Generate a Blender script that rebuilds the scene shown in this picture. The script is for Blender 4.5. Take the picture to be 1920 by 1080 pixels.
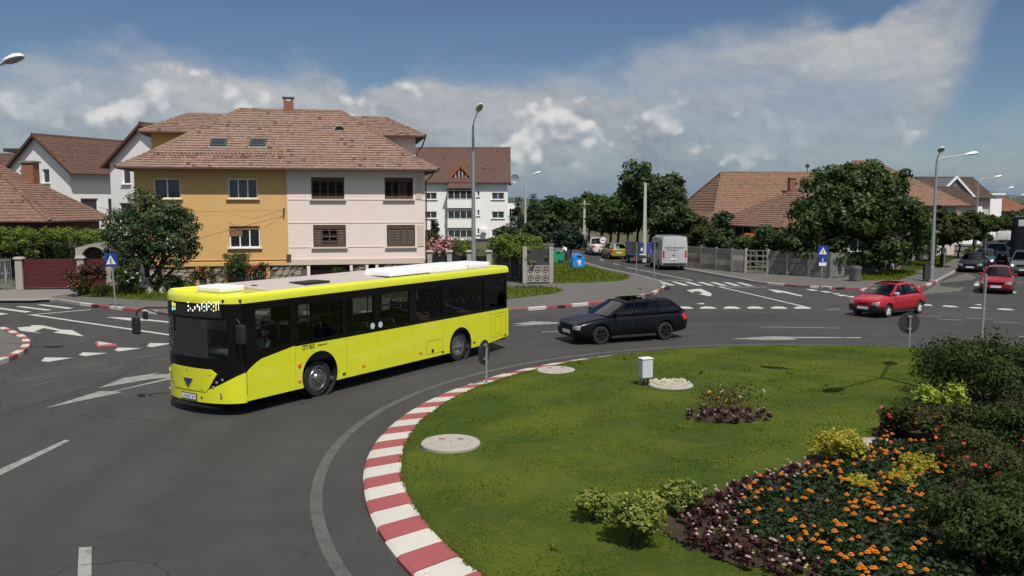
import bpy, bmesh, math, random
import numpy as np
from mathutils import Vector, Matrix
from mathutils.bvhtree import BVHTree
R = math.radians
S = bpy.context.scene
COL = S.collection
for o in list(bpy.data.objects):
    bpy.data.objects.remove(o)

# ------------------------------------------------------------------ camera
CAMH, FPX, YHOR = 4.9, 1600.0, 385.0
PITCH = math.atan((540 - YHOR) / FPX)
cd = bpy.data.cameras.new('camera'); cam = bpy.data.objects.new('camera', cd); COL.objects.link(cam)
cam.location = (0, 0, CAMH); cam.rotation_euler = (math.pi / 2 - PITCH, 0, 0)
cd.sensor_width = 36; cd.lens = FPX / 1920 * 36; cd.clip_end = 9000; cd.clip_start = .1
S.camera = cam

# ------------------------------------------------------------------ sun, sky
SUN = Vector((.215, -.545, 1)).normalized()          # towards the sun
SUN_EL = math.asin(SUN.z); SUN_AZ = math.atan2(SUN.x, SUN.y)
sl = bpy.data.lights.new('sun', 'SUN'); so = bpy.data.objects.new('sun', sl); COL.objects.link(so)
sl.energy = 4.7; sl.angle = R(.53); sl.color = (1, .95, .87)
so.rotation_euler = (-SUN).to_track_quat('-Z', 'Y').to_euler(); so.location = (0, 0, 60)
S.view_settings.view_transform = 'Standard'; S.view_settings.look = 'None'
S.view_settings.exposure = 0.0; S.view_settings.gamma = 1; S.view_settings.use_curve_mapping = False
S.render.engine = 'CYCLES'; S.cycles.max_bounces = 6; S.cycles.diffuse_bounces = 3; S.cycles.glossy_bounces = 3; S.cycles.transparent_max_bounces = 10
W = bpy.data.worlds.new('World'); S.world = W; W.use_nodes = True; W.cycles.sampling_method = 'NONE'

class NT:
    """small helper round a node tree"""
    def __init__(s, tree): s.t = tree; s.n = tree.nodes; s.l = tree.links
    def new(s, typ, ins=None, **kw):
        n = s.n.new(typ)
        for k, v in kw.items(): setattr(n, k, v)
        for k, v in (ins or {}).items(): s.put(n.inputs[k], v)
        return n
    def put(s, sock, v):
        if hasattr(v, 'outputs'): v = v.outputs[0]
        if isinstance(v, bpy.types.NodeSocket): s.l.new(v, sock)
        else:
            try: sock.default_value = v
            except Exception: sock.default_value = tuple(v) + (1,)
    def m(s, op, a, b=0, c=0, clamp=False):
        n = s.new('ShaderNodeMath', {0: a, 1: b, 2: c}, operation=op); n.use_clamp = clamp; return n.outputs[0]
    def mix(s, f, a, b, mode='MIX'):
        n = s.new('ShaderNodeMix', data_type='RGBA', blend_type=mode)
        s.put(n.inputs[0], f); s.put(n.inputs[6], a); s.put(n.inputs[7], b); return n.outputs[2]
    def noise(s, vec, scale, detail=4, rough=.55, dim='3D'):
        n = s.new('ShaderNodeTexNoise', {'Scale': scale, 'Detail': detail, 'Roughness': rough}, noise_dimensions=dim)
        if vec is not None: s.put(n.inputs['Vector'], vec)
        return n.outputs[0]
    def ramp(s, f, a, b, ca=(0, 0, 0), cb=(1, 1, 1)):
        n = s.new('ShaderNodeValToRGB'); e = n.color_ramp.elements
        e[0].position = a; e[1].position = b; e[0].color = tuple(ca) + (1,); e[1].color = tuple(cb) + (1,)
        s.put(n.inputs[0], f); return n.outputs[0]
    def smooth(s, f, a, b):
        n = s.new('ShaderNodeMapRange', {0: f, 1: a, 2: b, 3: 0.0, 4: 1.0}, interpolation_type='SMOOTHSTEP'); return n.outputs[0]

def build_world():
    w = NT(W.node_tree); w.n.clear()
    sky = w.new('ShaderNodeTexSky', sky_type='NISHITA', sun_disc=False, sun_elevation=SUN_EL, sun_rotation=SUN_AZ,
                altitude=420, air_density=1.0, dust_density=.12, ozone_density=2.6)
    g = w.new('ShaderNodeTexCoord').outputs['Generated']
    xyz = w.new('ShaderNodeSeparateXYZ', {0: g})
    az = w.m('ARCTAN2', xyz.outputs[0], xyz.outputs[1]); el = w.m('ARCSINE', xyz.outputs[2])
    def P(da=0, de=0, ka=1, ke=1):
        return w.new('ShaderNodeCombineXYZ', {0: w.m('MULTIPLY', w.m('ADD', az, da), ka), 1: w.m('MULTIPLY', w.m('ADD', el, de), ke), 2: .37}).outputs[0]
    n1 = w.noise(P(0, 0, 1, 1.7), 9, 6, .56); n2 = w.noise(P(3.3, 0, 1, 1.25), 20, 6, .55); n2u = w.noise(P(3.303, .006, 1, 1.25), 20, 6, .55); n3 = w.noise(P(7.7, 0, 1, 2.8), 4.2, 3, .5); n4 = w.noise(P(1.7, 0, 1, 2.2), 42, 4, .6)
    # height of the cloud bank's upper edge round the horizon
    fc = w.new('ShaderNodeFloatCurve'); cv = fc.mapping.curves[0]
    tops = [(-150, .17), (0, .122), (60, .160), (120, .178), (220, .180), (330, .172), (430, .158), (510, .156), (560, .163), (640, .160), (690, .142), (735, .156), (790, .173), (860, .165), (950, .162), (1050, .160), (1130, .165), (1210, .180), (1290, .192), (1360, .205), (1410, .214), (1470, .206), (1560, .195), (1610, .215), (1660, .26), (1720, .275), (1765, .24), (1800, .18), (1830, .125), (1870, .095), (1930, .11), (2080, .17)]
    pts = [(0.0, .17), (.12, .22), (.25, .15), (.36, .2)] + [(.5 + math.atan((x - 960) / 1600) / (2 * math.pi), e) for x, e in tops] + [(.66, .2), (.8, .15), (.9, .21), (1.0, .17)]
    cv.points[0].location = pts[0]; cv.points[1].location = pts[-1]
    for q in pts[1:-1]: cv.points.new(*q)
    for q in cv.points: q.handle_type = 'AUTO'
    fc.mapping.update(); w.put(fc.inputs['Value'], w.m('MULTIPLY_ADD', w.m('ADD', w.m('SUBTRACT', az, w.m('MULTIPLY', w.m('SUBTRACT', el, .15), .55)), w.m('MULTIPLY', w.m('SUBTRACT', n1, .5), .07)), 1 / (2 * math.pi), .5)); w.put(fc.inputs['Factor'], 1.0)
    h = w.m('SUBTRACT', fc.outputs[0], el)                       # how far below the edge
    edge = w.m('ADD', h, w.m('ADD', w.m('MULTIPLY', w.m('SUBTRACT', n1, .5), .066), w.m('MULTIPLY', w.m('SUBTRACT', n2, .5), .030)))
    soft = w.m('ADD', w.m('MULTIPLY_ADD', w.smooth(n3, .36, .62), .06, .020), w.m('MULTIPLY', w.smooth(az, .38, .50), .13))
    cov = w.smooth(w.m('DIVIDE', edge, soft), -.15, 1.0)
    thin = w.m('MULTIPLY', w.smooth(w.m('ADD', n3, w.m('MULTIPLY', n1, .6)), .60, 1.02), w.smooth(h, .0, .08))      # thinner places, sky shining through
    cov = w.m('MULTIPLY', w.m('MULTIPLY', cov, .95), w.m('SUBTRACT', 1, w.m('MULTIPLY', thin, .55)))
    # light and dark of the layer
    lift = w.m('ADD', w.m('MULTIPLY', w.m('SUBTRACT', n1, .46), 1.15), w.m('MULTIPLY', w.m('SUBTRACT', n2, n2u), 1.6))
    t = w.m('ADD', w.m('ADD', lift, w.m('MULTIPLY', w.smooth(el, .03, .15), .62)), .16, clamp=True)
    body = w.mix(t, (.215, .27, .33, 1), (.52, .52, .515, 1))
    band = w.m('EXPONENT', w.m('MULTIPLY', w.m('POWER', w.m('ABSOLUTE', w.m('DIVIDE', w.m('SUBTRACT', el, .098), .062)), 2.0), -1))
    def heap(da, de):                                            # cumulus: lumpy heads on broad masses
        v = w.noise(P(5.13 + da, de, 1, 1.35), 13, 3, .5)
        for sc, k in ((44, .15), (95, .075)):
            vo = w.new('ShaderNodeTexVoronoi', {'Vector': P(2.2 + da, de, 1, 1.15), 'Scale': sc, 'Smoothness': .5}, feature='SMOOTH_F1'); v = w.m('ADD', v, w.m('MULTIPLY', w.m('SUBTRACT', .42, vo.outputs['Distance']), k))
        return w.m('ADD', v, w.m('MULTIPLY', w.m('SUBTRACT', n4, .5), .07))
    pd = heap(0, 0); pu = heap(.004, .013); pe = w.m('ADD', pd, w.m('MULTIPLY', band, .10))
    puff = w.m('MULTIPLY', w.smooth(pe, .585, .70), w.smooth(cov, .3, .9))
    pl = w.m('ADD', w.m('MULTIPLY', w.m('SUBTRACT', pd, pu), 4.6), .50, clamp=True)
    ccol = w.mix(w.m('MULTIPLY', puff, .88), body, w.mix(pl, (.33, .36, .395, 1), (.78, .765, .735, 1)))
    veil = w.m('SUBTRACT', 1, w.smooth(el, .005, .085)); cov = w.m('MAXIMUM', cov, w.m('MULTIPLY', veil, .93))
    ccol = w.mix(w.m('MULTIPLY', w.m('SUBTRACT', 1, w.smooth(el, .0, .06)), .75), ccol, (.168, .240, .345, 1))
    # unseen bright cumulus added overhead, all round, to raise the fill light
    zz = w.m('MAXIMUM', xyz.outputs[2], .15); up = w.new('ShaderNodeCombineXYZ', {0: w.m('DIVIDE', xyz.outputs[0], zz), 1: w.m('DIVIDE', xyz.outputs[1], zz), 2: 4.4}).outputs[0]
    nu = w.noise(up, 1.15, 5, .58); cu = w.m('MULTIPLY', w.smooth(nu, .42, .58), w.smooth(el, .27, .42))
    ccol = w.mix(cu, ccol, w.mix(w.smooth(nu, .5, .72), (.86, .85, .83, 1), (.66, .67, .69, 1))); cov = w.m('MAXIMUM', cov, w.m('MULTIPLY', cu, .95))
    b1 = w.new('ShaderNodeBackground', {'Color': w.mix(1, sky.outputs[0], (.90, 1.0, 1.10, 1), 'MULTIPLY'), 'Strength': SKY_K})
    b2 = w.new('ShaderNodeBackground', {'Color': ccol, 'Strength': CLOUD_K})
    mx = w.new('ShaderNodeMixShader', {0: cov}); w.put(mx.inputs[1], b1); w.put(mx.inputs[2], b2)
    out = w.new('ShaderNodeOutputWorld'); w.put(out.inputs[0], mx)
SKY_K, CLOUD_K = .056, 1.0
build_world()

# ------------------------------------------------------------------ pixel of the photograph -> place in the world
_ca, _sa = math.cos(PITCH), math.sin(PITCH)
def ray(px, py):
    x = (px - 960) / FPX; y = -(py - 540) / FPX
    return Vector((x, _ca + y * _sa, -_sa + y * _ca))
def at(px, py, z=0.0):
    d = ray(px, py); t = (z - CAMH) / d.z; return Vector((d.x * t, d.y * t, z))
def atY(px, py, Y):
    d = ray(px, py); t = Y / d.y; return Vector((d.x * t, Y, CAMH + d.z * t))

# ------------------------------------------------------------------ objects
def tag(o, label=None, cat=None, group=None, kind=None):
    if label: o['label'] = label
    if cat: o['category'] = cat
    if group: o['group'] = group
    if kind: o['kind'] = kind
    return o
def empty(name, loc=(0, 0, 0), rz=0, label=None, cat=None, group=None):
    o = bpy.data.objects.new(name, None); COL.objects.link(o); o.location = loc; o.rotation_euler = (0, 0, rz)
    o.empty_display_size = .2
    return tag(o, label, cat, group)
def link(name, me, parent=None, loc=None):
    o = bpy.data.objects.new(name, me); COL.objects.link(o)
    if parent is not None: o.parent = parent
    if loc is not None: o.location = loc
    return o
KIDS = {}
def copy_tree(o, parent=None):
    c = o.copy(); COL.objects.link(c); c.parent = parent
    for k in list(o.children): copy_tree(k, c)
    return c

class MB:
    def __init__(s): s.v = []; s.f = []; s.m = []; s.c = None
    def add(s, vs, fs, mi=0):
        b = len(s.v); s.v.extend([tuple(p) for p in vs]); s.f.extend([tuple(i + b for i in f) for f in fs]); s.m.extend([mi] * len(fs)); return s
    def quad(s, *p, mi=0): return s.add(p, [tuple(range(len(p)))], mi)
    def box(s, c, d, rz=0, mi=0, tx=1, ty=1):
        hx, hy, hz = d[0] / 2, d[1] / 2, d[2] / 2; co, si = math.cos(rz), math.sin(rz); vs = []
        for z, a, b in ((-hz, 1, 1), (hz, tx, ty)):
            for x, y in ((-hx, -hy), (hx, -hy), (hx, hy), (-hx, hy)):
                x *= a; y *= b; vs.append((c[0] + x * co - y * si, c[1] + x * si + y * co, c[2] + z))
        return s.add(vs, [(3, 2, 1, 0), (4, 5, 6, 7), (0, 1, 5, 4), (1, 2, 6, 5), (2, 3, 7, 6), (3, 0, 4, 7)], mi)
    def prism(s, poly, z0, z1, mi=0):
        n = len(poly); vs = [(p[0], p[1], z0) for p in poly] + [(p[0], p[1], z1) for p in poly]
        a = sum(poly[i][0] * poly[(i + 1) % n][1] - poly[(i + 1) % n][0] * poly[i][1] for i in range(n))
        idx = list(range(n)) if a > 0 else list(range(n))[::-1]
        fs = [tuple(i + n for i in idx), tuple(idx[::-1])]
        fs += [(idx[i], idx[(i + 1) % n], idx[(i + 1) % n] + n, idx[i] + n) for i in range(n)]
        return s.add(vs, fs, mi)
    def extr(s, poly, vec, mi=0):
        """polygon of 3-D points swept along vec"""
        n = len(poly); v = Vector(vec); P = [Vector(p) for p in poly]
        vs = P + [p + v for p in P]
        nrm = Vector((0, 0, 0))
        for i in range(n): nrm += P[i].cross(P[(i + 1) % n])
        idx = list(range(n)) if nrm.dot(v) > 0 else list(range(n))[::-1]
        fs = [tuple(i + n for i in idx), tuple(idx[::-1])] + [(idx[i], idx[(i + 1) % n], idx[(i + 1) % n] + n, idx[i] + n) for i in range(n)]
        return s.add(vs, fs, mi)
    def tube(s, pts, rad, n=8, mi=0, cap=True):
        pts = [Vector(p) for p in pts]
        if not hasattr(rad, '__len__'): rad = [rad] * len(pts)
        b = []; prev = None
        for i, p in enumerate(pts):
            t = (pts[min(i + 1, len(pts) - 1)] - pts[max(i - 1, 0)]).normalized()
            u = (Vector((0, 0, 1)) if abs(t.z) < .9 else Vector((1, 0, 0))) if prev is None else prev
            u = (u - t * u.dot(t)).normalized(); prev = u; w = t.cross(u)
            b += [p + (u * math.cos(2 * math.pi * k / n) + w * math.sin(2 * math.pi * k / n)) * rad[i] for k in range(n)]
        m = len(pts); fs = [(i * n + k, i * n + (k + 1) % n, (i + 1) * n + (k + 1) % n, (i + 1) * n + k) for i in range(m - 1) for k in range(n)]
        if cap: fs += [tuple(range(n))[::-1], tuple((m - 1) * n + k for k in range(n))]
        return s.add(b, fs, mi)
    def lathe(s, prof, n=16, c=(0, 0, 0), axis='z', mi=0, cap=True):
        vs = []
        for r, h in prof:
            for k in range(n):
                a = 2 * math.pi * k / n; x, y = r * math.cos(a), r * math.sin(a)
                vs.append((c[0] + x, c[1] + y, c[2] + h) if axis == 'z' else (c[0] + x, c[1] + h, c[2] + y) if axis == 'y' else (c[0] + h, c[1] + x, c[2] + y))
        m = len(prof); fs = []
        for i in range(m - 1):
            for k in range(n):
                q = (i * n + k, i * n + (k + 1) % n, (i + 1) * n + (k + 1) % n, (i + 1) * n + k)
                fs.append(q if axis != 'y' else q[::-1])
        if cap:
            lo, hi = tuple(range(n))[::-1], tuple((m - 1) * n + k for k in range(n))
            fs += [lo, hi] if axis != 'y' else [lo[::-1], hi[::-1]]
        return s.add(vs, fs, mi)
    def loft(s, rings, mi=0, closed=True, cap=True):
        n = len(rings[0]); m = len(rings); vs = [p for r in rings for p in r]; fs = []
        for i in range(m - 1):
            for k in range(n if closed else n - 1): fs.append((i * n + k, i * n + (k + 1) % n, (i + 1) * n + (k + 1) % n, (i + 1) * n + k))
        if cap and closed: fs += [tuple(range(n))[::-1], tuple((m - 1) * n + k for k in range(n))]
        return s.add(vs, fs, mi)
    def mesh(s, name, mats, smooth=None):
        me = bpy.data.meshes.new(name); me.from_pydata([tuple(v) for v in s.v], [], s.f)
        mats = mats if isinstance(mats, (list, tuple)) else [mats]
        for m in mats: me.materials.append(M[m] if isinstance(m, str) else m)
        if len(mats) > 1: me.polygons.foreach_set('material_index', s.m)
        if smooth is not None:
            me.polygons.foreach_set('use_smooth', [True] * len(s.f))
            if smooth < 180: me.set_sharp_from_angle(angle=R(smooth))
        me.update(); return me
    def build(s, name, mats, parent=None, smooth=None, bevel=0, loc=None, seg=2, fix=False):
        o = link(name, s.mesh(name, mats, smooth), parent, loc)
        if fix:
            bm = bmesh.new(); bm.from_mesh(o.data); bmesh.ops.recalc_face_normals(bm, faces=bm.faces); bm.to_mesh(o.data); bm.free()
        if bevel:
            b = o.modifiers.new('bevel', 'BEVEL'); b.width = bevel; b.segments = seg; b.limit_method = 'ANGLE'; b.angle_limit = R(40)
        return o
def applied(o):
    dg = bpy.context.evaluated_depsgraph_get(); dg.update()
    me = bpy.data.meshes.new_from_object(o.evaluated_get(dg), depsgraph=dg); o.modifiers.clear(); o.data = me; return o
def cut(o, cutters):
    for c in cutters:
        m = o.modifiers.new('cut', 'BOOLEAN'); m.object = c; m.operation = 'DIFFERENCE'; m.solver = 'EXACT'
        try: m.material_mode = 'TRANSFER'
        except Exception: pass
    applied(o)
    for c in cutters: bpy.data.objects.remove(c)
    return o

# ------------------------------------------------------------------ materials
M = {}
def mat(name, col, rough=.6, metal=0, spec=None, coat=0, var=0, vscale=3, bump=0, bscale=60, alpha=None, emit=0, dirt=0, coords='Object'):
    m = bpy.data.materials.new(name); m.use_nodes = True; t = NT(m.node_tree); t.n.clear()
    b = t.new('ShaderNodeBsdfPrincipled', {'Roughness': rough, 'Metallic': metal})
    if spec is not None: b.inputs['Specular IOR Level'].default_value = spec
    if coat: b.inputs['Coat Weight'].default_value = coat; b.inputs['Coat Roughness'].default_value = .06
    c = tuple(col) + (1,); tc = t.new('ShaderNodeTexCoord').outputs[coords]
    if var or dirt:
        n = t.noise(tc, vscale, 6, .6); k = t.m('MULTIPLY_ADD', n, 2 * var, 1 - var)
        cc = t.mix(1, c, t.new('ShaderNodeCombineColor', {0: k, 1: k, 2: k}), 'MULTIPLY')
        if dirt:
            d = t.smooth(t.noise(tc, vscale * .37 + .9, 8, .7), .52, .75); cc = t.mix(t.m('MULTIPLY', d, dirt), cc, (.11, .09, .07, 1))
        t.put(b.inputs['Base Color'], cc)
    else: b.inputs['Base Color'].default_value = c
    if bump:
        bp = t.new('ShaderNodeBump', {'Strength': bump, 'Distance': .02, 'Height': t.noise(tc, bscale, 4)}); t.put(b.inputs['Normal'], bp)
    if emit: b.inputs['Emission Color'].default_value = c; b.inputs['Emission Strength'].default_value = emit
    o = t.new('ShaderNodeOutputMaterial'); t.put(o.inputs[0], b); M[name] = m; return m

def tinted(name, cols, rough=.7, trans=0, spec=.3, bump=0, wear=None, k=1.0):
    """colour runs through cols by the point attribute 'tint' (each leaf or tile carries its own)"""
    m = bpy.data.materials.new(name); m.use_nodes = True; t = NT(m.node_tree); t.n.clear()
    a = t.new('ShaderNodeAttribute', attribute_name='tint').outputs['Fac']
    rp = t.new('ShaderNodeValToRGB'); e = rp.color_ramp.elements
    while len(e) < len(cols): e.new(.5)
    for i, c in enumerate(cols): e[i].position = i / (len(cols) - 1); e[i].color = tuple(x * k for x in c) + (1,)
    t.put(rp.inputs[0], a); c = rp.outputs[0]
    tc = t.new('ShaderNodeTexCoord').outputs['Object']
    if wear:
        c = t.mix(t.m('MULTIPLY', t.smooth(t.noise(tc, wear[1], 8, .65), .45, .72), wear[0]), c, wear[2])
    b = t.new('ShaderNodeBsdfPrincipled', {'Roughness': rough, 'Base Color': c}); b.inputs['Specular IOR Level'].default_value = spec
    if bump: t.put(b.inputs['Normal'], t.new('ShaderNodeBump', {'Strength': bump, 'Distance': .03, 'Height': t.noise(tc, 14, 5)}))
    sh = b
    if trans:
        tr = t.new('ShaderNodeBsdfTranslucent', {'Color': t.mix(1, c, (1.15, 1.2, .55, 1), 'MULTIPLY')})
        sh = t.new('ShaderNodeMixShader', {0: trans}); t.put(sh.inputs[1], b); t.put(sh.inputs[2], tr)
    o = t.new('ShaderNodeOutputMaterial'); t.put(o.inputs[0], sh); M[name] = m; return m

def glass(name, tint, refl=1.0, rough=.02):
    m = bpy.data.materials.new(name); m.use_nodes = True; t = NT(m.node_tree); t.n.clear()
    f = t.new('ShaderNodeFresnel', {'IOR': 1.5}).outputs[0]
    g = t.new('ShaderNodeBsdfGlossy', {'Roughness': rough, 'Color': (1, 1, 1, 1)}); tr = t.new('ShaderNodeBsdfTransparent', {'Color': tuple(tint) + (1,)})
    x = t.new('ShaderNodeMixShader', {0: t.m('MULTIPLY', f, refl, clamp=True)}); t.put(x.inputs[1], tr); t.put(x.inputs[2], g)
    o = t.new('ShaderNodeOutputMaterial'); t.put(o.inputs[0], x); M[name] = m

def paint(name, col, rough=.28, flake=0):
    mat(name, col, rough, 0, .4 if max(col) > .05 else .2, coat=.6 if max(col) > .05 else .15, var=.03, vscale=1.2)

def asphalt(name, base, k=1.0, patchy=.25, tone=(1, 1, 1), tracks=False):
    m = bpy.data.materials.new(name); m.use_nodes = True; t = NT(m.node_tree); t.n.clear()
    tc = t.new('ShaderNodeTexCoord').outputs['Object']
    big = t.noise(tc, .16, 6, .6); mid = t.noise(tc, 1.3, 6, .65); fine = t.noise(tc, 85, 2, .6)
    ag = t.new('ShaderNodeTexVoronoi', {'Vector': tc, 'Scale': 120.0}).outputs['Color']
    v = t.m('ADD', t.m('ADD', t.m('MULTIPLY', t.m('SUBTRACT', big, .5), patchy * 2), t.m('MULTIPLY', t.m('SUBTRACT', mid, .5), patchy)), 1)
    v = t.m('MULTIPLY', v, t.m('MULTIPLY_ADD', fine, .9, .55))
    v = t.m('MULTIPLY', v, t.m('MULTIPLY_ADD', t.new('ShaderNodeSeparateColor', {0: ag}).outputs[0], .4, .8))
    # cracks, sealed and dusty
    vc = t.new('ShaderNodeTexVoronoi', {'Vector': t.new('ShaderNodeVectorMath', {0: tc, 1: t.new('ShaderNodeVectorMath', {0: t.new('ShaderNodeTexNoise', {'Vector': tc, 'Scale': .9, 'Detail': 5.0}).outputs['Color'], 'Scale': 1.6}, operation='SCALE')}, operation='ADD').outputs[0], 'Scale': .12}, feature='DISTANCE_TO_EDGE').outputs['Distance']
    crack = t.m('SUBTRACT', 1, t.smooth(vc, .0012, .004)); crack = t.m('MULTIPLY', crack, t.smooth(t.noise(tc, .11, 2), .44, .56))
    v = t.m('MULTIPLY', v, t.m('MULTIPLY_ADD', crack, -.45, 1))
    if tracks:                                      # wheels have polished darker lanes round the island
        dist = t.new('ShaderNodeVectorMath', {0: tc, 1: (9.55, 16.72, 0)}, operation='DISTANCE').outputs['Value']; dist = t.m('ADD', dist, t.m('MULTIPLY', t.m('SUBTRACT', mid, .5), .5))
        for rr, ww, kk in ((15.4, .42, .13), (17.2, .42, .13), (19.6, .5, .11), (21.3, .5, .10), (14.1, .35, -.07), (24.2, .9, -.08)):
            e = t.m('EXPONENT', t.m('MULTIPLY', t.m('POWER', t.m('DIVIDE', t.m('SUBTRACT', dist, rr), ww), 2), -1)); v = t.m('MULTIPLY', v, t.m('MULTIPLY_ADD', e, -kk, 1))
    c = t.mix(1, tuple(base[i] * k * tone[i] for i in range(3)) + (1,), t.new('ShaderNodeCombineColor', {0: v, 1: v, 2: v}), 'MULTIPLY')
    dust = t.smooth(t.noise(tc, .33, 7, .68), .55, .8); c = t.mix(t.m('MULTIPLY', dust, .22), c, (.13, .12, .10, 1))
    b = t.new('ShaderNodeBsdfPrincipled', {'Base Color': c, 'Roughness': .82}); b.inputs['Specular IOR Level'].default_value = .35
    t.put(b.inputs['Normal'], t.new('ShaderNodeBump', {'Strength': .35, 'Distance': .01, 'Height': fine}))
    o = t.new('ShaderNodeOutputMaterial'); t.put(o.inputs[0], b); M[name] = m

def road_paint(name, col, wear):
    m = bpy.data.materials.new(name); m.use_nodes = True; t = NT(m.node_tree); t.n.clear()
    tc = t.new('ShaderNodeTexCoord').outputs['Object']
    n = t.m('ADD', t.m('MULTIPLY', t.noise(tc, 3.2, 8, .72), .62), t.m('MULTIPLY', t.noise(tc, 60, 3, .7), .38))
    w = t.smooth(n, wear, wear + .14)
    c = t.mix(w, tuple(col) + (1,), (.055, .054, .052, 1)); k = t.m('MULTIPLY_ADD', t.noise(tc, .9, 4), .4, .78)
    c = t.mix(1, c, t.new('ShaderNodeCombineColor', {0: k, 1: k, 2: k}), 'MULTIPLY')
    b = t.new('ShaderNodeBsdfPrincipled', {'Base Color': c, 'Roughness': .7}); o = t.new('ShaderNodeOutputMaterial'); t.put(o.inputs[0], b); M[name] = m

def lawn_mat(name, a, b_, c_):
    m = bpy.data.materials.new(name); m.use_nodes = True; t = NT(m.node_tree); t.n.clear()
    tc = t.new('ShaderNodeTexCoord').outputs['Object']
    big = t.noise(tc, .45, 5, .6); mid = t.noise(tc, 2.6, 6, .65); fine = t.noise(tc, 38, 4, .7)
    c = t.mix(t.smooth(big, .36, .66), a, b_); c = t.mix(t.m('MULTIPLY', t.smooth(mid, .5, .72), .55), c, c_)
    k = t.m('MULTIPLY_ADD', fine, 1.1, .45); c = t.mix(1, c, t.new('ShaderNodeCombineColor', {0: k, 1: k, 2: k}), 'MULTIPLY')
    b = t.new('ShaderNodeBsdfPrincipled', {'Base Color': c, 'Roughness': .85}); b.inputs['Specular IOR Level'].default_value = .15
    t.put(b.inputs['Normal'], t.new('ShaderNodeBump', {'Strength': .9, 'Distance': .05, 'Height': fine}))
    o = t.new('ShaderNodeOutputMaterial'); t.put(o.inputs[0], b); M[name] = m

asphalt('asphalt', (.0432, .0426, .0416), patchy=.42, tracks=True); asphalt('asphalt_patch', (.032, .0345, .036), patchy=.15); asphalt('pavement_asphalt', (.105, .100, .092), patchy=.16)
asphalt('apron_concrete', (.18, .168, .15), patchy=.16)
road_paint('paint_white', (.42, .42, .40), .55); road_paint('paint_worn', (.25, .25, .24), .49); road_paint('paint_faint', (.086, .085, .082), .46)
road_paint('paint_red', (.36, .06, .06), .53)
road_paint('kerb_white', (.49, .47, .42), .565); road_paint('kerb_red', (.28, .068, .068), .56)
mat('kerb_grey', (.27, .26, .24), .85, var=.2, bump=.4, dirt=.3)
lawn_mat('lawn', (.045, .078, .009, 1), (.092, .122, .012, 1), (.12, .125, .022, 1)); lawn_mat('verge', (.055, .09, .018, 1), (.09, .12, .02, 1), (.14, .13, .05, 1))
lawn_mat('soil', (.055, .038, .028, 1), (.075, .055, .04, 1), (.05, .04, .03, 1)); lawn_mat('yard', (.07, .075, .03, 1), (.09, .09, .045, 1), (.13, .11, .07, 1))
lawn_mat('hill', (.045, .07, .05, 1), (.06, .085, .06, 1), (.08, .09, .06, 1))
mat('concrete', (.33, .31, .27), .9, var=.22, bump=.5, dirt=.35); mat('concrete_dark', (.17, .165, .155), .9, var=.25, bump=.5, dirt=.4)
mat('bus_yellow', (.66, .68, .022), .32, 0, .5, coat=.8, var=.03, vscale=.7, dirt=.035); mat('roof_white', (.43, .375, .345), .6, var=.1, dirt=.1); mat('white_plastic', (.74, .74, .74), .4, var=.04)
mat('black_gloss', (.005, .005, .006), .12, 0, .28); mat('black_matt', (.012, .012, .013), .7, var=.2); mat('rubber', (.013, .013, .014), .8, var=.25, vscale=9)
mat('dark_plastic', (.02, .02, .022), .5, var=.15); mat('steel', (.5, .5, .5), .28, 1); mat('rim', (.52, .53, .54), .3, .9); mat('dark_rim', (.03, .03, .032), .35, .5)
mat('galvanised', (.34, .36, .37), .5, .55, var=.12, vscale=8); mat('sign_back', (.020, .021, .022), .7, var=.2)
mat('lamp_white', (.70, .71, .70), .4, var=.04); mat('lamp_glass', (.30, .32, .26), .15)
mat('orange_lens', (.75, .24, .02), .2); mat('red_lens', (.45, .015, .012), .2); mat('clear_lens', (.36, .38, .40), .10, .45)
mat('headlamp_on', (1, .97, .9), .2, emit=2.2); mat('plate_white', (.68, .67, .70), .5); mat('plate_ink', (.22, .2, .23), .5); mat('logo_blue', (.03, .035, .16), .3)
mat('seat', (.02, .022, .028), .8); mat('grab_yellow', (.55, .55, .5), .4); mat('interior', (.05, .05, .052), .8, var=.2); mat('interior_light', (.24, .245, .25), .8)
glass('bus_glass', (.46, .48, .48), .8); glass('bus_windscreen', (.80, .82, .82), .6); glass('car_glass', (.24, .27, .27), 1.0); glass('dark_glass', (.03, .033, .037), 1.1); glass('clear_glass', (.6, .63, .63), 1.0)
mat('led_white', (.95, .93, .82), .4, emit=1.0); mat('led_cyan', (.25, .75, .70), .4, emit=.8); mat('led_yellow', (.85, .75, .08), .4, emit=.8)
paint('car_black', (.0045, .005, .0075)); paint('car_red', (.34, .010, .018)); paint('car_darkred', (.25, .006, .016)); paint('car_anthracite', (.018, .02, .024)); paint('car_blue', (.02, .035, .06)); paint('car_navy', (.008, .01, .016))
paint('car_silver', (.42, .43, .44)); paint('car_grey', (.10, .105, .11)); paint('car_white', (.62, .62, .60)); paint('car_yellow', (.28, .25, .025)); paint('truck_dark', (.008, .009, .013)); paint('trailer_blue', (.02, .055, .24))
mat('wall_ochre', (.60, .375, .150), .9, var=.07, vscale=.9, bump=.2, dirt=.09); mat('wall_cream', (.74, .625, .57), .9, var=.05, vscale=.7, bump=.15, dirt=.08); mat('cream_trim', (.55, .46, .38), .9, var=.08); mat('wall_white', (.80, .795, .785), .9, var=.04, vscale=.6, dirt=.04)
mat('wall_maroon', (.10, .045, .042), .9, var=.15); mat('wall_pink', (.60, .50, .50), .9, var=.05); mat('wall_beige', (.5, .46, .40), .9, var=.06)
mat('brick_red', (.23, .10, .065), .9, var=.3, vscale=10, bump=.4); mat('soffit', (.085, .045, .028), .8, var=.2); mat('shutter', (.070, .042, .031), .65, var=.25, vscale=9); mat('pvc_white', (.76, .76, .76), .4)
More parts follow.
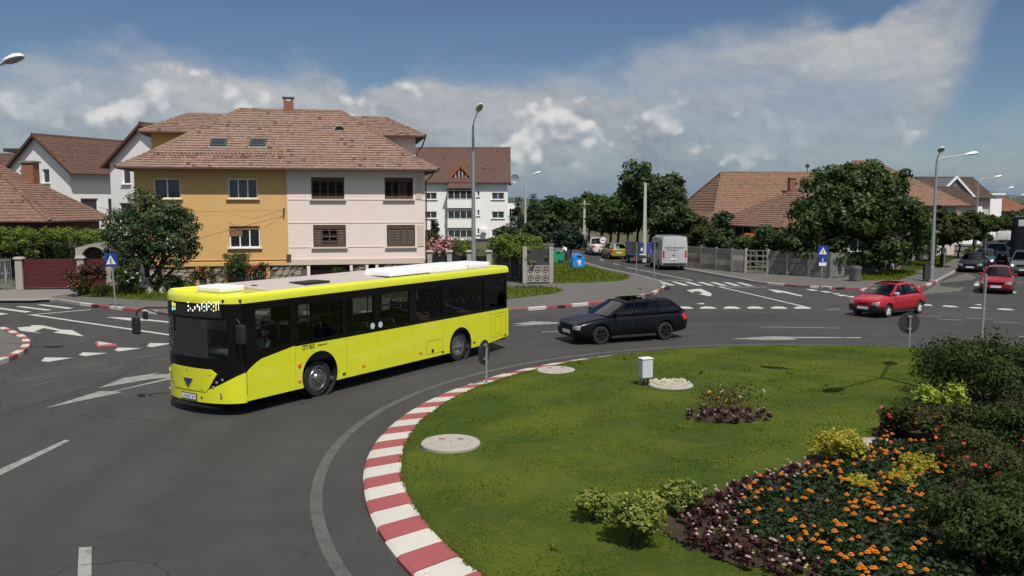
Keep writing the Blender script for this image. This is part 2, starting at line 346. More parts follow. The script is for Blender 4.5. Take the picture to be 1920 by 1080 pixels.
mat('pane', (.035, .042, .05), .06, 0, .8); mat('curtain', (.42, .43, .42), .9, var=.15, vscale=14); mat('blind_brown', (.20, .10, .05), .8, var=.12)
mat('room_dark', (.006, .006, .006), .9); mat('gutter', (.10, .055, .04), .5); mat('stone_joint', (.10, .09, .08), .95, var=.3, bump=.5)
mat('stone_a', (.30, .26, .20), .9, var=.25, vscale=6, bump=.5); mat('stone_b', (.24, .21, .17), .9, var=.25, vscale=6, bump=.5); mat('stone_c', (.40, .36, .30), .9, var=.2, vscale=6, bump=.5)
mat('gate_maroon', (.075, .012, .016), .45, var=.15, vscale=5); mat('iron_black', (.012, .012, .013), .5); mat('sheet_dark', (.035, .036, .034), .7, var=.3, vscale=2)
mat('bark', (.06, .045, .033), .95, var=.35, vscale=12, bump=.8, bscale=25); mat('whitewash', (.55, .54, .5), .95, var=.15, vscale=9)
mat('blue_sign', (.012, .045, .26), .35); mat('sign_white', (.72, .73, .74), .4); mat('sign_ink', (.015, .015, .015), .5); mat('bin_blue', (.02, .22, .62), .4, var=.06); mat('bin_green', (.02, .27, .14), .4, var=.06)
mat('skin', (.50, .30, .22), .6); mat('cloth_white', (.68, .68, .66), .9); mat('cloth_dark', (.02, .022, .03), .9); mat('cloth_navy', (.025, .03, .055), .9); mat('hair', (.03, .02, .015), .8)
mat('awning_navy', (.012, .016, .05), .8); mat('awning_red', (.35, .015, .03), .7); mat('grey_roof', (.13, .135, .14), .7, var=.1); mat('cabinet', (.50, .53, .55), .5, var=.05)
mat('gravel', (.50, .45, .36), .95, var=.3, vscale=20); mat('pole_concrete', (.42, .41, .37), .9, var=.12, bump=.3)
TILE = (.42, (.10, .07, .055, 1))
tinted('tile_pale', [(.105, .058, .042), (.195, .122, .092), (.240, .158, .122), (.285, .192, .150)], .9, bump=.3, wear=(.55, .8, (.215, .165, .130, 1)))
tinted('tile_old', [(.085, .045, .032), (.165, .092, .065), (.205, .122, .088), (.23, .145, .108)], .9, bump=.4, wear=(.55, 1.1, (.14, .105, .085, 1)))
tinted('tile_brown', [(.078, .043, .033), (.102, .058, .045), (.120, .070, .056)], .85, bump=.2)
tinted('tile_red', [(.14, .055, .038), (.18, .075, .050), (.21, .095, .065)], .85, bump=.2)
tinted('tile_orange', [(.14, .078, .052), (.190, .112, .076), (.225, .138, .096)], .9, bump=.3, wear=(.5, .9, (.17, .115, .08, 1)))
tinted('tile_dark', [(.048, .032, .026), (.066, .044, .035), (.08, .054, .043)], .85)
tinted('leaf_walnut', [(.014, .030, .006), (.028, .055, .011), (.062, .10, .022), (.14, .185, .055)], .5, .3)
tinted('leaf_green', [(.014, .032, .007), (.032, .065, .012), (.06, .10, .02), (.11, .15, .035)], .6, .3)
tinted('leaf_dark', [(.011, .026, .008), (.025, .050, .014), (.050, .082, .023), (.085, .12, .04)], .6, .22)
tinted('leaf_juniper', [(.016, .032, .014), (.036, .062, .024), (.066, .098, .040), (.11, .14, .066)], .7, .15)
tinted('leaf_pine', [(.010, .022, .014), (.018, .038, .022), (.03, .055, .03)], .7, .1)
tinted('leaf_vine', [(.04, .08, .010), (.085, .14, .016), (.15, .21, .03), (.20, .25, .06)], .6, .35)
tinted('leaf_variegated', [(.055, .095, .014), (.13, .18, .026), (.24, .27, .055), (.38, .38, .12)], .55, .3)
tinted('leaf_gold', [(.14, .15, .015), (.27, .26, .022), (.40, .36, .04), (.52, .46, .09)], .55, .3)
tinted('leaf_lime', [(.13, .19, .02), (.24, .32, .035), (.33, .40, .06), (.42, .46, .11)], .5, .35)
tinted('leaf_bronze', [(.018, .007, .008), (.035, .012, .013), (.06, .022, .020), (.09, .04, .035)], .5, .15)
tinted('leaf_shrub', [(.012, .021, .006), (.026, .044, .011), (.050, .075, .018), (.088, .115, .032)], .75, .25, spec=.12)
tinted('leaf_marigold', [(.010, .024, .008), (.022, .045, .013), (.04, .07, .022)], .6, .25)
tinted('leaf_olive', [(.024, .034, .010), (.046, .058, .017), (.075, .084, .027)], .75, .22, spec=.12)
tinted('leaf_redbrown', [(.035, .016, .010), (.07, .032, .018), (.05, .06, .02)], .6, .2)
tinted('petal_orange', [(.62, .16, .008), (.75, .24, .012), (.80, .32, .02)], .6, .2); tinted('petal_pink', [(.55, .30, .30), (.66, .45, .43), (.74, .6, .58)], .6, .2); tinted('petal_red', [(.40, .02, .02), (.52, .04, .03), (.60, .09, .05)], .6, .2)
tinted('petal_oleander', [(.45, .16, .20), (.58, .26, .30), (.68, .42, .44)], .6, .2); tinted('petal_white', [(.55, .52, .45), (.66, .62, .55), (.75, .72, .66)], .6, .2)
tinted('grass_blade', [(.050, .086, .009), (.092, .130, .012), (.135, .165, .018), (.21, .21, .05)], .8, .4, spec=.08)
# ------------------------------------------------------------------ foliage, tiles
def quads_mesh(name, V, tint, material):
    """V: (N,4,3) quads, tint: (N,) one value for each quad"""
    n = len(V); me = bpy.data.meshes.new(name)
    me.vertices.add(n * 4); me.vertices.foreach_set('co', V.reshape(-1).astype(np.float32))
    me.loops.add(n * 4); me.loops.foreach_set('vertex_index', np.arange(n * 4, dtype=np.int32))
    me.polygons.add(n); me.polygons.foreach_set('loop_start', np.arange(0, n * 4, 4, dtype=np.int32))
    me.update(calc_edges=True)
    a = me.attributes.new('tint', 'FLOAT', 'POINT'); a.data.foreach_set('value', np.repeat(tint, 4).astype(np.float32))
    me.materials.append(M[material]); return me
def norm(v): return v / np.maximum(np.linalg.norm(v, axis=1, keepdims=True), 1e-6)
def leaf_mesh(name, pos, nrm, size, tint, material, rng, asp=.55):
    n = len(pos); r = rng.normal(size=(n, 3)); u = norm(np.cross(nrm, r)); w = np.cross(nrm, u)
    s = size[:, None]; fold = nrm * s * .18
    V = np.stack([pos - u * s, pos + w * s * asp - fold, pos + u * s, pos - w * s * asp - fold], 1)
    return quads_mesh(name, V, np.clip(tint, 0, 1), material)
def crown(name, lobes, n, size, material, parent=None, seed=1, sub=14, subr=.36, out=.55, asp=.55, bias=0, core=.25):
    """lobes: (x,y,z,rx,ry,rz). Leaves sit on clumps spread over each lobe, so the outline is uneven and gaps stay open."""
    rng = np.random.default_rng(seed); L = np.array(lobes, float); wt = (L[:, 3] * L[:, 4] * L[:, 5]) ** (2 / 3); wt /= wt.sum()
    C = []; 
    for i, l in enumerate(L):
        k = max(5, int(sub * len(L) * wt[i] + .5)); d = norm(rng.normal(size=(k, 3))); d[:, 2] = np.where(d[:, 2] < -.55, -d[:, 2], d[:, 2])
        rr = rng.uniform(.62, 1.08, size=(k, 1)); c = l[:3] + d * l[3:] * rr
        r = l[3:].mean() * subr * rng.uniform(.7, 1.35, size=(k, 1)); C.append(np.hstack([c, r, d, rng.normal(size=(k, 1))]))
    C = np.vstack(C); p = C[:, 3] ** 2; p /= p.sum()
    nc = int(n * core); ci = rng.choice(len(C), n - nc, p=p); cc = C[ci]
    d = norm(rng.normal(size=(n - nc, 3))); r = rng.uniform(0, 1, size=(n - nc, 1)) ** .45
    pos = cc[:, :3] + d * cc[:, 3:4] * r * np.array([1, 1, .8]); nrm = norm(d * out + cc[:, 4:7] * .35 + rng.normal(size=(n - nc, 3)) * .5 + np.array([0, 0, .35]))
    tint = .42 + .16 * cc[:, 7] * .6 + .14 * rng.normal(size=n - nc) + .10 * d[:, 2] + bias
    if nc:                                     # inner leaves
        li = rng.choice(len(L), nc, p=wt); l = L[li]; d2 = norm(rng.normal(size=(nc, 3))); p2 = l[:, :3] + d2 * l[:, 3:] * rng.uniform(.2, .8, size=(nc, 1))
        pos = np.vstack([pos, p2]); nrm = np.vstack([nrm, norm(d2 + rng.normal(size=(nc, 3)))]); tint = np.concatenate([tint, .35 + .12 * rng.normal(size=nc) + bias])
    sz = size * rng.uniform(.6, 1.3, size=n)
    o = link(name, leaf_mesh(name, pos, nrm, sz, tint, material, rng, asp), parent); return o
def trunk(name, base, top, r0, r1, parent, limbs=(), material='bark', seed=0, bend=.15):
    rnd = random.Random(seed); b, t = Vector(base), Vector(top); m = MB(); pts = [b.lerp(t, i / 5) + Vector((rnd.uniform(-bend, bend), rnd.uniform(-bend, bend), 0)) * (0 if i == 0 else 1) for i in range(6)]
    m.tube([pts[0] - Vector((0, 0, .1))] + pts, [r0 * 1.5] + [r0 + (r1 - r0) * (i / 5) ** .8 for i in range(6)], 9)
    for e, s in limbs:
        st = pts[min(5, max(1, int(s * 5)))]; e = Vector(e); mid = st.lerp(e, .5) + Vector((rnd.uniform(-.2, .2), rnd.uniform(-.2, .2), (e - st).length * .08))
        m.tube([st, mid, e], [r1 * 1.05, r1 * .6, r1 * .18], 6)
    return m.build(name, material, parent, smooth=60)
def ell_lobes(c, r, k, seed, spread=.55, lr=(.42, .62)):
    rnd = random.Random(seed); out = [(c[0], c[1], c[2], r[0] * .66, r[1] * .66, r[2] * .66)]
    for i in range(k):
        a = 2 * math.pi * (i + rnd.random() * .7) / k; e = rnd.uniform(-.6, .9); q = rnd.uniform(*lr); ce = math.sqrt(max(0, 1 - e * e * .8))
        out.append((c[0] + math.cos(a) * r[0] * spread * ce, c[1] + math.sin(a) * r[1] * spread * ce, c[2] + e * r[2] * spread, r[0] * q, r[1] * q, r[2] * q))
    return out
def tree(name, base, h, rad, label, group=None, material='leaf_green', n=6000, size=.22, seed=1, z0=.3, k=7, trunk_r=.16, cat='tree', squash=1.0, sub=14):
    """h: top of the crown, z0: share of the height left clear below the crown"""
    b = Vector(base); root = empty(name, b, 0, label, cat, group)
    rz = h * (1 - z0) / 2; c = (0, 0, h * z0 + rz); lob = ell_lobes(c, (rad, rad * squash, rz), k, seed)
    limbs = [((l[0] * .8, l[1] * .8, l[2]), .55 + .06 * i) for i, l in enumerate(lob[1:6])]
    trunk('trunk', (0, 0, 0), (0, 0, h * .62), trunk_r, trunk_r * .5, root, limbs, seed=seed)
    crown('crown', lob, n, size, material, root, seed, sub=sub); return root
def bush(name, base, r, h, label, material, n=1500, size=.06, seed=1, group=None, cat='bush', blossoms=None, k=5, bias=0, parts=None, asp=.55, compact=False):
    b = Vector(base); root = empty(name, b, 0, label, cat, group); rx, ry = (r, r) if not hasattr(r, '__len__') else r
    rx, ry = rx * 1.12, ry * 1.12; lob = ell_lobes((0, 0, h * .52), (rx, ry, h * .52), k, seed, .5, (.5, .7))
    lob = ell_lobes((0, 0, h * .5), (rx * .92, ry * .92, h * .5), 7, seed, .34, (.62, .74)) if compact else lob
    crown('foliage', lob, n, size, material, root, seed, sub=22 if compact else 10, subr=.26 if compact else .4, core=.22, bias=bias, asp=asp)
    rnd = random.Random(seed); st = MB()
    for i in range(6): st.tube([(rnd.uniform(-.05, .05) * rx, rnd.uniform(-.05, .05) * ry, -.05), (rnd.uniform(-.5, .5) * rx, rnd.uniform(-.5, .5) * ry, h * .6)], [.025 * h, .01 * h], 5)
    st.build('stem', 'bark', root)
    if blossoms:
        m_, num, s_ = blossoms; rng = np.random.default_rng(seed + 7); L = np.array(lob); li = rng.integers(0, len(L), num); d = norm(rng.normal(size=(num, 3))); d[:, 2] = np.abs(d[:, 2])
        d[:, 1] -= .4; d = norm(d); p = L[li, :3] + d * L[li, 3:] * 1.12
        P = []; N = []
        for j in range(3): P.append(p + rng.normal(size=p.shape) * s_ * .5); N.append(norm(d + rng.normal(size=p.shape) * .6))
        o = link('blossom', leaf_mesh('blossom', np.vstack(P), np.vstack(N), s_ * rng.uniform(.7, 1.3, num * 3), rng.uniform(0, 1, num * 3), m_, rng, .9), root); o['kind'] = 'stuff'
    return root

def tile_face(poly, material, course=.34, tw=.24, seed=0, lift=.035, jitter=.006):
    """Courses of tiles over a flat roof face. poly: 3-D points, the first two run along the eave."""
    rng = np.random.default_rng(seed); P = [np.array(p, float) for p in poly]; o = P[0]; u = P[1] - P[0]; u /= np.linalg.norm(u)
    nr = np.zeros(3)
    for i in range(len(P)): nr += np.cross(P[i], P[(i + 1) % len(P)])
    nr /= np.linalg.norm(nr)
    if nr[2] < 0: nr = -nr
    v = np.cross(nr, u)
    if v[2] < 0: v = -v
    q = [((p - o) @ u, (p - o) @ v) for p in P]; hmax = max(b for a, b in q)
    def span(y):
        xs = []
        for i in range(len(q)):
            (x0, y0), (x1, y1) = q[i], q[(i + 1) % len(q)]
            if abs(y1 - y0) < 1e-6:
                if abs(y - y0) < 1e-4: xs += [x0, x1]
                continue
            t = (y - y0) / (y1 - y0)
            if -1e-6 <= t <= 1 + 1e-6: xs.append(x0 + (x1 - x0) * t)
        return (min(xs), max(xs)) if xs else (0, 0)
    V = []; T = []; k = max(2, int(round(hmax / course))); ch = hmax / k
    for r in range(k):
        y0, y1 = r * ch, (r + 1) * ch; a0, b0 = span(min(y0 + 1e-4, hmax)); a1, b1 = span(min(y1, hmax) - 1e-4); n = max(1, int(round((b0 - a0) / tw)))
        rowt = rng.normal() * .06
        for i in range(n):
            x0 = a0 + (b0 - a0) * i / n; x1 = a0 + (b0 - a0) * (i + 1) / n; t0 = a1 + (b1 - a1) * i / n; t1 = a1 + (b1 - a1) * (i + 1) / n
            # clip straight tiles to the hips
            t0c, t1c = min(max(x0, a1), b1), min(max(x1, a1), b1)
            if t1c - t0c < .01: t0c, t1c = t0, t1
            z = lift + rng.normal() * jitter; g = .006
            c0 = o + u * (x0 + g) + v * (y0 - .03) + nr * z; c1 = o + u * (x1 - g) + v * (y0 - .03) + nr * z
            e0 = o + u * (t0c) + v * y1 + nr * .004; e1 = o + u * (t1c) + v * y1 + nr * .004
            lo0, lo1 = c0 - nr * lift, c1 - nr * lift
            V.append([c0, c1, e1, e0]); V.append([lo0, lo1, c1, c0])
            t = np.clip(.62 + rowt + rng.normal() * .13 - (rng.random() < .03) * .6, 0, 1); T += [t, max(0, t - .3)]  # riser tinted darker: shadow line under each course put into its colour
    return np.array(V), np.array(T)
def tiled(name, faces, material, parent, course=.34, tw=.24, seed=0, ridges=(), lift=.035):
    Vs, Ts = [], []
    for i, f in enumerate(faces):
        V, T = tile_face(f, material, course, tw, seed + i, lift); Vs.append(V); Ts.append(T)
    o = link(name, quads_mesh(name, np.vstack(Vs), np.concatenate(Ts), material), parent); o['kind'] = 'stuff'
    deck = MB()
    for f in faces: deck.quad(*[Vector(p) - Vector((0, 0, .02)) for p in f])
    deck.build('roof_deck', 'soffit', parent)
    rv, rt = [], []; rng = np.random.default_rng(seed + 99)
    for a, b in ridges:
        a, b = np.array(a, float), np.array(b, float); L = np.linalg.norm(b - a); k = max(2, int(L / .38)); d = (b - a) / L; s = np.cross(d, [0, 0, 1]); s /= max(np.linalg.norm(s), 1e-6); up = np.cross(s, d)
        if up[2] < 0: up = -up
        for i in range(k):
            p, e = a + d * L * i / k, a + d * L * (i + 1.12) / k; t = np.clip(.5 + rng.normal() * .15, 0, 1)
            w0, w1, h0, h1 = .15, .12, .11, .085
            for sg in (-1, 1):
                rv.append([p + s * sg * w0 - up * .03, p + s * sg * w0 * .5 + up * h0, e + s * sg * w1 * .5 + up * h1, e + s * sg * w1 - up * .03]); rt.append(t)
            rv.append([p - s * w0 * .5 + up * h0, p + s * w0 * .5 + up * h0, e + s * w1 * .5 + up * h1, e - s * w1 * .5 + up * h1]); rt.append(t)
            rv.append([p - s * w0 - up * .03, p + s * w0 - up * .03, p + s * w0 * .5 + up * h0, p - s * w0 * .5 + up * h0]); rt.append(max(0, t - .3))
    if rv:
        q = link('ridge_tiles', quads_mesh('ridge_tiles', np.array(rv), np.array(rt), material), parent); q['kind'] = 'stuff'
    return o

# ------------------------------------------------------------------ walls with openings, windows
def wall_face(mb, o, u, W_, z0, z1, ops, depth=.16, mi=0, mr=None):
    """front skin of a wall in the vertical plane through o along u; openings (a,b,c,d) in (along, z) get reveals. Outward is to the right of u."""
    o, u = Vector(o), Vector(u).normalized(); n = Vector((u.y, -u.x, 0)); mr = mi if mr is None else mr
    P = lambda a, z, k=0: (o.x + u.x * a - n.x * k, o.y + u.y * a - n.y * k, z)
    xs = sorted({0, W_} | {q for op in ops for q in op[:2]}); zs = sorted({z0, z1} | {q for op in ops for q in op[2:4]})
    for i in range(len(xs) - 1):
        for j in range(len(zs) - 1):
            cx, cz = (xs[i] + xs[i + 1]) / 2, (zs[j] + zs[j + 1]) / 2
            if any(op[0] < cx < op[1] and op[2] < cz < op[3] for op in ops): continue
            mb.quad(P(xs[i], zs[j]), P(xs[i + 1], zs[j]), P(xs[i + 1], zs[j + 1]), P(xs[i], zs[j + 1]), mi=mi)
    for a, b, c, d in ops:
        for p, q in (((a, c), (b, c)), ((b, c), (b, d)), ((b, d), (a, d)), ((a, d), (a, c))):
            mb.quad(P(*q), P(*p), P(*p, depth), P(*q, depth), mi=mr)
    return P
def window(parent, o, u, a, b, c, d, cols=2, frame='pvc_white', depth=.12, fw=.07, sill='pvc_white', pane='pane', rows=1, curtain=False, wall_u=None, name='window'):
    o, u = Vector(o), Vector(u).normalized(); n = Vector((u.y, -u.x, 0)); ang = math.atan2(u.y, u.x)
    C = lambda x, z, k: o + u * x - n * k + Vector((0, 0, z - o.z))
    f = MB()
    f.box(C((a + b) / 2, c + fw / 2, depth), (b - a, .07, fw), ang); f.box(C((a + b) / 2, d - fw / 2, depth), (b - a, .07, fw), ang)
    ws = (b - a - fw) / cols
    for i in range(cols + 1): f.box(C(a + fw / 2 + ws * i, (c + d) / 2, depth + .003), (fw, .066, d - c - 2 * fw + .004), ang)
    for j in range(1, rows): f.box(C((a + b) / 2, c + (d - c) * j / rows, depth + .005), (b - a - .01, .06, fw * .7), ang)
    w = f.build(name, frame, parent)
    for i in range(cols):
        g = MB(); x0, x1 = a + fw + ws * i, a + ws * (i + 1); g.quad(*[tuple(C(x, z, depth + .02)) for x, z in ((x0, c + fw), (x1, c + fw), (x1, d - fw), (x0, d - fw))]); g.build('pane', pane, w)
        if curtain:
            g = MB(); kk = 8
            for q in range(kk):
                xa, xb = x0 + (x1 - x0) * q / kk, x0 + (x1 - x0) * (q + 1) / kk; da, db = depth + .10 + .03 * (q % 2), depth + .10 + .03 * ((q + 1) % 2)
                g.quad(*[tuple(C(*t)) for t in ((xa, c + fw, da), (xb, c + fw, db), (xb, d - fw, db), (xa, d - fw, da))])
            g.build('curtain', 'curtain', w)
    if sill:
        s_ = MB(); s_.box(C((a + b) / 2, c - .035, .0), (b - a + .24, .28, .06), ang); s_.build('sill', sill, w)
    return w

# ------------------------------------------------------------------ people (one skinned body)
def person(name, loc, rz, label, joints=None, top='cloth_white', legs='cloth_navy', h=1.72, sit=False, group=None, zcut=None):
    k = h / 1.72; J = dict(pel=(0, 0, .95), che=(0, 0, 1.32), nck=(0, 0, 1.47), hd=(.02, 0, 1.6), top=(.01, 0, 1.70), lsh=(0, .19, 1.40), lel=(.02, .25, 1.12), lwr=(.10, .24, .88), lhd=(.13, .23, .79),
             rsh=(0, -.19, 1.40), rel=(-.03, -.25, 1.12), rwr=(.03, -.25, .87), rhd=(.06, -.24, .78), lhp=(0, .09, .90), lkn=(.08, .10, .50), lan=(.02, .10, .09), lto=(.15, .11, .04), rhp=(0, -.09, .90), rkn=(-.02, -.10, .50), ran=(-.16, -.10, .11), rto=(-.04, -.11, .04))
    if sit: J.update(pel=(0, 0, .5), che=(-.06, 0, .88), nck=(-.08, 0, 1.04), hd=(-.05, 0, 1.17), top=(-.06, 0, 1.27), lsh=(-.06, .19, .97), lel=(.10, .24, .74), lwr=(.36, .15, .80), lhd=(.44, .12, .82), rsh=(-.06, -.19, .97), rel=(.10, -.24, .74), rwr=(.36, -.15, .80), rhd=(.44, -.12, .82),
             lhp=(0, .09, .47), lkn=(.44, .11, .48), lan=(.46, .11, .10), lto=(.60, .11, .04), rhp=(0, -.09, .47), rkn=(.44, -.11, .48), ran=(.46, -.11, .10), rto=(.60, -.11, .04))
    if joints: J.update(joints)
    rad = dict(pel=(.15, .12), che=(.16, .12), nck=(.06, .06), hd=(.095, .10), top=(.06, .07), lsh=.07, lel=.048, lwr=.034, lhd=.03, rsh=.07, rel=.048, rwr=.034, rhd=.03, lhp=.10, lkn=.065, lan=.045, lto=.035, rhp=.10, rkn=.065, ran=.045, rto=.035)
    E = [('pel', 'che'), ('che', 'nck'), ('nck', 'hd'), ('hd', 'top'), ('che', 'lsh'), ('lsh', 'lel'), ('lel', 'lwr'), ('lwr', 'lhd'), ('che', 'rsh'), ('rsh', 'rel'), ('rel', 'rwr'), ('rwr', 'rhd'), ('pel', 'lhp'), ('lhp', 'lkn'), ('lkn', 'lan'), ('lan', 'lto'), ('pel', 'rhp'), ('rhp', 'rkn'), ('rkn', 'ran'), ('ran', 'rto')]
    ks = list(J); me = bpy.data.meshes.new('body'); me.from_pydata([tuple(c * k for c in J[q]) for q in ks], [(ks.index(a), ks.index(b)) for a, b in E], [])
    root = empty(name, loc, rz, label, 'person', group); o = link('body', me, root)
    sk = o.modifiers.new('skin', 'SKIN'); sv = me.skin_vertices[0].data
    for i, q in enumerate(ks): r = rad[q]; sv[i].radius = tuple(x * k for x in (r if hasattr(r, '__len__') else (r, r)))
    sv[ks.index('pel')].use_root = True
    o.modifiers.new('sub', 'SUBSURF').levels = 1; applied(o); me = o.data; me.materials.clear()
    for m in (top, legs, 'skin', 'hair', 'black_matt'): me.materials.append(M[m])
    J = {q: Vector(p) * k for q, p in J.items()}
    seg = {'hd': 2, 'top': 3, 'nck': 2, 'lwr': 2, 'rwr': 2, 'lhd': 2, 'rhd': 2, 'pel': 1, 'lhp': 1, 'rhp': 1, 'lkn': 1, 'rkn': 1, 'lan': 1, 'ran': 1, 'lto': 4, 'rto': 4}
    for p in me.polygons:
        c = p.center; q = min(J, key=lambda a: (J[a] - c).length); p.material_index = seg.get(q, 0); p.use_smooth = True
        if q == 'hd' and (c.x < J['hd'].x - .02 * k or c.z > J['hd'].z + .055 * k): p.material_index = 3
    f = MB(); hd = J['hd']; f.box((hd.x + .098 * k, 0, hd.z - .005), (.04, .028, .045)); f.build('nose', 'skin', root)
    for s in (-1, 1):
        e = MB(); e.box((hd.x + .088 * k, s * .035 * k, hd.z + .03), (.02, .02, .012)); e.build('eye', 'hair', root)
    return root
# ================================================================== the setting
XY = lambda v: (v[0], v[1])
g = MB(); g.quad((-4000, -1500, -.09), (4000, -1500, -.09), (4000, 5000, -.09), (-4000, 5000, -.09)); tag(g.build('ground', 'yard'), kind='structure')
g = MB(); g.quad((-120, -40, 0), (170, -40, 0), (170, 230, 0), (-120, 230, 0)); ROAD = tag(g.build('road', 'asphalt'), kind='structure')
hl = MB(); nh = 90
for i in range(nh + 1):
    a = R(-80 + 160 * i / nh); d = 2600; z = 14 + 16 * (math.sin(i * .33) * .5 + .5) + 12 * max(0, math.sin(i * .11 + 1)) + 6 * math.sin(i * 1.7)
    hl.v += [(math.sin(a) * d, math.cos(a) * d, -1), (math.sin(a) * (d + 500), math.cos(a) * (d + 500), z), (math.sin(a) * (d + 1500), math.cos(a) * (d + 1500), -1)]
for i in range(nh):
    for k in (0, 1): hl.f.append((i * 3 + k, i * 3 + 3 + k, i * 3 + 4 + k, i * 3 + 1 + k)); hl.m.append(0)
tag(hl.build('hills', 'hill', smooth=180), kind='structure')

BLOCK_A = [(-120, 100), XY(at(-60, 566)), XY(at(60, 566)), XY(at(95, 563.5)), XY(at(150, 572.5)), XY(at(200, 578.5)), XY(at(250, 584.5)), XY(at(310, 591)), (-8, 38.1), XY(at(960, 585)), XY(at(1000, 581.5)), XY(at(1050, 577.5)), XY(at(1100, 573)), XY(at(1150, 567.5)), XY(at(1190, 561.5)), XY(at(1220, 554)), XY(at(1240, 546)), XY(at(1248, 540)), XY(at(1240, 530)), XY(at(1193, 518)), XY(at(1131, 505)), XY(at(1098, 495)), (6.4, 84), (5, 110), (2, 230), (-120, 230)]
BLOCK_B = [(9.5, 230), (12, 110), XY(at(1262, 500)), XY(at(1283, 506.5)), XY(at(1348, 518.5)), XY(at(1410, 530)), XY(at(1439, 533.5)), XY(at(1492, 538.5)), XY(at(1553, 542)), XY(at(1627, 545)), XY(at(1680, 545.5)), XY(at(1715, 543.5)), XY(at(1730, 540)), XY(at(1746, 535)), XY(at(1757, 529.5)), XY(at(1772, 521)), XY(at(1790, 512)), (57.3, 104), (133, 230)]
PZ = .11
pav = []
for nm, b in (('pavement', BLOCK_A), ('pavement', BLOCK_B)):
    m = MB(); m.prism(b, -.05, PZ); pav.append(tag(m.build(nm, 'pavement_asphalt'), kind='structure'))
def resample(poly, lens, closed=False):
    """walk along a polyline, yielding pieces of the given lengths"""
    P = [Vector((p[0], p[1], 0)) for p in poly]; seg = [(P[i + 1] - P[i]).length for i in range(len(P) - 1)]; tot = sum(seg)
    def pt(s):
        for i, l in enumerate(seg):
            if s <= l or i == len(seg) - 1: return P[i].lerp(P[i + 1], min(1, s / l))
            s -= l
    s = 0; i = 0; out = []
    while s < tot - .05:
        e = min(tot, s + lens[i % len(lens)]); out.append((pt(s), pt(e), i)); s = e; i += 1
    return out
def kerb(poly, parent, mats, lens, h=.14, w=.17, gap=.012, inward=1, bev=.02):
    rnd = random.Random(3)
    for a, b, i in resample(poly, lens):
        d = b - a; L = d.length; d.normalize(); n = Vector((-d.y, d.x, 0)) * inward; c = (a + b) / 2 + n * (w / 2 - .02)
        m = MB(); m.box((0, 0, 0), (L - gap, w, h + .1), 0); o = m.build('kerb_stone', mats[i % len(mats)], parent, bevel=bev)
        o.location = (c.x, c.y, h / 2 - .05 + rnd.uniform(-.006, .006)); o.rotation_euler = (0, rnd.uniform(-.004, .004), math.atan2(d.y, d.x))
RW = ['kerb_white', 'kerb_red']
kerb(BLOCK_A[4:18], pav[0], ['kerb_white', 'kerb_red'], [1.05, 1.55], inward=1)
kerb([(-60, 62)] + BLOCK_A[1:5], pav[0], ['kerb_grey'], [1.0]); kerb(BLOCK_A[17:23], pav[0], ['kerb_grey'], [1.2])
kerb(BLOCK_B[2:7], pav[1], ['kerb_grey'], [1.2]); kerb(BLOCK_B[6:15], pav[1], ['kerb_white', 'kerb_red'], [1.25, 1.7]); kerb(BLOCK_B[14:17] + [(44.7, 83)], pav[1], ['kerb_grey'], [1.4])
for k_, (px, py) in ((0, (185, 576.6)), (0, (1048, 577.5)), (1, (1580, 543)), (0, (1246, 543))):     # drain mouths in the kerb
    c = at(px, py); m = MB(); m.box((c.x, c.y + .02, .06), (.62, .22, .15)); m.build('drain_mouth', 'black_matt', pav[k_])

def sheet(name, pts, mat_, parent, z, kind=None):
    m = MB(); m.quad(*[(p[0], p[1], z) for p in pts])
    if kind == 'up': pass
    o = m.build(name, mat_, parent)
    if o.data.polygons[0].normal.z < 0: o.data.flip_normals()
    return o
px = lambda *q: [at(*p) for p in q]
def mark(name, q, mat_='paint_white', z=.006): return sheet(name, px(*q), mat_, ROAD, z)
def zoomed(ox, oy, s, q): return [(ox + x * s, oy + y * s) for x, y in q]
def stripe(name, a, b, w, mat_='paint_white', z=.006):
    A, B = at(*a), at(*b); d = (B - A).normalized(); n = Vector((-d.y, d.x, 0)) * w / 2
    return sheet(name, [A - n, B - n, B + n, A + n], mat_, ROAD, z)

# yard grounds inside the pavements
Y_A = [(-118, 104), XY(at(-60, 541)), XY(at(145, 541.5)), XY(at(150, 536)), XY(at(270, 536)), (-21.5, 50.2), (-5.2, 53.6), (-1.4, 53.6), (-.2, 55), XY(at(1038, 531)), (2.7, 62), (4.0, 84), (2.6, 110), (0, 228), (-118, 228)]
m = MB(); m.prism(Y_A, 0, PZ + .03); tag(m.build('yard_ground', 'yard'), kind='structure')
Y_B = [(11.5, 228), (14.2, 110), (14.5, 68.4), XY(at(1372, 508)), XY(at(1556, 520)), XY(at(1650, 511)), (33.5, 70), (56, 110), (125, 228)]
m = MB(); m.prism(Y_B, 0, PZ + .03); tag(m.build('yard_ground', 'yard'), kind='structure')
sheet('driveway_apron', [at(-60, 564, .11), at(60, 564, .11), at(92, 562, .11), at(98, 556, .11), at(140, 550, .11), at(143, 542.5, .11), at(-60, 542.5, .11)], 'apron_concrete', pav[0], PZ + .006)
VERGES = []
def verge(q, parent, h=.05):
    pts = [at(x, y, PZ) for x, y in q]; m = MB(); m.prism([XY(p) for p in pts], PZ - .02, PZ + h); o = m.build('grass_verge', 'verge', parent); VERGES.append([XY(p) for p in pts]); return o
verge([(146, 556), (200, 558), (250, 561), (330, 565), (480, 566), (800, 556), (800, 542), (330, 541), (146, 541)], pav[0], .045)
verge([(930, 541), (1000, 539), (1046, 541.5), (1057, 545), (1040, 550), (1000, 555.5), (930, 563)], pav[0])
verge([(1036, 532), (1100, 530.5), (1160, 527), (1180, 522), (1176, 517), (1140, 510), (1105, 500.5), (1092, 494.5), (1038, 492)], pav[0])
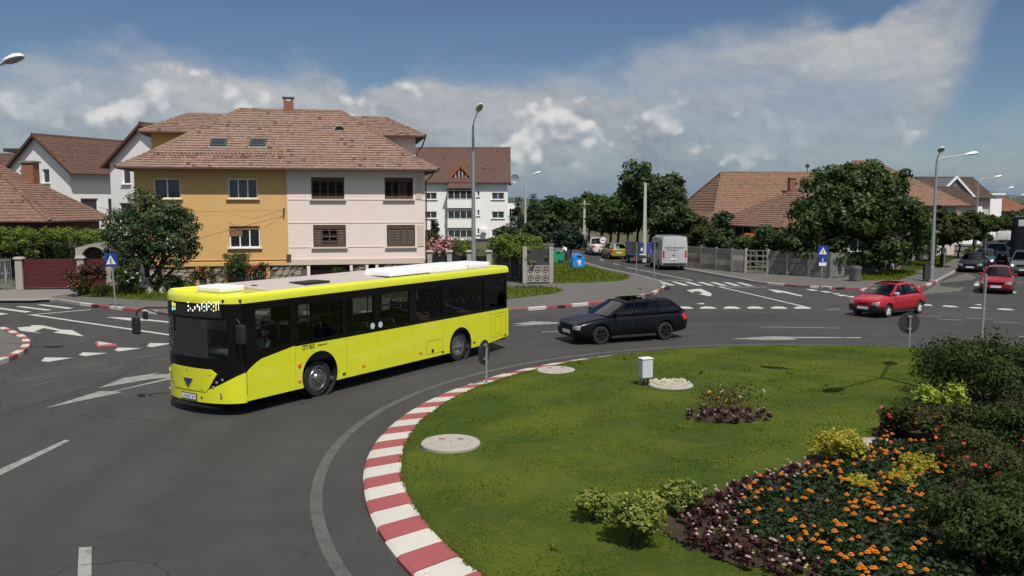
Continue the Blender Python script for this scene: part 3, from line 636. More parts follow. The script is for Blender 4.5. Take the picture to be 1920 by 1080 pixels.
verge([(1600, 526), (1685, 525.5), (1718, 514), (1712, 509), (1666, 506), (1600, 512)], pav[1]); verge([(1690, 504.5), (1741, 506.5), (1766, 498.5), (1793, 483), (1770, 482), (1700, 494)], pav[1])
verge([(1800, 478), (1822, 470), (1838, 462), (1820, 462)], pav[1])

# ---- painted markings, left arm
Z4 = lambda *q: zoomed(0, 540, .2407, q)
for q in ([(68.8, 571.7), (80.8, 570.9), (138.4, 577.7), (127, 579.5)], [(29, 575), (41, 574.3), (99, 581.2), (86, 582.4)], [(-12, 578), (0, 577), (59, 584.6), (46, 586.3)], [(-52, 582), (-38, 581), (17, 589), (0, 590.5)]): mark('zebra_stripe', q)
stripe('lane_line', (52, 590.8), (170, 580.6), .17); stripe('lane_line', (58, 590.2), (330, 630), .20, z=.0075)
mark('lane_arrow', Z4((133, 308), (245, 300), (240, 290), (330, 292), (480, 325), (560, 328), (655, 378), (415, 348), (465, 335), (340, 313), (265, 340), (325, 352), (160, 335)))
for q in ([(320, 570), (350, 542), (560, 545), (375, 577)], [(613, 522), (645, 502), (840, 508), (665, 532)], [(890, 485), (920, 465), (1103, 470), (925, 495)], [(1145, 455), (1165, 430), (1340, 433), (1185, 461)]): mark('give_way_mark', Z4(*q))
mark('red_patch', Z4((738, 425), (760, 412), (905, 436), (915, 450), (760, 460)), 'paint_red', .005); mark('warning_triangle', Z4((765, 418), (880, 437), (768, 447)), z=.008)
for a, b in (((610, 628), (835, 587)), ((720, 658), (955, 615)), ((120, 730), (380, 680)), ((240, 768), (480, 712)), ((1065, 546), (1260, 515)), ((1170, 572), (1330, 544))): stripe('lane_dash', *Z4(a, b), .12, 'paint_faint')
mark('lane_arrow', Z4((770, 780), (960, 702), (1150, 675), (1260, 653), (1190, 678), (1330, 668), (1330, 697), (1150, 715)), 'paint_worn'); mark('lane_arrow', Z4((345, 940), (770, 805), (880, 806), (1320, 700), (1330, 712), (900, 806), (955, 813)), 'paint_worn')
mark('lane_arrow', Z4((825, 228), (900, 228), (1090, 238), (1320, 262), (1320, 272), (1150, 255), (1000, 253)))
mark('lane_dash', [(0, 892), (0, 880), (122, 825), (131, 826.5)], 'paint_worn'); mark('lane_dash', [(148, 1027), (172, 1026), (171, 1110), (144, 1110)], 'paint_worn')
mark('tyre_mark', Z4((1175, 535), (1180, 545), (1090, 605), (980, 670), (790, 750), (540, 835), (300, 905), (0, 990), (0, 975), (300, 890), (540, 820), (790, 738), (980, 655), (1085, 595)), 'asphalt_patch', .003)
# ---- centre and right arms
Z3 = lambda *q: zoomed(940, 480, .3229, q)
for x in (905, 985, 1060, 1135, 1208, 1285, 1360): mark('zebra_stripe', Z3((x, 148 + (x - 905) * .012), (x + 32, 149 + (x - 905) * .012), (x + 108, 171 + (x - 905) * .006), (x + 72, 171 + (x - 905) * .006)))
mark('lane_arrow', Z3((1075, 200), (1125, 192), (1160, 191), (1222, 218), (1215, 235), (1145, 222), (1172, 217), (1150, 206), (1108, 207), (1120, 217)))
stripe('lane_line', *Z3((1255, 180), (1545, 181)), .15); stripe('lane_line', *Z3((1262, 178), (1790, 302)), .17, z=.0075)
mark('lane_arrow', Z3((1545, 193), (1600, 198), (1650, 206), (1750, 231), (1740, 235), (1640, 213), (1600, 213)))
for x in (1015, 1150, 1287, 1424, 1561, 1697): mark('give_way_mark', Z3((x, 301), (x + 30, 293), (x + 75, 295), (x + 102, 304), (x + 90, 307), (x + 10, 306)))
mark('warning_triangle', Z3((1125, 278), (1175, 273), (1178, 281)))
stripe('lane_line', *Z3((727, 66), (1110, 142)), .12); stripe('lane_line', *Z3((903, 141), (1110, 142)), .14, z=.0075); stripe('lane_line', *Z3((780, 115), (905, 146)), .10, 'paint_worn'); stripe('lane_dash', *Z3((650, 44), (685, 52)), .12); stripe('lane_dash', (1124, 486), (1132, 489), .12)
mark('lane_arrow', Z3((60, 396), (180, 380), (270, 383), (380, 388), (380, 391), (60, 408), (140, 397)), 'paint_worn'); stripe('lane_line', *Z3((235, 443), (420, 434)), .14, 'paint_worn')
stripe('lane_line', *Z3((1505, 413), (1960, 419)), .12, 'paint_worn')
mark('lane_arrow', Z3((1335, 482), (1540, 468), (1590, 467), (1680, 470), (2090, 472), (2090, 478), (1690, 478), (1720, 486), (1560, 489)), 'paint_worn')
for a, b in (((1210, 333), (1270, 331)), ((1420, 333), (1530, 331)), ((1610, 320), (1700, 319)), ((170, 338), (270, 334)), ((60, 360), (130, 357)), ((250, 352), (350, 347)), ((1700, 336), (1780, 335)), ((405, 330), (480, 328))): stripe('lane_dash', *Z3(a, b), .12, 'paint_faint')
Z2 = lambda *q: zoomed(1560, 480, .1875, q)
for q in ([(885, 489), (920, 482), (975, 484), (1012, 496), (990, 500), (900, 495)], [(1090, 502), (1130, 495), (1220, 500), (1275, 514), (1180, 513)], [(1360, 518), (1400, 510), (1500, 515), (1552, 527), (1440, 526)], [(1640, 533), (1690, 524), (1780, 530), (1832, 543), (1740, 543)], [(1930, 546), (1980, 538), (2070, 545), (2120, 558)]): mark('give_way_mark', Z2(*q))
mark('warning_triangle', Z2((1420, 486), (1490, 482), (1492, 495)))
for q in ([(0, 372), (70, 375), (85, 380), (20, 382)], [(30, 386), (100, 388), (170, 398), (90, 402)], [(130, 402), (220, 402), (290, 416), (200, 418)], [(-130, 352), (-60, 353), (10, 365), (-60, 367)], [(-270, 333), (-200, 334), (-130, 347), (-200, 349)], [(220, 420), (310, 420), (380, 434), (290, 436)]): mark('zebra_stripe', Z2(*q))
for a, b in (((1055, 631), (1310, 643)), ((1350, 620), (1610, 632)), ((1620, 658), (1890, 672)), ((-30, 722), (80, 724)), ((-60, 540), (85, 530)), ((170, 518), (260, 515)), ((880, 600), (1080, 606))): stripe('lane_dash', *Z2(a, b), .12, 'paint_worn')
stripe('lane_line', *Z2((1868, 805), (2100, 815)), .13, 'paint_worn'); mark('zebra_stripe', Z2((1415, 297), (1435, 268), (1470, 270), (1470, 300))); mark('zebra_stripe', Z2((1770, 378), (1800, 352), (1850, 360), (1830, 372))); stripe('lane_line', *Z2((1440, 260), (1480, 256)), .15); stripe('lane_line', *Z2((1850, 262), (2050, 266)), .15)
mark('asphalt_patch', Z3((1050, 356), (1600, 350), (1620, 362), (1590, 377), (1050, 379)), 'asphalt_patch', .003); mark('asphalt_patch', Z2((880, 400), (1000, 388), (1370, 398), (1340, 436), (930, 436)), 'asphalt_patch', .003)
mark('asphalt_patch', Z2((1080, 270), (1440, 235), (1420, 300), (1250, 318), (1080, 300)), 'asphalt_patch', .0025)
mark('concrete_patch', [(1725, 552), (1800, 546), (1830, 520), (1812, 512), (1760, 530)], 'pavement_asphalt', .002)

# ---- splitter island at the left edge
SPL = Z4((-140, 360), (-60, 335), (10, 325), (40, 333), (95, 350), (150, 378), (200, 402), (236, 440), (232, 475), (185, 518), (110, 560), (0, 597), (-140, 640))
SP = [XY(at(*q)) for q in SPL]
m = MB(); m.prism(SP, -.04, .10); spl = tag(m.build('splitter_island', 'pavement_asphalt'), kind='structure')
kerb(SP[1:], spl, ['kerb_red', 'kerb_white'], [.72, .62], inward=1 if sum(SP[i][0] * SP[(i + 1) % len(SP)][1] - SP[(i + 1) % len(SP)][0] * SP[i][1] for i in range(len(SP))) > 0 else -1, h=.15, w=.24)

# ---- the roundabout's island
IC, IR, IRI = Vector((9.55, 16.72)), 12.35, 11.72
def zi(x, y):
    r = math.hypot(x - IC.x, y - IC.y)
    return .15 + .15 * min(1, max(0, (IRI - r) / .6)) ** .6 + .16 * (1 - min(1, (r / IRI)) ** 2)
def isl(px_, py_):
    z = .3
    for _ in range(5): p = at(px_, py_, z); z = zi(p.x, p.y)
    return Vector((p.x, p.y, z))
m = MB(); nr_, na = 26, 120
for i in range(nr_ + 1):
    r = IRI * (1 - (1 - i / nr_) ** 1.6)
    for k in range(na):
        a = 2 * math.pi * k / na; x, y = IC.x + r * math.cos(a), IC.y + r * math.sin(a); m.v.append((x, y, zi(x, y) + (.012 * math.sin(x * 2.3) * math.sin(y * 2.9) if i < nr_ else -.06)))
for i in range(nr_):
    for k in range(na): m.f.append((i * na + k, (i + 1) * na + k, (i + 1) * na + (k + 1) % na, i * na + (k + 1) % na)); m.m.append(0)
LAWN = tag(m.build('island_lawn', 'lawn', smooth=180), kind='structure')
NB = 132; rnd = random.Random(8)
for k in range(NB):
    a0, a1 = 2 * math.pi * k / NB + R(1.1), 2 * math.pi * (k + 1) / NB + R(1.1); prof = [(IR, -.05), (IR, .055), (IR - .06, .085), (IRI + .03, .165), (IRI - .05, .165), (IRI - .05, -.05)]
    g_ = .004; m = MB(); rings = []
    for j in range(4):
        a = a0 + g_ / 12 + (a1 - a0 - 2 * g_ / 12) * j / 3; rings.append([(IC.x + r * math.cos(a), IC.y + r * math.sin(a), z) for r, z in prof])
    m.loft(rings); o = m.build('kerb_stone', RW[k % 2], LAWN, fix=True); o.location = (rnd.uniform(-.012, .012), rnd.uniform(-.012, .012), rnd.uniform(-.010, .008))
m = MB(); n_ = 160
for k in range(n_):
    a0, a1 = 2 * math.pi * k / n_, 2 * math.pi * (k + 1) / n_
    p = lambda a, r: (IC.x + r * math.cos(a), IC.y + r * math.sin(a), .0055)
    m.quad(p(a0, 13.04), p(a0, 13.24), p(a1, 13.24), p(a1, 13.04))
o = m.build('edge_line', 'paint_faint', ROAD)
def inside(p, poly):
    c = False; n = len(poly); x, y = p
    for i in range(n):
        (x0, y0), (x1, y1) = poly[i], poly[(i + 1) % n]
        if (y0 > y) != (y1 > y) and x < (x1 - x0) * (y - y0) / (y1 - y0) + x0: c = not c
    return c
BED = [XY(isl(*q)) for q in ((1225, 985), (1270, 962), (1330, 930), (1420, 892), (1500, 872), (1530, 852), (1600, 840), (1648, 808), (1690, 782), (1715, 755), (1760, 715), (1830, 690))] + [(14, 22.5), (13.5, 15), (10, 9), (6.5, 9.6), (4.6, 10.9), XY(isl(1400, 1068)), XY(isl(1290, 1030))]
BED2C = isl(1355, 776)
def soil(poly, name, dz=.02, step=.075):
    xs = [p[0] for p in poly]; ys = [p[1] for p in poly]; m = MB(); idx = {}
    def vid(i, j):
        if (i, j) not in idx: x, y = min(xs) + i * step, min(ys) + j * step; idx[(i, j)] = len(m.v); m.v.append((x, y, zi(x, y) + dz + .03 * math.sin(x * 9.1 + y * 3) * math.sin(y * 8.3)))
        return idx[(i, j)]
    for i in range(int((max(xs) - min(xs)) / step)):
        for j in range(int((max(ys) - min(ys)) / step)):
            if inside((min(xs) + (i + .5) * step, min(ys) + (j + .5) * step), poly): m.f.append((vid(i, j), vid(i + 1, j), vid(i + 1, j + 1), vid(i, j + 1))); m.m.append(0)
    return tag(m.build(name, 'soil', smooth=180), kind='structure')
soil(BED, 'flower_bed_soil'); B2 = [(BED2C.x + .8 * math.cos(t * .5236), BED2C.y - .1 + .75 * math.sin(t * .5236)) for t in range(12)]; soil(B2, 'flower_bed_soil', step=.06)
# ================================================================== buildings
def V3(x, y, z): return (x, y, z)
def hip_roof(root, x0, x1, y0, y1, ze, zr, rx0, rx1, ry, tile, course=.34, tw=.24, seed=0, flare=None, fascia=True, ry1=None, lift=.045):
    """ring of eaves, optional flatter skirt (inset, z), ridge from rx0 to rx1 at depth ry"""
    ry1 = ry if ry1 is None else ry1
    e = [(x0, y0, ze), (x1, y0, ze), (x1, y1, ze), (x0, y1, ze)]; faces = []; rid = []
    if flare:
        k, zf = flare; f = [(x0 + k, y0 + k, zf), (x1 - k, y0 + k, zf), (x1 - k, y1 - k, zf), (x0 + k, y1 - k, zf)]
        faces += [[e[i], e[(i + 1) % 4], f[(i + 1) % 4], f[i]] for i in range(4)]; rid += [(e[i], f[i]) for i in range(4)]
    else: f = e
    a, b = (rx0, ry, zr), (rx1, ry1, zr)
    if abs(rx0 - rx1) + abs(ry - ry1) < .01: faces += [[f[i], f[(i + 1) % 4], a] for i in range(4)]; rid += [(q, a) for q in f]
    elif ry == ry1: faces += [[f[0], f[1], b, a], [f[1], f[2], b], [f[2], f[3], a, b], [f[3], f[0], a]]; rid += [(f[0], a), (f[3], a), (f[1], b), (f[2], b), (a, b)]
    else: faces += [[f[0], f[1], a], [f[1], f[2], b, a], [f[2], f[3], b], [f[3], f[0], a, b]]; rid += [(f[0], a), (f[1], a), (f[2], b), (f[3], b), (a, b)]
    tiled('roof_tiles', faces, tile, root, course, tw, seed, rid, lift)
    if fascia:
        s_ = MB(); s_.quad(*[(p[0], p[1], ze - .06) for p in e[::-1]]); s_.build('soffit', 'soffit', root)
        gt = MB()
        for i in range(4):
            p, q = Vector(e[i]), Vector(e[(i + 1) % 4]); gt.tube([p + Vector((0, 0, -.05)), q + Vector((0, 0, -.05))], .075, 6)
        gt.build('gutter', 'gutter', root)
def gable_roof(root, x0, x1, y0, y1, ze, zr, tile, axis='x', course=.34, tw=.24, seed=0, ym=None):
    if axis == 'x':
        ym = (y0 + y1) / 2 if ym is None else ym; a, b = (x0, ym, zr), (x1, ym, zr); F = [[(x0, y0, ze), (x1, y0, ze), b, a], [(x1, y1, ze), (x0, y1, ze), a, b]]
        ends = [[(x0, y0, ze), (x0, ym, zr), (x0, y1, ze)], [(x1, y0, ze), (x1, ym, zr), (x1, y1, ze)]]
    else:
        xm = (x0 + x1) / 2; a, b = (xm, y0, zr), (xm, y1, zr); F = [[(x1, y0, ze), (x1, y1, ze), b, a], [(x0, y1, ze), (x0, y0, ze), a, b]]
        ends = [[(x0, y0, ze), (xm, y0, zr), (x1, y0, ze)], [(x0, y1, ze), (xm, y1, zr), (x1, y1, ze)]]
    tiled('roof_tiles', F, tile, root, course, tw, seed, [(a, b)])
    for e in ends:                                   # barge boards
        for i in (0, 1):
            v = MB()
            p, q = Vector(e[i]), Vector(e[i + 1]); v.add([p + Vector((0, 0, -.24)), q + Vector((0, 0, -.24)), q + Vector((0, 0, .02)), p + Vector((0, 0, .02))], [(0, 1, 2, 3)]); v.build('barge_board', 'soffit', root)
    u = MB()
    for f in F: u.quad(*[(p[0], p[1], p[2] - .10) for p in f])
    u.build('soffit', 'soffit', root)
    gt = MB()
    for f in F: gt.tube([Vector(f[0]) + Vector((0, 0, -.06)), Vector(f[1]) + Vector((0, 0, -.06))], .07, 6)
    gt.build('gutter', 'gutter', root)
def walls(root, W_, D_, z0, ze, m_, front=(), left=(), right=(), back=(), gables=None, frame='pvc_white', sill='pvc_white', curtain=False, base=None):
    mb = MB(); sides = (((0, 0, 0), (1, 0, 0), W_, front), ((W_, 0, 0), (0, 1, 0), D_, right), ((W_, D_, 0), (-1, 0, 0), W_, back), ((0, D_, 0), (0, -1, 0), D_, left))
    for o, u, L, ops in sides: wall_face(mb, o, u, L, z0, ze, [q[:4] for q in ops])
    if gables:
        ax, zr = gables
        if ax == 'x': mb.quad((0, D_, ze), (0, 0, ze), (0, D_ / 2, zr)); mb.quad((W_, 0, ze), (W_, D_, ze), (W_, D_ / 2, zr))
        else: mb.quad((0, 0, ze), (W_, 0, ze), (W_ / 2, 0, zr)); mb.quad((W_, D_, ze), (0, D_, ze), (W_ / 2, D_, zr))
    w = mb.build('wall', m_, root)
    for o, u, L, ops in sides:
        for q in ops: window(root, o, u, *q[:4], cols=q[4] if len(q) > 4 else 2, frame=frame, sill=sill, curtain=curtain)
    return w

# ---------------------------------------------------------------- the two-family house behind the bus
HO = Vector((-22.2, 50.5, 0)); HV = Vector((16.7, 3.5, 0)); HW = HV.length; HA = math.atan2(HV.y, HV.x); hu = HV.normalized(); hb = Vector((-hu.y, hu.x, 0))
house = empty('two_family_house', HO, HA, 'large two-family house, left half ochre and right half pale cream, under one hipped tile roof', 'house')
def hloc(p): d = Vector(p) - HO; return Vector((d.dot(hu), d.dot(hb), p[2]))
def hray(pxl, pt, nr):                              # pixel -> plane given in house coordinates
    d = ray(*pxl); C0 = hloc((0, 0, CAMH)); dl = Vector((d.dot(hu), d.dot(hb), d.z)); pt, nr = Vector(pt), Vector(nr); t = (pt - C0).dot(nr) / dl.dot(nr); return C0 + dl * t
ZH = lambda x, y: (230 + .3148 * x, 180 + .3148 * y)
def hf(x, y): p = hray(ZH(x, y), (0, 0, 0), (0, 1, 0)); return p.x, p.z
def hop(x0, y0, x1, y1): a = hf(x0, (y0 + y1) / 2); b = hf(x1, (y0 + y1) / 2); t = hf((x0 + x1) / 2, y0); d = hf((x0 + x1) / 2, y1); return (a[0], b[0], d[1], t[1])
XS = hf(982, 700)[0]; ZE = 7.25; ZP = hf(980, 1006)[1]; HD = 11.0
w1, w2, w3 = hop(185, 490, 345, 612), hop(628, 492, 803, 612), hop(636, 775, 818, 903); w4 = hop(185, 775, 345, 903)
s1, s2, s3, s4 = hop(1123, 484, 1320, 614), hop(1560, 486, 1730, 614), hop(1135, 768, 1330, 900), hop(1573, 768, 1742, 897)
mb = MB(); wall_face(mb, (0, 0, 0), (1, 0, 0), XS, ZP, ZE, [w1, w2, w3, w4]); wall_face(mb, (0, HD, 0), (0, -1, 0), HD, 0, ZE, []); wall_face(mb, (HW / 2, HD, 0), (-1, 0, 0), HW / 2, 0, ZE, [])
mb.build('wall', 'wall_ochre', house)['label'] = 'ochre rendered left half'
sh = lambda op: (op[0] - XS, op[1] - XS, op[2], op[3])
mb = MB(); wall_face(mb, (XS, -.02, 0), (1, 0, 0), HW - XS, ZP, ZE, [sh(q) for q in (s1, s2, s3, s4)]); wall_face(mb, (HW, -.02, 0), (0, 1, 0), HD, 0, ZE, []); wall_face(mb, (HW, HD, 0), (-1, 0, 0), HW / 2, 0, ZE, [])
mb.quad((XS, 0, ZP), (XS, -.02, ZP), (XS, -.02, ZE), (XS, 0, ZE)); mb.build('wall', 'wall_cream', house)['label'] = 'pale cream rendered right half'
for q, c_ in ((w1, 2), (w2, 3), (w4, 2)): window(house, (0, 0, 0), (1, 0, 0), *q, cols=c_, curtain=True, sill='wall_ochre', pane='clear_glass')  # curtains kept pale, their grey also standing in for sky reflected in the panes
ww = window(house, (0, 0, 0), (1, 0, 0), *w3, cols=3, curtain=True, pane='clear_glass')
bm_ = MB(); a, b, c, d = w3; bm_.box(((a * .58 + b * .42) - (b - a) * .21, .10, d - (d - c) * .24), ((b - a) * .42, .05, (d - c) * .46)); bm_.box(((a + b) / 2 + .3, .09, d - .12), (b - a - .7, .05, .22)); bm_.build('roller_blind', 'blind_brown', ww)
rm = MB(); a, b, c, d = w3; rm.quad((a, .45, c), (b, .45, c), (b, .45, d), (a, .45, d)); rm.build('room', 'room_dark', house)
def shutters(op, louvres):
    a, b, c, d = op; f = MB(); fw = .09; f.box(((a + b) / 2, .05, c + fw), (b - a, .09, 2 * fw)); f.box(((a + b) / 2, .05, d - 1.4 * fw), (b - a, .09, 2.8 * fw)); ws = (b - a - fw) / 4
    for i in range(5): f.box((a + fw / 2 + ws * i, .047, (c + d) / 2), (fw, .085, d - c - .01))
    o = f.build('window_shutter', 'shutter', house); bk = MB(); bk.quad((a, .13, c), (b, .13, c), (b, .13, d), (a, .13, d)); bk.build('backing', 'room_dark', o)
    for i in range(4):
        x0 = a + fw + ws * i; ns = 9; z0, z1 = c + 2 * fw + .02, d - 2.8 * fw - .02
        lv = louvres[i]
        for j in range(ns):
            z = z0 + (z1 - z0) * (j + .5) / ns; s_ = MB(); h = .05 if lv else .02
            cx_, w_ = x0 + (ws - fw) / 2, ws - fw - .01
            if not lv and j not in (0, 1, 4, 8): continue
            s_.extr([(cx_ - w_ / 2, .01, z - h), (cx_ - w_ / 2, .025, z - h - .01), (cx_ - w_ / 2, .09, z + h), (cx_ - w_ / 2, .075, z + h + .01)], (w_, 0, 0)); s_.build('slat', 'shutter', o)
    s_ = MB(); s_.box(((a + b) / 2, -.06, c - .05), (b - a + .2, .22, .08)); s_.build('sill', 'cream_trim', o)
shutters(s1, (0, 0, 0, 0)); shutters(s2, (0, 0, 1, 0)); shutters(s3, (1, 0, 0, 1)); shutters(s4, (1, 1, 1, 1))
tr = MB()                                          # bands and panels of the cream half
for y, h in ((616, .05), (766, .05), (899, .05)):
    for x0, x1 in ((XS + .06, s1[0] - .12), (s1[1] + .12, s2[0] - .12), (s2[1] + .45, HW - .02)):
        if y == 766: continue
        tr.box(((x0 + x1) / 2, -.032, hf(1200, y)[1]), (x1 - x0, .03, h))
tr.box(((XS + HW) / 2, -.032, hf(1200, 766)[1] + .12), (HW - XS - .06, .03, .05))
tr.build('string_course', 'wall_cream', house)
bd = MB(); bd.box(((XS + HW) / 2, -.06, ZP + .16), (HW - XS + .04, .1, .34)); bd.build('base_band', 'cream_trim', house)
bd = MB(); bd.box((XS / 2, -.05, ZP + .09), (XS, .12, .2)); bd.box((XS / 2, -.025, ZP + .36), (XS, .05, .06)); bd.build('base_band', 'wall_ochre', house)
for q in ((1745, 487, 1783, 615), (1755, 768, 1793, 895)):
    a, b, c, d = hop(*q); s_ = MB(); s_.box(((a + b) / 2, -.04, (c + d) / 2), (b - a, .03, d - c)); s_.build('render_panel', 'cream_trim', house)
s_ = MB(); q = hop(978, 943, 1004, 980); s_.box(((q[0] + q[1]) / 2, -.1, (q[2] + q[3]) / 2), (q[1] - q[0], .16, q[3] - q[2])); s_.build('meter_box', 'wall_maroon', house)
s_ = MB(); z_ = hf(990, 680)[1]; s_.box((XS - .2, -.12, z_), (.08, .25, .3)); s_.tube([(XS - .2, -.2, z_), (XS - 2, -.6, z_ - .5), (XS - 3.4, -.3, z_ - .2)], .007, 5); s_.tube([(XS - .2, -.2, z_), (XS - 9, -1.5, z_ - .15), (-4, -4, z_ + 1)], .007, 5); s_.build('cable_bracket', 'black_matt', house)
# plinth: field stones between rendered piers
pl = MB(); gar = (hf(1118, 1020)[0], hf(1352, 1020)[0]); sm = (hf(1465, 1030)[0], hf(1505, 1030)[0]); bs = (hf(457, 1040)[0], hf(497, 1040)[0]); bw = (hf(760, 1040)[0], hf(853, 1040)[0])
wall_face(pl, (0, .05, 0), (1, 0, 0), HW, 0, ZP, [(gar[0], gar[1], .02, ZP - .02), (sm[0], sm[1], ZP - .55, ZP - .03), (bs[0], bs[1], ZP - .85, ZP - .05), (bw[0], bw[1], ZP - .8, ZP - .08)], depth=.5)
plinth = pl.build('plinth', 'stone_joint', house)
gd = MB(); gd.quad((gar[0], .6, 0), (gar[1], .6, 0), (gar[1], .6, ZP), (gar[0], .6, ZP)); gd.quad((sm[0], .5, 0), (sm[1], .5, 0), (sm[1], .5, ZP), (sm[0], .5, ZP)); gd.quad((bs[0], .4, 0), (bs[1], .4, 0), (bs[1], .4, ZP), (bs[0], .4, ZP)); gd.quad((bw[0], .4, 0), (bw[1], .4, 0), (bw[1], .4, ZP), (bw[0], .4, ZP)); gd.build('cellar_back', 'shutter', plinth)
gd = MB(); gd.box(((gar[0] + gar[1]) / 2, .35, .55), (gar[1] - gar[0], .06, .7)); gd.build('garage_door', 'wall_maroon', plinth)
for i in range(6):
    gd = MB(); x = bw[0] + (bw[1] - bw[0]) * (i + .5) / 6; gd.box((x, .1, ZP - .44), (.03, .03, .7)); gd.build('window_bar', 'lamp_white', plinth)
piers = [(hf(435, 1040)[0], hf(456, 1040)[0], 'wall_ochre'), (hf(498, 1040)[0], hf(517, 1040)[0], 'wall_ochre'), (hf(600, 1040)[0], hf(625, 1040)[0], 'wall_ochre'), (hf(855, 1040)[0], hf(877, 1040)[0], 'wall_ochre'), (hf(1098, 1040)[0], hf(1117, 1040)[0], 'wall_cream'), (hf(1353, 1040)[0], hf(1370, 1040)[0], 'wall_cream'), (hf(1447, 1040)[0], hf(1464, 1040)[0], 'wall_cream'), (hf(1506, 1040)[0], hf(1524, 1040)[0], 'wall_cream')]
for a, b, m_ in piers: p = MB(); p.box(((a + b) / 2, -.0, ZP / 2), (b - a, .14, ZP)); p.build('pier', m_, plinth)
block = [(p[0] - .05, p[1] + .05) for p in piers] + [gar, sm, bs, bw]
rnd = random.Random(5); cols_ = 42; rows_ = 4; gx, gz = HW / cols_, ZP / rows_
jit = {(i, j): (gx * (i + (.5 if j % 2 else 0)) + rnd.uniform(-.3, .3) * gx, gz * j + (rnd.uniform(-.28, .28) * gz if 0 < j < rows_ else 0)) for i in range(-1, cols_ + 2) for j in range(rows_ + 1)}
for i in range(-1, cols_):
    for j in range(rows_):
        q = [jit[(i, j)], jit[(i + 1, j)], jit[(i + 1, j + 1)], jit[(i, j + 1)]]
        if j % 2 == 1: q = [jit[(i, j)], jit[(i + 1, j)], jit.get((i + 2, j + 1), jit[(i + 1, j + 1)]), jit[(i + 1, j + 1)]]
        cx = sum(p[0] for p in q) / 4; cz = sum(p[1] for p in q) / 4
        if any(a - .12 < cx < b + .12 for a, b in block) or cx < .1 or cx > HW - .1: continue
        pts = []
        for k in range(4):
            p, n_ = q[k], q[(k + 1) % 4]; pts += [(cx + (p[0] - cx) * .78, cz + (p[1] - cz) * .78), (cx + ((p[0] + n_[0]) / 2 - cx) * .90, cz + ((p[1] + n_[1]) / 2 - cz) * .90)]
        dep = rnd.uniform(.02, .06); s_ = MB(); s_.extr([(x, .06, z) for x, z in pts], (0, -.03 - dep, 0)); s_.build('stone', rnd.choice(['stone_a', 'stone_b', 'stone_c', 'stone_a']), plinth)
# roof
rp0, rp1 = hray((450, 206), (0, 5.5, 0), (0, 1, 0)), hray((640, 208), (0, 5.5, 0), (0, 1, 0)); ZR = (rp0.z + rp1.z) / 2
OV = .80
hip_roof(house, -OV, HW + OV, -OV, 11 + OV, 7.12, ZR, rp0.x, rp1.x, 5.5, 'tile_pale', .30, .22, 11, flare=(1.3, 7.86), lift=.045)
roof_pt = (rp0.x, 5.5, ZR); f0 = Vector((0, -OV + 1.3, 7.86)); slope = (Vector(roof_pt) - Vector((rp0.x, f0.y, f0.z))).normalized(); rn = Vector((1, 0, 0)).cross(slope)
rang = math.atan2(slope.z, slope.y)
for (x0, y0, x1, y1) in ((533, 252, 610, 310), (770, 254, 842, 310)):
    a = hray(ZH((x0 + x1) / 2, (y0 + y1) / 2), roof_pt, rn); k = MB(); k.box((0, 0, .05), (.98, .85, .14)); o = k.build('skylight', 'sheet_dark', house, bevel=.02); o.location = a; o.rotation_euler = (rang, 0, 0)
    k = MB(); k.box((0, .03, .125), (.70, .58, .02)); k.build('pane', 'pane', o); k = MB(); k.box((0, -.55, .03), (1.15, .3, .03)); k.build('flashing', 'concrete_dark', o)
a = hray(ZH(1291, 195), roof_pt, rn); k = MB(); k.add([(-.32, -.22, .02), (.32, -.22, .02), (.12, .2, .03), (-.12, .2, .03), (-.2, -.2, .24), (.2, -.2, .24), (.08, .12, .16), (-.08, .12, .16)], [(0, 1, 5, 4), (1, 2, 6, 5), (2, 3, 7, 6), (3, 0, 4, 7), (4, 5, 6, 7)]); o = k.build('roof_vent', 'sheet_dark', house); o.location = a; o.rotation_euler = (rang, 0, 0)
k = MB(); rnd = random.Random(4)
for row, y in ((0, 352), (1, 368)):
    for i in range(34):
        a = hray(ZH(190 + i * 23 + row * 11, y), roof_pt, rn)
        if row and rnd.random() < .35: continue
        k.box(a + Vector((0, -.02, .09)), (.05, .04, .16)); 
k.build('snow_guards', 'wall_maroon', house)['kind'] = 'stuff'
c = hray((541, 200), (0, 5.6, 0), (0, 1, 0)); k = MB(); k.box((c.x, 5.6, ZR + .1), (.62, .6, 1.0)); ch = k.build('chimney', 'brick_red', house)
for dx in (-.24, .24):
    k = MB(); k.box((c.x + dx, 5.6, ZR + .69), (.1, .56, .2)); k.build('chimney_pillar', 'brick_red', ch)
k = MB(); k.box((c.x, 5.6, ZR + .83), (.78, .76, .07)); k.build('chimney_cap', 'concrete_dark', ch)
# taller rear wings on both sides
for x0, x1, m_, (e0, e1) in ((.15, 5.2, 'wall_ochre', (0, 0)), (HW - 4.6, HW - .1, 'wall_cream', (0, 0))):
    k = MB()
    for o_, u_, L_ in (((x0, 4.6, 0), (1, 0, 0), x1 - x0), ((x1, 4.6, 0), (0, 1, 0), 5.8), ((x1, 10.4, 0), (-1, 0, 0), x1 - x0), ((x0, 10.4, 0), (0, -1, 0), 5.8)): wall_face(k, o_, u_, L_, 7, 9.62, [])
    k.build('wing_wall', m_, house)
    xm0, xm1 = (x0 + 1.9, x1 + .5) if x0 < 3 else (x0 - .6, x1 - 1.8)
    hip_roof(house, x0 - .62, x1 + .62, 4.0, 11.0, 9.55, 11.0, xm0, xm1, 7.4, 'tile_pale', .30, .22, 31 + int(x0))
k = MB(); k.tube([(HW + .55, 4.2, 9.5), (HW + .35, 4.4, 8.9), (HW - .02, 4.5, 8.4), (HW - .02, 4.5, 7.6)], .05, 6); k.tube([(HW + .55, -.5, 7.05), (HW + .4, -.35, 6.7), (HW + .08, -.1, 6.4), (HW + .08, -.1, .3)], .05, 6); k.build('downpipe', 'gutter', house)

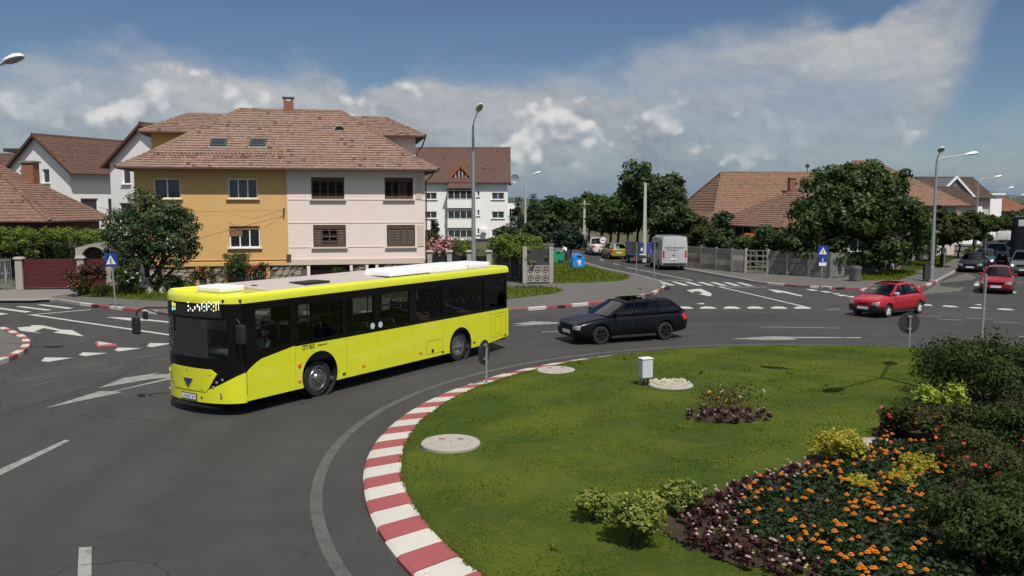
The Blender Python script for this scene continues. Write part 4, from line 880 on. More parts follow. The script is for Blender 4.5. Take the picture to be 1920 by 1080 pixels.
# ---------------------------------------------------------------- the other houses
# low brown-tiled house at the left edge
h = empty('low_house', (-49, 57.7, 0), 0, 'low maroon house with old brown hipped tile roof at the left edge behind the vine', 'house'); Wd = 17.5
walls(h, Wd, 7.6, 0, 3.95, 'wall_maroon', front=[(10.5, 12.2, 1.2, 2.7, 2), (14.6, 16.3, 1.2, 2.7, 2)], right=[(2.5, 4.2, 1.2, 2.7, 2)])
hip_roof(h, -.7, Wd + .7, -.7, 8.3, 3.86, 8.1, 5.4, Wd + .7 - 6.6, 3.8, 'tile_old', .30, .24, 51)
k = MB(); k.box((-35.2 + 49, 5.2, 6.7), (.85, .85, 2.6)); ch = k.build('chimney', 'brick_red', h); k = MB(); k.box((-35.2 + 49, 5.2, 8.05), (1.05, 1.05, .14)); k.build('chimney_cap', 'concrete_dark', ch)
# pair of white gabled houses behind
GA = math.atan2(5, -6.4) + math.pi + R(12)
def gabled(O, label, Lg, wins, side, seed):
    h = empty('gabled_house', O, GA, label, 'house', None); Wg = 8.1
    mb = MB(); wall_face(mb, (0, 0, 0), (1, 0, 0), Wg, 0, 8.5, [q[:4] for q in wins if q[3] <= 8.5]); wall_face(mb, (Wg, 0, 0), (0, 1, 0), Lg, 0, 8.5, [q[:4] for q in side]); wall_face(mb, (0, Lg, 0), (0, -1, 0), Lg, 0, 8.5, []); wall_face(mb, (Wg, Lg, 0), (-1, 0, 0), Wg, 0, 8.5, [])
    mb.quad((0, 0, 8.5), (Wg, 0, 8.5), (Wg / 2, 0, 11.3)); mb.quad((Wg, Lg, 8.5), (0, Lg, 8.5), (Wg / 2, Lg, 11.3)); mb.build('wall', 'wall_white', h)
    for q in wins: window(h, (0, 0, 0) if q[3] <= 8.5 else (0, -.10, 0), (1, 0, 0), *q)
    for q in side: window(h, (Wg, 0, 0), (0, 1, 0), *q)
    gable_roof(h, -.65, Wg + .65, -.42, Lg + .3, 8.09, 11.42, 'tile_brown', 'y', .32, .26, seed)
    k = MB(); k.tube([(Wg + .06, 4.6, 8.1), (Wg + .06, 4.6, .5)], .06, 6); k.build('downpipe', 'galvanised', h)
    return h
d_ = Vector((math.cos(GA), math.sin(GA), 0))
L2 = gabled(Vector((-37.0, 72, -.5)) - d_ * 8.1, 'white gabled house with brown tile roof and round dish, left of the two gables', 20, [(1.6, 3.0, 7.0, 8.45, 1), (4.6, 5.5, 7.3, 8.48, 1), (1.2, 2.6, 4.2, 5.6, 1), (5.0, 6.6, 4.2, 5.6, 1)], [(.9, 2.6, 4.6, 6.0, 1), (3.6, 7.0, 4.6, 6.0, 2), (9, 11.2, 4.6, 6, 2), (.9, 2.6, 1.5, 2.9, 1), (9, 11.2, 1.5, 2.9, 2)], 61)
L3 = gabled(Vector((-25.3, 66.2, -.1)) - d_ * 8.1, 'white gabled house just left of the ochre house, its gable in half shade', 16, [(1.4, 2.3, 6.7, 8.1, 1), (3.4, 4.4, 6.9, 8.3, 1), (5.6, 7.4, 7.2, 8.4, 2), (.9, 2.4, 3.7, 5.2, 1), (4.8, 6.0, 4.2, 5.4, 1), (.9, 2.4, 1.2, 2.6, 1)], [], 67)
k = MB(); k.lathe([(.02, 0), (.3, .05), (.42, .12)], 14, (2.6, -.35, 6.6), 'y'); k.tube([(2.6, -.3, 6.6), (2.6, 0, 6.3)], .03, 5); k.build('satellite_dish', 'lamp_white', L2, fix=True)
k = MB()
k.box((8.1 + .12, 12.5, 6.35), (.3, 6.5, .18)); k.box((8.35, 12, 3.6), (.7, 4, 1.0)); k.build('balcony', 'wall_white', L2)
h = empty('brown_roof_house', (-56, 74, 0), R(10), 'narrow house with brown roof peeking out at the left picture edge', 'house'); walls(h, 11.5, 8, 0, 7.4, 'wall_beige', front=[(8, 9.2, 5, 6.4, 1)]); gable_roof(h, -.6, 12.1, -.6, 8.6, 7.2, 9.6, 'tile_brown', 'x', .34, .3, 71)
h = empty('dark_roof_house', (-52, 90, 0), R(5), 'grey house with flat dark roof edge far behind the left gables', 'house'); walls(h, 14, 8, 0, 10.3, 'concrete_dark', front=[(9, 10, 8, 9.4, 1)]); k = MB(); k.box((7, 4, 10.6), (15.4, 9.4, .35)); k.build('roof', 'sheet_dark', h)
# white apartment block with a bay and triangular dormer
D0 = 118.0
def wb(x, y): p = atY(780 + x * .3055, 190 + y * .3055, D0); return p.x, p.z
ax0, ax1 = wb(-110, 0)[0], wb(562, 0)[0]; AW = ax1 - ax0; h = empty('apartment_block', (ax0, D0, 0), 0, 'white three-storey apartment block with brown roof, glazed bay and triangular dormer', 'building')
def aop(x0, y0, x1, y1, c): a, t = wb(x0, y0); b, d = wb(x1, y1); return (a - ax0, b - ax0, d, t, c)
fr = [aop(x0, y0, x1, y1, 2) for y0, y1 in ((560, 602), (676, 718), (788, 830)) for x0, x1 in ((52, 128), (465, 541), (-60, 10))] + [aop(375, y, 390, y + 34, 1) for y in (550, 667, 782)]
ze = wb(0, 492)[1]; zr = wb(0, 335)[1] + 1.5
walls(h, AW, 12, -1, ze, 'wall_white', front=fr, gables=('x', zr)); gable_roof(h, -.5, AW + .4, -.6, 12.6, ze - .1, zr, 'tile_brown', 'x', .42, .34, 73)
bx0, bx1 = wb(192, 0)[0] - ax0, wb(350, 0)[0] - ax0
k = MB()
for (y0, y1), q in (((603, 655), 0), ((722, 775), 0), ((838, 960), 0)): zt, zb = wb(0, y0)[1], wb(0, y1)[1]; k.box(((bx0 + bx1) / 2, -.6, (zt + zb) / 2), (bx1 - bx0, 1.2, zt - zb))
k.build('bay_parapet', 'wall_white', h)
for y0, y1 in ((545, 601), (672, 720), (790, 834)):
    zt, zb = wb(0, y0)[1], wb(0, y1)[1]; window(h, (bx0, -1.2, 0), (1, 0, 0), .05, bx1 - bx0 - .05, zb, zt, cols=4, depth=.03, sill=None); k = MB(); k.box(((bx0 + bx1) / 2, -.62, zt + .12), (bx1 - bx0 + .1, 1.3, .2)); k.box((bx0 + .05, -.6, (zt + zb) / 2), (.1, 1.1, zt - zb)); k.box((bx1 - .05, -.6, (zt + zb) / 2), (.1, 1.1, zt - zb)); k.build('bay_slab', 'grey_roof', h)
zt = wb(0, 535)[1]; bc = (bx0 + bx1) / 2; tiled('bay_roof', [[(bx0 - .2, -1.5, zt), (bx1 + .2, -1.5, zt), (bx1 - .6, .4, zt + 1.5), (bx0 + .6, .4, zt + 1.5)]], 'tile_brown', h, .4, .3, 77)
za, zb = wb(0, 366)[1], wb(0, 472)[1]; k = MB(); k.extr([(bc - 1.7, .3, zb), (bc + 1.7, .3, zb), (bc, .3, za)], (0, 5, 0)); dm = k.build('dormer', 'tile_brown', h); k = MB(); k.extr([(bc - 1.75, .1, zb), (bc - 1.35, .1, zb), (bc, .1, za - .8), (bc + 1.35, .1, zb), (bc + 1.75, .1, zb), (bc, .1, za + .1)], (0, .3, 0)); k.build('barge_board', 'brick_red', dm); window(dm, (bc - .75, .28, 0), (1, 0, 0), 0, 1.5, zb + .05, zb + 1.35, cols=3, depth=.02, sill=None)
k = MB(); k.box((AW + .65, 2.2, 1.4 + .2), (1.3, 3.4, 7.2)); k.build('side_balcony', 'wall_white', h)
for z in (.9, 3.4):
    window(h, (AW + .1, .48, 0), (1, 0, 0), .1, 1.2, z, z + 1.1, cols=3, depth=0, sill=None)
k = MB(); k.lathe([(.02, .10), (.4, .06), (.62, 0)], 16, (AW + 1.0, 1.2, ze + .4), 'y', cap=False); k.tube([(AW + 1, 1.3, ze + .4), (AW + .4, 1.6, ze - .6)], .05, 5); k.build('satellite_dish', 'galvanised', h, fix=True)
k = MB(); q = aop(402, 782, 432, 806, 1); k.box(((q[0] + q[1]) / 2, -.25, (q[2] + q[3]) / 2), (q[1] - q[0], .5, q[3] - q[2])); k.lathe([(.22, 0), (.22, .02)], 14, ((q[0] + q[1]) / 2 - .1, -.53, (q[2] + q[3]) / 2), 'y'); k.build('air_conditioner', 'white_plastic', h)
a, b = wb(365, 838), wb(545, 890); k = MB(); k.box(((a[0] + b[0]) / 2 - ax0, -4, (a[1] + b[1]) / 2), (b[0] - a[0], 3, a[1] - b[1])); k.build('awning', 'awning_navy', h); k = MB(); k.box(((a[0] + b[0]) / 2 - ax0, -3.4, b[1] / 2 - .6), (b[0] - a[0] + 1.5, 2, b[1] + .6)); k.build('kiosk_wall', 'wall_white', h)
# right of the side street: houses with wide tile roofs
h = empty('wide_tiled_house', (19.0, 82, 0), R(8), 'pale house with wide pale-orange hipped tile roof and red awning behind the concrete wall', 'house')
walls(h, 19, 13, 0, 3.5, 'wall_pink', front=[(2.5, 4.2, 1.2, 2.9, 2), (7.0, 8.6, 1.6, 3.1, 2)]); hip_roof(h, -1, 20, -1, 14, 3.35, 8.3, 3.6, 14.5, 6.5, 'tile_orange', .33, .27, 81, flare=(1.6, 4.2))
k = MB(); k.extr([(3.2, -3.2, 1.2), (3.2, -.3, 2.3), (3.2, -.3, 2.25), (3.2, -3.2, 1.1)], (4.6, 0, 0)); k.build('awning', 'awning_red', h); k = MB(); k.box((9.4, 2.6, 6.6), (.6, .6, 2.0)); ch = k.build('chimney', 'brick_red', h); k = MB(); k.box((9.4, 2.6, 7.62), (.76, .76, .1)); k.build('chimney_cap', 'concrete_dark', ch); k = MB(); k.tube([(13, 6.5, 8.2), (13, 6.5, 9.3)], .04, 5); k.box((13, 6.5, 9.0), (.3, .3, .3)); k.build('antenna', 'sheet_dark', h)
h = empty('corner_house', (25.6, 69.2, 0), R(12), 'house with steep weathered hipped roof half hidden by the big walnut tree', 'house')
walls(h, 8, 11, 0, 3.3, 'wall_beige', front=[(2, 3.6, 1.1, 2.6, 2)]); hip_roof(h, -4.6, 8.9, -.9, 11.9, 3.15, 6.9, 1.9, 4, 5.5, 'tile_old', .33, .27, 83)
k = MB(); k.box((4.4, 3.4, 6.6), (.6, .6, 1.6)); k.build('chimney', 'brick_red', h)
h = empty('orange_roof_house', (31.5, 78, 0), R(25), 'house with bright orange tile roof showing over the walnut crown', 'house'); walls(h, 13, 10, 0, 5.0, 'wall_beige', right=[(2, 3.4, 2.5, 4, 2)]); hip_roof(h, -.8, 13.8, -.8, 10.8, 4.9, 9.2, 4.5, 7.5, 5, 'tile_orange', .33, .27, 85)
h = empty('ochre_tile_house', (41.0, 90, 0), R(30), 'low house with faded orange hipped roof right of the walnut tree', 'house'); walls(h, 9, 9, 0, 3.9, 'wall_beige', front=[(6, 7.2, 1.3, 2.8, 2)], right=[(2, 3.4, 1.3, 2.8, 2)]); hip_roof(h, -.9, 9.9, -.9, 9.9, 3.8, 7.0, 3.6, 5, 4.5, 'tile_orange', .36, .3, 87)
h = empty('brown_gable_house', (48.0, 106, 0), R(4), 'cream house with wide dark brown gable roof beside the street lamp', 'house'); walls(h, 10.6, 9, 0, 5.0, 'wall_white', front=[(8.6, 9.7, 2.8, 4.4, 2), (2, 3.4, 2.4, 4, 2)], gables=('x', 6.9)); gable_roof(h, -.9, 10.0, -1.2, 10, 4.9, 7.25, 'tile_dark', 'x', .4, .3, 89); k = MB(); k.box((4.4, .6, 5.95), (3.2, 1.6, .08)); o = k.build('solar_panel', 'car_navy', h); o.rotation_euler = (0, 0, 0)
h = empty('grey_gable_house', (60.2, 122, 0), R(6), 'grey-roofed house with white trimmed gable behind the brown roof', 'house'); walls(h, 8.2, 9, 0, 6.2, 'wall_beige', right=[(2, 3.4, 3.4, 5, 2), (6, 7.4, 3.4, 5, 2)])
gable_roof(h, -.5, 8.6, -.8, 9.8, 6.0, 9.0, 'tile_dark', 'x', .45, .34, 91)
k = MB(); k.extr([(-.3, -1.0, 6.2), (4.9, -1.0, 6.2), (2.3, -1.0, 8.8)], (0, 5, 0)); gb = k.build('cross_gable', 'grey_roof', h); k = MB(); k.extr([(-.7, -1.1, 6.1), (-.3, -1.1, 6.1), (2.3, -1.1, 8.65), (4.9, -1.1, 6.1), (5.3, -1.1, 6.1), (2.3, -1.1, 9.05)], (0, -.2, 0)); k.build('barge_board', 'sign_white', gb)
k = MB(); k.box((9.6, 2, 3.2), (1.8, 3, 6.4)); k.box((9.6, 2, 6.5), (2.4, 3.6, .25)); k.build('stair_tower', 'wall_white', h)
h = empty('red_roof_house', (74, 138, 0), R(20), 'house with red tile roof down the right-hand street', 'house'); walls(h, 12, 10, 0, 4.2, 'wall_beige', front=[(2, 3.4, 1.6, 3.1, 2), (8, 9.4, 1.6, 3.1, 2)]); hip_roof(h, -1, 13, -1, 11, 4.0, 7.6, 4, 8, 5, 'tile_red', .4, .3, 93)
h = empty('far_red_house', (88, 170, 0), R(20), 'far red-roofed house at the right picture edge', 'house'); walls(h, 14, 10, 0, 4.6, 'wall_white', front=[(2, 3.4, 1.6, 3.1, 2)]); hip_roof(h, -1, 15, -1, 11, 4.4, 8.0, 4, 10, 5, 'tile_red', .5, .4, 95)
h = empty('far_pale_house', (2.0, 132, 0), R(0), 'distant pale house between the pines and the street trees', 'house'); walls(h, 7, 8, 0, 3.4, 'wall_pink', front=[(4, 5.2, 1.4, 2.7, 2)]); hip_roof(h, -.6, 7.6, -.6, 8.6, 3.3, 4.9, 2.5, 4.5, 4, 'tile_old', .5, .4, 97)
# ================================================================== vehicles
def text(parent, body, size, m_, mx, name='lettering', shear=0, squeeze=1.0, align='LEFT', bold=0):
    c = bpy.data.curves.new('t', 'FONT'); c.body = body; c.size = size; c.extrude = .001; c.offset = bold; c.shear = shear; c.align_x = align
    o = bpy.data.objects.new('t', c); COL.objects.link(o); dg = bpy.context.evaluated_depsgraph_get(); dg.update()
    me = bpy.data.meshes.new_from_object(o.evaluated_get(dg)); bpy.data.objects.remove(o); me.materials.clear(); me.materials.append(M[m_])
    t = link(name, me, parent); t.matrix_local = mx @ Matrix.Diagonal((squeeze, 1, 1, 1)); return t
def wheel(parent, x, y, r, w, side, rim='rim', spokes=5, style='alloy'):
    m = MB(); R_ = [(r * .66, -w / 2), (r * .93, -w / 2), (r * .985, -w / 2 + .03), (r, -w * .28), (r, w * .28), (r * .985, w / 2 - .03), (r * .93, w / 2), (r * .66, w / 2), (r * .66, -w / 2)]
    m.lathe(R_, 28, (0, 0, 0), 'y', cap=False); t = m.build('wheel', 'rubber', parent, smooth=40, loc=(x, y, r), fix=True); s = side
    m = MB(); m.lathe([(r * .67, -w * .2), (r * .67, w * .46), (r * .62, w * .48), (r * .60, w * .2), (.02, w * .12)] if s > 0 else [(r * .67, w * .2), (r * .67, -w * .46), (r * .62, -w * .48), (r * .60, -w * .2), (.02, -w * .12)], 24, (0, 0, 0), 'y', cap=False)
    rm = m.build('rim', rim if style != 'alloy' else ('dark_rim' if 'dark' in rim else 'galvanised'), t, smooth=40, fix=True)
    if style == 'alloy':
        for k in range(spokes):
            a = 2 * math.pi * k / spokes + .3; q = MB(); c, sn = math.cos(a), math.sin(a); ya, yb = s * w * .34, s * w * .44
            q.add([(c * r * .1 - sn * r * .09, yb, sn * r * .1 + c * r * .09), (c * r * .1 + sn * r * .09, yb, sn * r * .1 - c * r * .09), (c * r * .63 + sn * r * .06, yb, sn * r * .63 - c * r * .06), (c * r * .63 - sn * r * .06, yb, sn * r * .63 + c * r * .06), (c * r * .1 - sn * r * .11, ya, sn * r * .1 + c * r * .11), (c * r * .1 + sn * r * .11, ya, sn * r * .1 - c * r * .11), (c * r * .63 + sn * r * .09, ya, sn * r * .63 - c * r * .09), (c * r * .63 - sn * r * .09, ya, sn * r * .63 + c * r * .09)],
                  [(0, 1, 2, 3), (4, 7, 6, 5), (0, 4, 5, 1), (1, 5, 6, 2), (2, 6, 7, 3), (3, 7, 4, 0)]); q.build('spoke', rim, rm, fix=True)
    elif style == 'convex':
        q = MB(); q.lathe([(r * .60, s * w * .18), (r * .50, s * w * .42), (r * .30, s * w * .46), (r * .24, s * w * .62), (r * .14, s * w * .66), (.01, s * w * .66)], 22, (0, 0, 0), 'y', cap=False); q.build('hub', 'steel', rm, smooth=35, fix=True)
        for k in range(10):
            a = k * math.pi / 5; q = MB(); q.lathe([(.022, 0), (.022, s * .03)], 7, (math.cos(a) * r * .37, s * w * .45, math.sin(a) * r * .37), 'y'); q.build('wheel_nut', 'sheet_dark', rm, fix=True)
    else:
        q = MB(); q.lathe([(r * .58, s * w * .30), (r * .50, -s * w * .05), (r * .30, -s * w * .15), (r * .26, s * w * .05), (r * .12, s * w * .08), (.01, s * w * .08)], 22, (0, 0, 0), 'y', cap=False); q.build('hub', 'steel', rm, smooth=35, fix=True)
        for k in range(6):
            a = k * math.pi / 3; q = MB(); q.lathe([(.05, 0), (.05, s * .01)], 8, (math.cos(a) * r * .40, -s * w * .08, math.sin(a) * r * .40), 'y'); q.build('hand_hole', 'black_matt', rm, fix=True)
    return t
def arch_cutter(x, z, r, yc, depth, parent):
    m = MB(); m.lathe([(r, -depth / 2), (r, depth / 2)], 28, (x, yc, z), 'y'); return m.build('cutter', 'black_matt', parent, fix=True)

# ---------------------------------------------------------------- the yellow city bus
BH = Vector((-.5445, -.8388, 0)).normalized(); BL = Vector((-BH.y, BH.x, 0)); BO = Vector((-4.9456, 21.584, 0)) + BL * (.04 - 1.34); BA = math.atan2(BH.y, BH.x)
bus = empty('city_bus', BO, BA, 'bright yellow city bus with black window band and white roof units', 'bus')
HWB = 1.34
def fx(y): return 2.33 + .58 * max(0, 1 - min(1, abs(y) / HWB) ** 2.5) ** .62
def bloc(p): d = Vector(p) - BO; return Vector((d.dot(BH), d.dot(BL), p[2]))
BC = bloc((0, 0, CAMH))
def bdir(pxl): d = ray(*pxl); return Vector((d.dot(BH), d.dot(BL), d.z))
def fhit(pxl, off=0):
    d = bdir(pxl); x = 2.8
    for _ in range(25): t = (x - BC.x) / d.x; p = BC + d * t; x = .5 * x + .5 * (fx(p.y) + off)
    return p.y, p.z
def shit(pxl, y=HWB): d = bdir(pxl); p = BC + d * ((y - BC.y) / d.y); return p.x, p.z
def fskin(name, y0, y1, z0, z1, m_, off=0, n=20, parent=None, rows=1, thick=.02, bev=0):
    """skin on the curved nose between y0..y1; z0, z1 numbers or functions of y"""
    f0 = z0 if callable(z0) else (lambda y: z0); f1 = z1 if callable(z1) else (lambda y: z1); m = MB(); rings = []
    for i in range(n + 1):
        # even steps along the nose
        s = i / n; y = y0 + (y1 - y0) * (s if abs(y0) < 1.2 and abs(y1) < 1.2 else .5 - .5 * math.cos(math.pi * s)); x = fx(y) + off
        rings.append([(x, y, f0(y)), (x, y, f1(y)), (x - thick, y * (1 - thick * .6), f1(y)), (x - thick, y * (1 - thick * .6), f0(y))])
    m.loft(rings); return m.build(name, m_, parent or bus, smooth=35, fix=True, bevel=bev)
swx = [(.83, 1.45), (1.86, 1.28), (2.01, 1.22), (2.22, 1.10), (2.34, 1.02)]
def swoosh(y):                                     # top edge of the yellow round the nose
    a = abs(y); return .57 if a < .40 else .57 + .45 * ((a - .40) / (HWB - .40)) ** 1.5
splits = [2.33, .83, -.96, -2.21, -3.71, -5.16, -6.9, -7.66, -8.80]
for sd in (1, -1):
    for i in range(len(splits) - 1):
        x1, x0 = splits[i] - .006, splits[i + 1] + .006; zt = 1.42; zb0 = .34; zb1 = .34 if x0 > -7.4 else .34 + (-7.4 - x0) * .09
        poly = [(x0, zb1), (x1, zb0 if x1 > -7.5 else .34 + (-7.4 - x1) * .09)] + ([(x1, 1.02)] + [(a, b) for a, b in swx[::-1][1:-1]] + [(x0, 1.44)] if i == 0 else [(x1, zt), (x0, zt)])
        m = MB(); m.extr([(a, sd * (HWB - .035), b) for a, b in poly], (0, sd * .035, 0)); o = m.build('side_panel', ['bus_yellow', 'black_matt'], bus)
        if i in (1, 5):
            cxx, cz, r = (0, .58, .62) if i == 1 else (-6.05, .50, .58); cut(o, [arch_cutter(cxx, cz, r, sd * 1.25, .3, bus)])
        if sd == 1 and i in (0, 2, 4): pass
    # wheel housings
    for cxx, cz, r in ((0, .58, .63), (-6.05, .50, .59)):
        m = MB(); m.lathe([(r, 0), (r, -sd * .42), (.02, -sd * .42)], 26, (cxx, sd * (HWB - .03), cz), 'y', cap=False); m.build('wheel_housing', 'black_matt', bus, fix=True)
    # black band with window openings
    X0, X1 = 2.32, -8.72
    ops = [(2.02, .96, 1.52, 2.46), (.76, -.84, 1.52, 2.44), (-1.03, -2.06, 1.52, 2.44), (-2.29, -3.58, 1.52, 2.44), (-3.90, -5.14, 1.52, 2.44), (-5.24, -7.36, 1.52, 2.44), (-7.52, -8.6, 1.5, 2.5)]
    if sd == -1: ops = [(2.15, .86, .55, 2.46), (.66, -.84, 1.52, 2.44), (-1.03, -2.2, 1.52, 2.44), (-2.45, -3.75, .55, 2.44), (-3.95, -5.14, 1.52, 2.44), (-5.3, -7.2, 1.52, 2.44)]
    b = MB(); yy = sd * (HWB - .012)
    if sd == 1: wall_face(b, (X0, yy, 0), (-1, 0, 0), X0 - X1, .98, 2.66, [(X0 - a, X0 - c, d, e) for a, c, d, e in ops], depth=.05)
    else: wall_face(b, (X1, yy, 0), (1, 0, 0), X0 - X1, .40, 2.66, [(c - X1, a - X1, d, e) for a, c, d, e in ops], depth=.05)
    band = b.build('window_band', 'black_gloss', bus)
    li = MB(); 
    if sd == 1: wall_face(li, (X1, yy - .06, 0), (1, 0, 0), X0 - X1, 1.26, 2.66, [(c - X1, a - X1, d, e) for a, c, d, e in ops if d > 1], depth=0)
    else: wall_face(li, (X0, yy + .06, 0), (-1, 0, 0), X0 - X1, 1.26, 2.66, [(X0 - a, X0 - c, d, e) for a, c, d, e in ops if d > 1], depth=0)
    li.build('inner_lining', 'interior', bus)
    for k, (a, c, d, e) in enumerate(ops):
        m = MB(); m.quad((a, yy - sd * .02, d), (c, yy - sd * .02, d), (c, yy - sd * .02, e), (a, yy - sd * .02, e))
        m.build('window_pane', 'dark_glass' if (k == 6) else 'clear_glass' if d < 1 else 'bus_glass', bus)
        if k in (0, 1, 3) and e - d < 1.2:
            m = MB(); m.box(((a + c) / 2, yy - sd * .035, 2.12 if k else 2.08), (a - c, .03, .045)); m.build('window_rail', 'black_matt', bus)
            if k == 0:
                for xx in (1.72, 1.32): m = MB(); m.box((xx, yy - sd * .035, 1.86), (.04, .03, .42)); m.build('window_rail', 'black_matt', bus)
    if sd == -1:                                   # doors on the kerb side
        for a, c in ((2.15, .86), (-2.45, -3.75)):
            m = MB()
            for xx in (a - .04, (a + c) / 2 + .05, (a + c) / 2 - .05, c + .04): m.box((xx, yy, 1.5), (.09, .06, 1.9))
            for z in (.6, 2.4): m.box(((a + c) / 2, yy, z), (a - c, .05, .12))
            dr = m.build('door', 'black_matt', bus)
            for x0_, x1_ in ((a - .1, (a + c) / 2 + .12), ((a + c) / 2 - .12, c + .1)):
                for dz in (0, .18): m = MB(); m.tube([(x0_, yy + .08, 1.15 + dz), (x1_, yy + .08, 1.75 + dz)], .016, 6); m.build('door_handrail', 'sheet_dark', dr)
# nose
fskin('front_bumper', -HWB, HWB, .31, swoosh, 'bus_yellow', .012, 34)
fskin('front_mask', -HWB, HWB, .50, 1.36, 'black_gloss', -.015, 30); fskin('front_mask', -HWB, HWB, 2.26, 2.66, 'black_gloss', -.015, 30)
for y0, y1 in ((-HWB, -1.10), (1.10, HWB)): fskin('windscreen_pillar', y0, y1, 1.36, 2.26, 'black_gloss', -.015, 8)
fskin('windscreen', -1.10, 1.10, 1.36, 2.26, 'bus_windscreen', -.02, 16, thick=.006)
pan = fskin('front_flap', -.86, .86, lambda y: .575 + max(0, (abs(y) - .60)) * 1.62, lambda y: 1.10 - max(0, abs(y) - .72) * .7, 'bus_yellow', .024, 24, thick=.05)
for sd in (-1, 1):
    for yy, zz, r in ((.84, .80, .036), (.97, .87, .033), (.75, .69, .034)):
        m = MB(); m.lathe([(r, 0), (r * .9, .02), (.01, .03)], 12, (fx(yy) - .005, sd * yy, zz), 'x'); m.build('headlight', 'clear_lens', bus, fix=True)
    yy = .92; m = MB(); m.lathe([(.075, 0), (.06, .012), (.05, -.01), (.01, -.012)], 14, (fx(yy) + .01, sd * yy, .50), 'x'); m.build('fog_light', 'clear_lens', bus, fix=True)
m = MB(); m.extr([(fx(0) + .026, -.17, .86), (fx(0) + .026, .17, .86), (fx(0) + .026, .03, .66), (fx(0) + .026, -.03, .66)], (.018, 0, 0)); lg = m.build('emblem', 'steel', bus, bevel=.008); m = MB(); m.extr([(fx(0) + .046, -.12, .835), (fx(0) + .046, .12, .835), (fx(0) + .046, 0, .69)], (.004, 0, 0)); m.build('emblem_inlay', 'logo_blue', lg)
m = MB(); m.box((fx(.05) + .025, 0, .42), (.02, .56, .155)); pf = m.build('number_plate', 'sheet_dark', bus); m = MB(); m.box((fx(.05) + .037, 0, .42), (.006, .52, .115)); m.build('plate_face', 'plate_white', pf); m = MB()
for k, yy in enumerate((.20, .16, .06, .02, -.03, -.08, -.12, -.17)): m.box((fx(.05) + .0405, yy, .42), (.002, .028, .066 if k % 3 else .055))
m.build('plate_marks', 'plate_ink', pf)
for y_, z_ in ((-.05, 1.03), (.70, .98), (.46, .62), (-.62, .64), (.42, .42)): m = MB(); m.lathe([(.018 if z_ != .42 else .035, 0), (.01, .01)], 10, (fx(y_) + (.026 if z_ != .42 else .012), y_, z_), 'x'); m.build('flap_catch', 'black_matt', bus, fix=True)
for px_, py_ in ((448, 551.5), (416, 555.5)): y_, z_ = fhit((px_, py_)); m = MB(); m.lathe([(.045, 0), (.04, .03), (.01, .045)], 10, (fx(y_) - .03, y_, 2.71), 'x'); m.build('marker_lamp', 'sheet_dark', bus, fix=True)
# destination display: lit columns of the matrix
dsp = fskin('destination_display', -1.0, .98, 2.32, 2.58, 'black_matt', -.004, 16)
LED = [(245, 275, 30, 100, 'led_yellow'), (245, 375, 30, 82, 'led_cyan'), (292, 300, 20, 75, 'led_yellow'), (292, 375, 20, 72, 'led_cyan')]
LED += [(x, y, w, h_, 'led_white') for x, y, w, h_ in ((558, 276, 26, 28), (560, 342, 26, 42), (560, 436, 26, 36), (608, 395, 14, 44), (648, 436, 30, 38), (696, 360, 18, 80), (746, 318, 24, 76), (790, 360, 20, 115), (880, 278, 26, 14), (884, 355, 24, 44), (880, 452, 30, 22), (974, 278, 28, 26), (978, 352, 26, 44), (1026, 300, 22, 48), (1028, 420, 22, 24), (1072, 278, 28, 26), (1072, 345, 26, 52), (1072, 442, 26, 36), (1168, 276, 26, 30), (1182, 300, 6, 160))]
LED += [(832, 300, 28, 62, 'led_white'), (832, 362, 28, 80, 'led_cyan'), (930, 300, 28, 172, 'led_white'), (1120, 276, 26, 90, 'led_white'), (1120, 366, 26, 105, 'led_yellow')]
for x, y, w_, h_, m_ in LED:
    a = fhit((300 + x * .0926, 540 + y * .0926)); b = fhit((300 + (x + w_) * .0926, 540 + (y + h_) * .0926)); ym = (a[0] + b[0]) / 2; m = MB()
    m.box((fx(ym) + .0, ym, (a[1] + b[1]) / 2), (.014, abs(a[0] - b[0]) * .62, abs(a[1] - b[1]) * .85)); m.build('display_segment', m_, dsp)
# roof: rounded yellow cove all round, pale top
def outl(ins, n=26):
    p = [(-8.80 + ins, -HWB + ins)]; ys = [-(HWB) * math.cos(math.pi * i / n) for i in range(n + 1)]
    p += [(fx(y) - ins * (1 if abs(y) < 1.2 else .6), max(-HWB + ins, min(HWB - ins, y))) for y in ys]; p += [(-8.80 + ins, HWB - ins)]; return p
m = MB(); m.loft([[(x, y, z) for x, y in outl(i)] for z, i in ((2.64, 0), (2.75, .004), (2.82, .025), (2.862, .07), (2.866, .10), (2.845, .13), (2.79, .16), (2.786, .4))]); m.build('roof', 'bus_yellow', bus, smooth=50, fix=True)
m = MB(); m.loft([[(x_, y_, z_) for y_, z_ in ((-1.19, 2.78), (-1.17, 2.875), (-.5, 2.872), (.2, 2.83), (.8, 2.80), (1.17, 2.792), (1.17, 2.78))] for x_ in (-8.6, 1.1)]); m.build('roof_top', 'roof_white', bus, fix=True)
m = MB(); m.box((1.72, -.28, 2.86), (.72, .95, .15)); m.build('roof_hatch', 'white_plastic', bus, bevel=.045, seg=3)
m = MB(); m.box((-.75, .25, 2.85), (.9, .6, .05)); m.build('roof_panel', 'black_matt', bus); m = MB(); m.lathe([(.12, 0), (.11, .05), (.02, .08)], 12, (.75, -.2, 2.80)); m.build('roof_dome', 'sheet_dark', bus, smooth=60)
m = MB(); m.box((-5.35, .22, 2.90), (3.9, 1.15, .24), tx=.96, ty=.9); m.build('air_conditioner', 'white_plastic', bus, bevel=.08, seg=4); m = MB(); m.box((-7.95, .22, 2.89), (1.15, 1.1, .20)); m.build('battery_box', 'white_plastic', bus, bevel=.06, seg=3)
m = MB(); m.box((-4.3, .22, 2.822), (1.8, 1.2, .03)); m.box((-3.45, .22, 2.822), (.3, 1.2, .035)); m.build('unit_skirt', 'black_matt', bus)
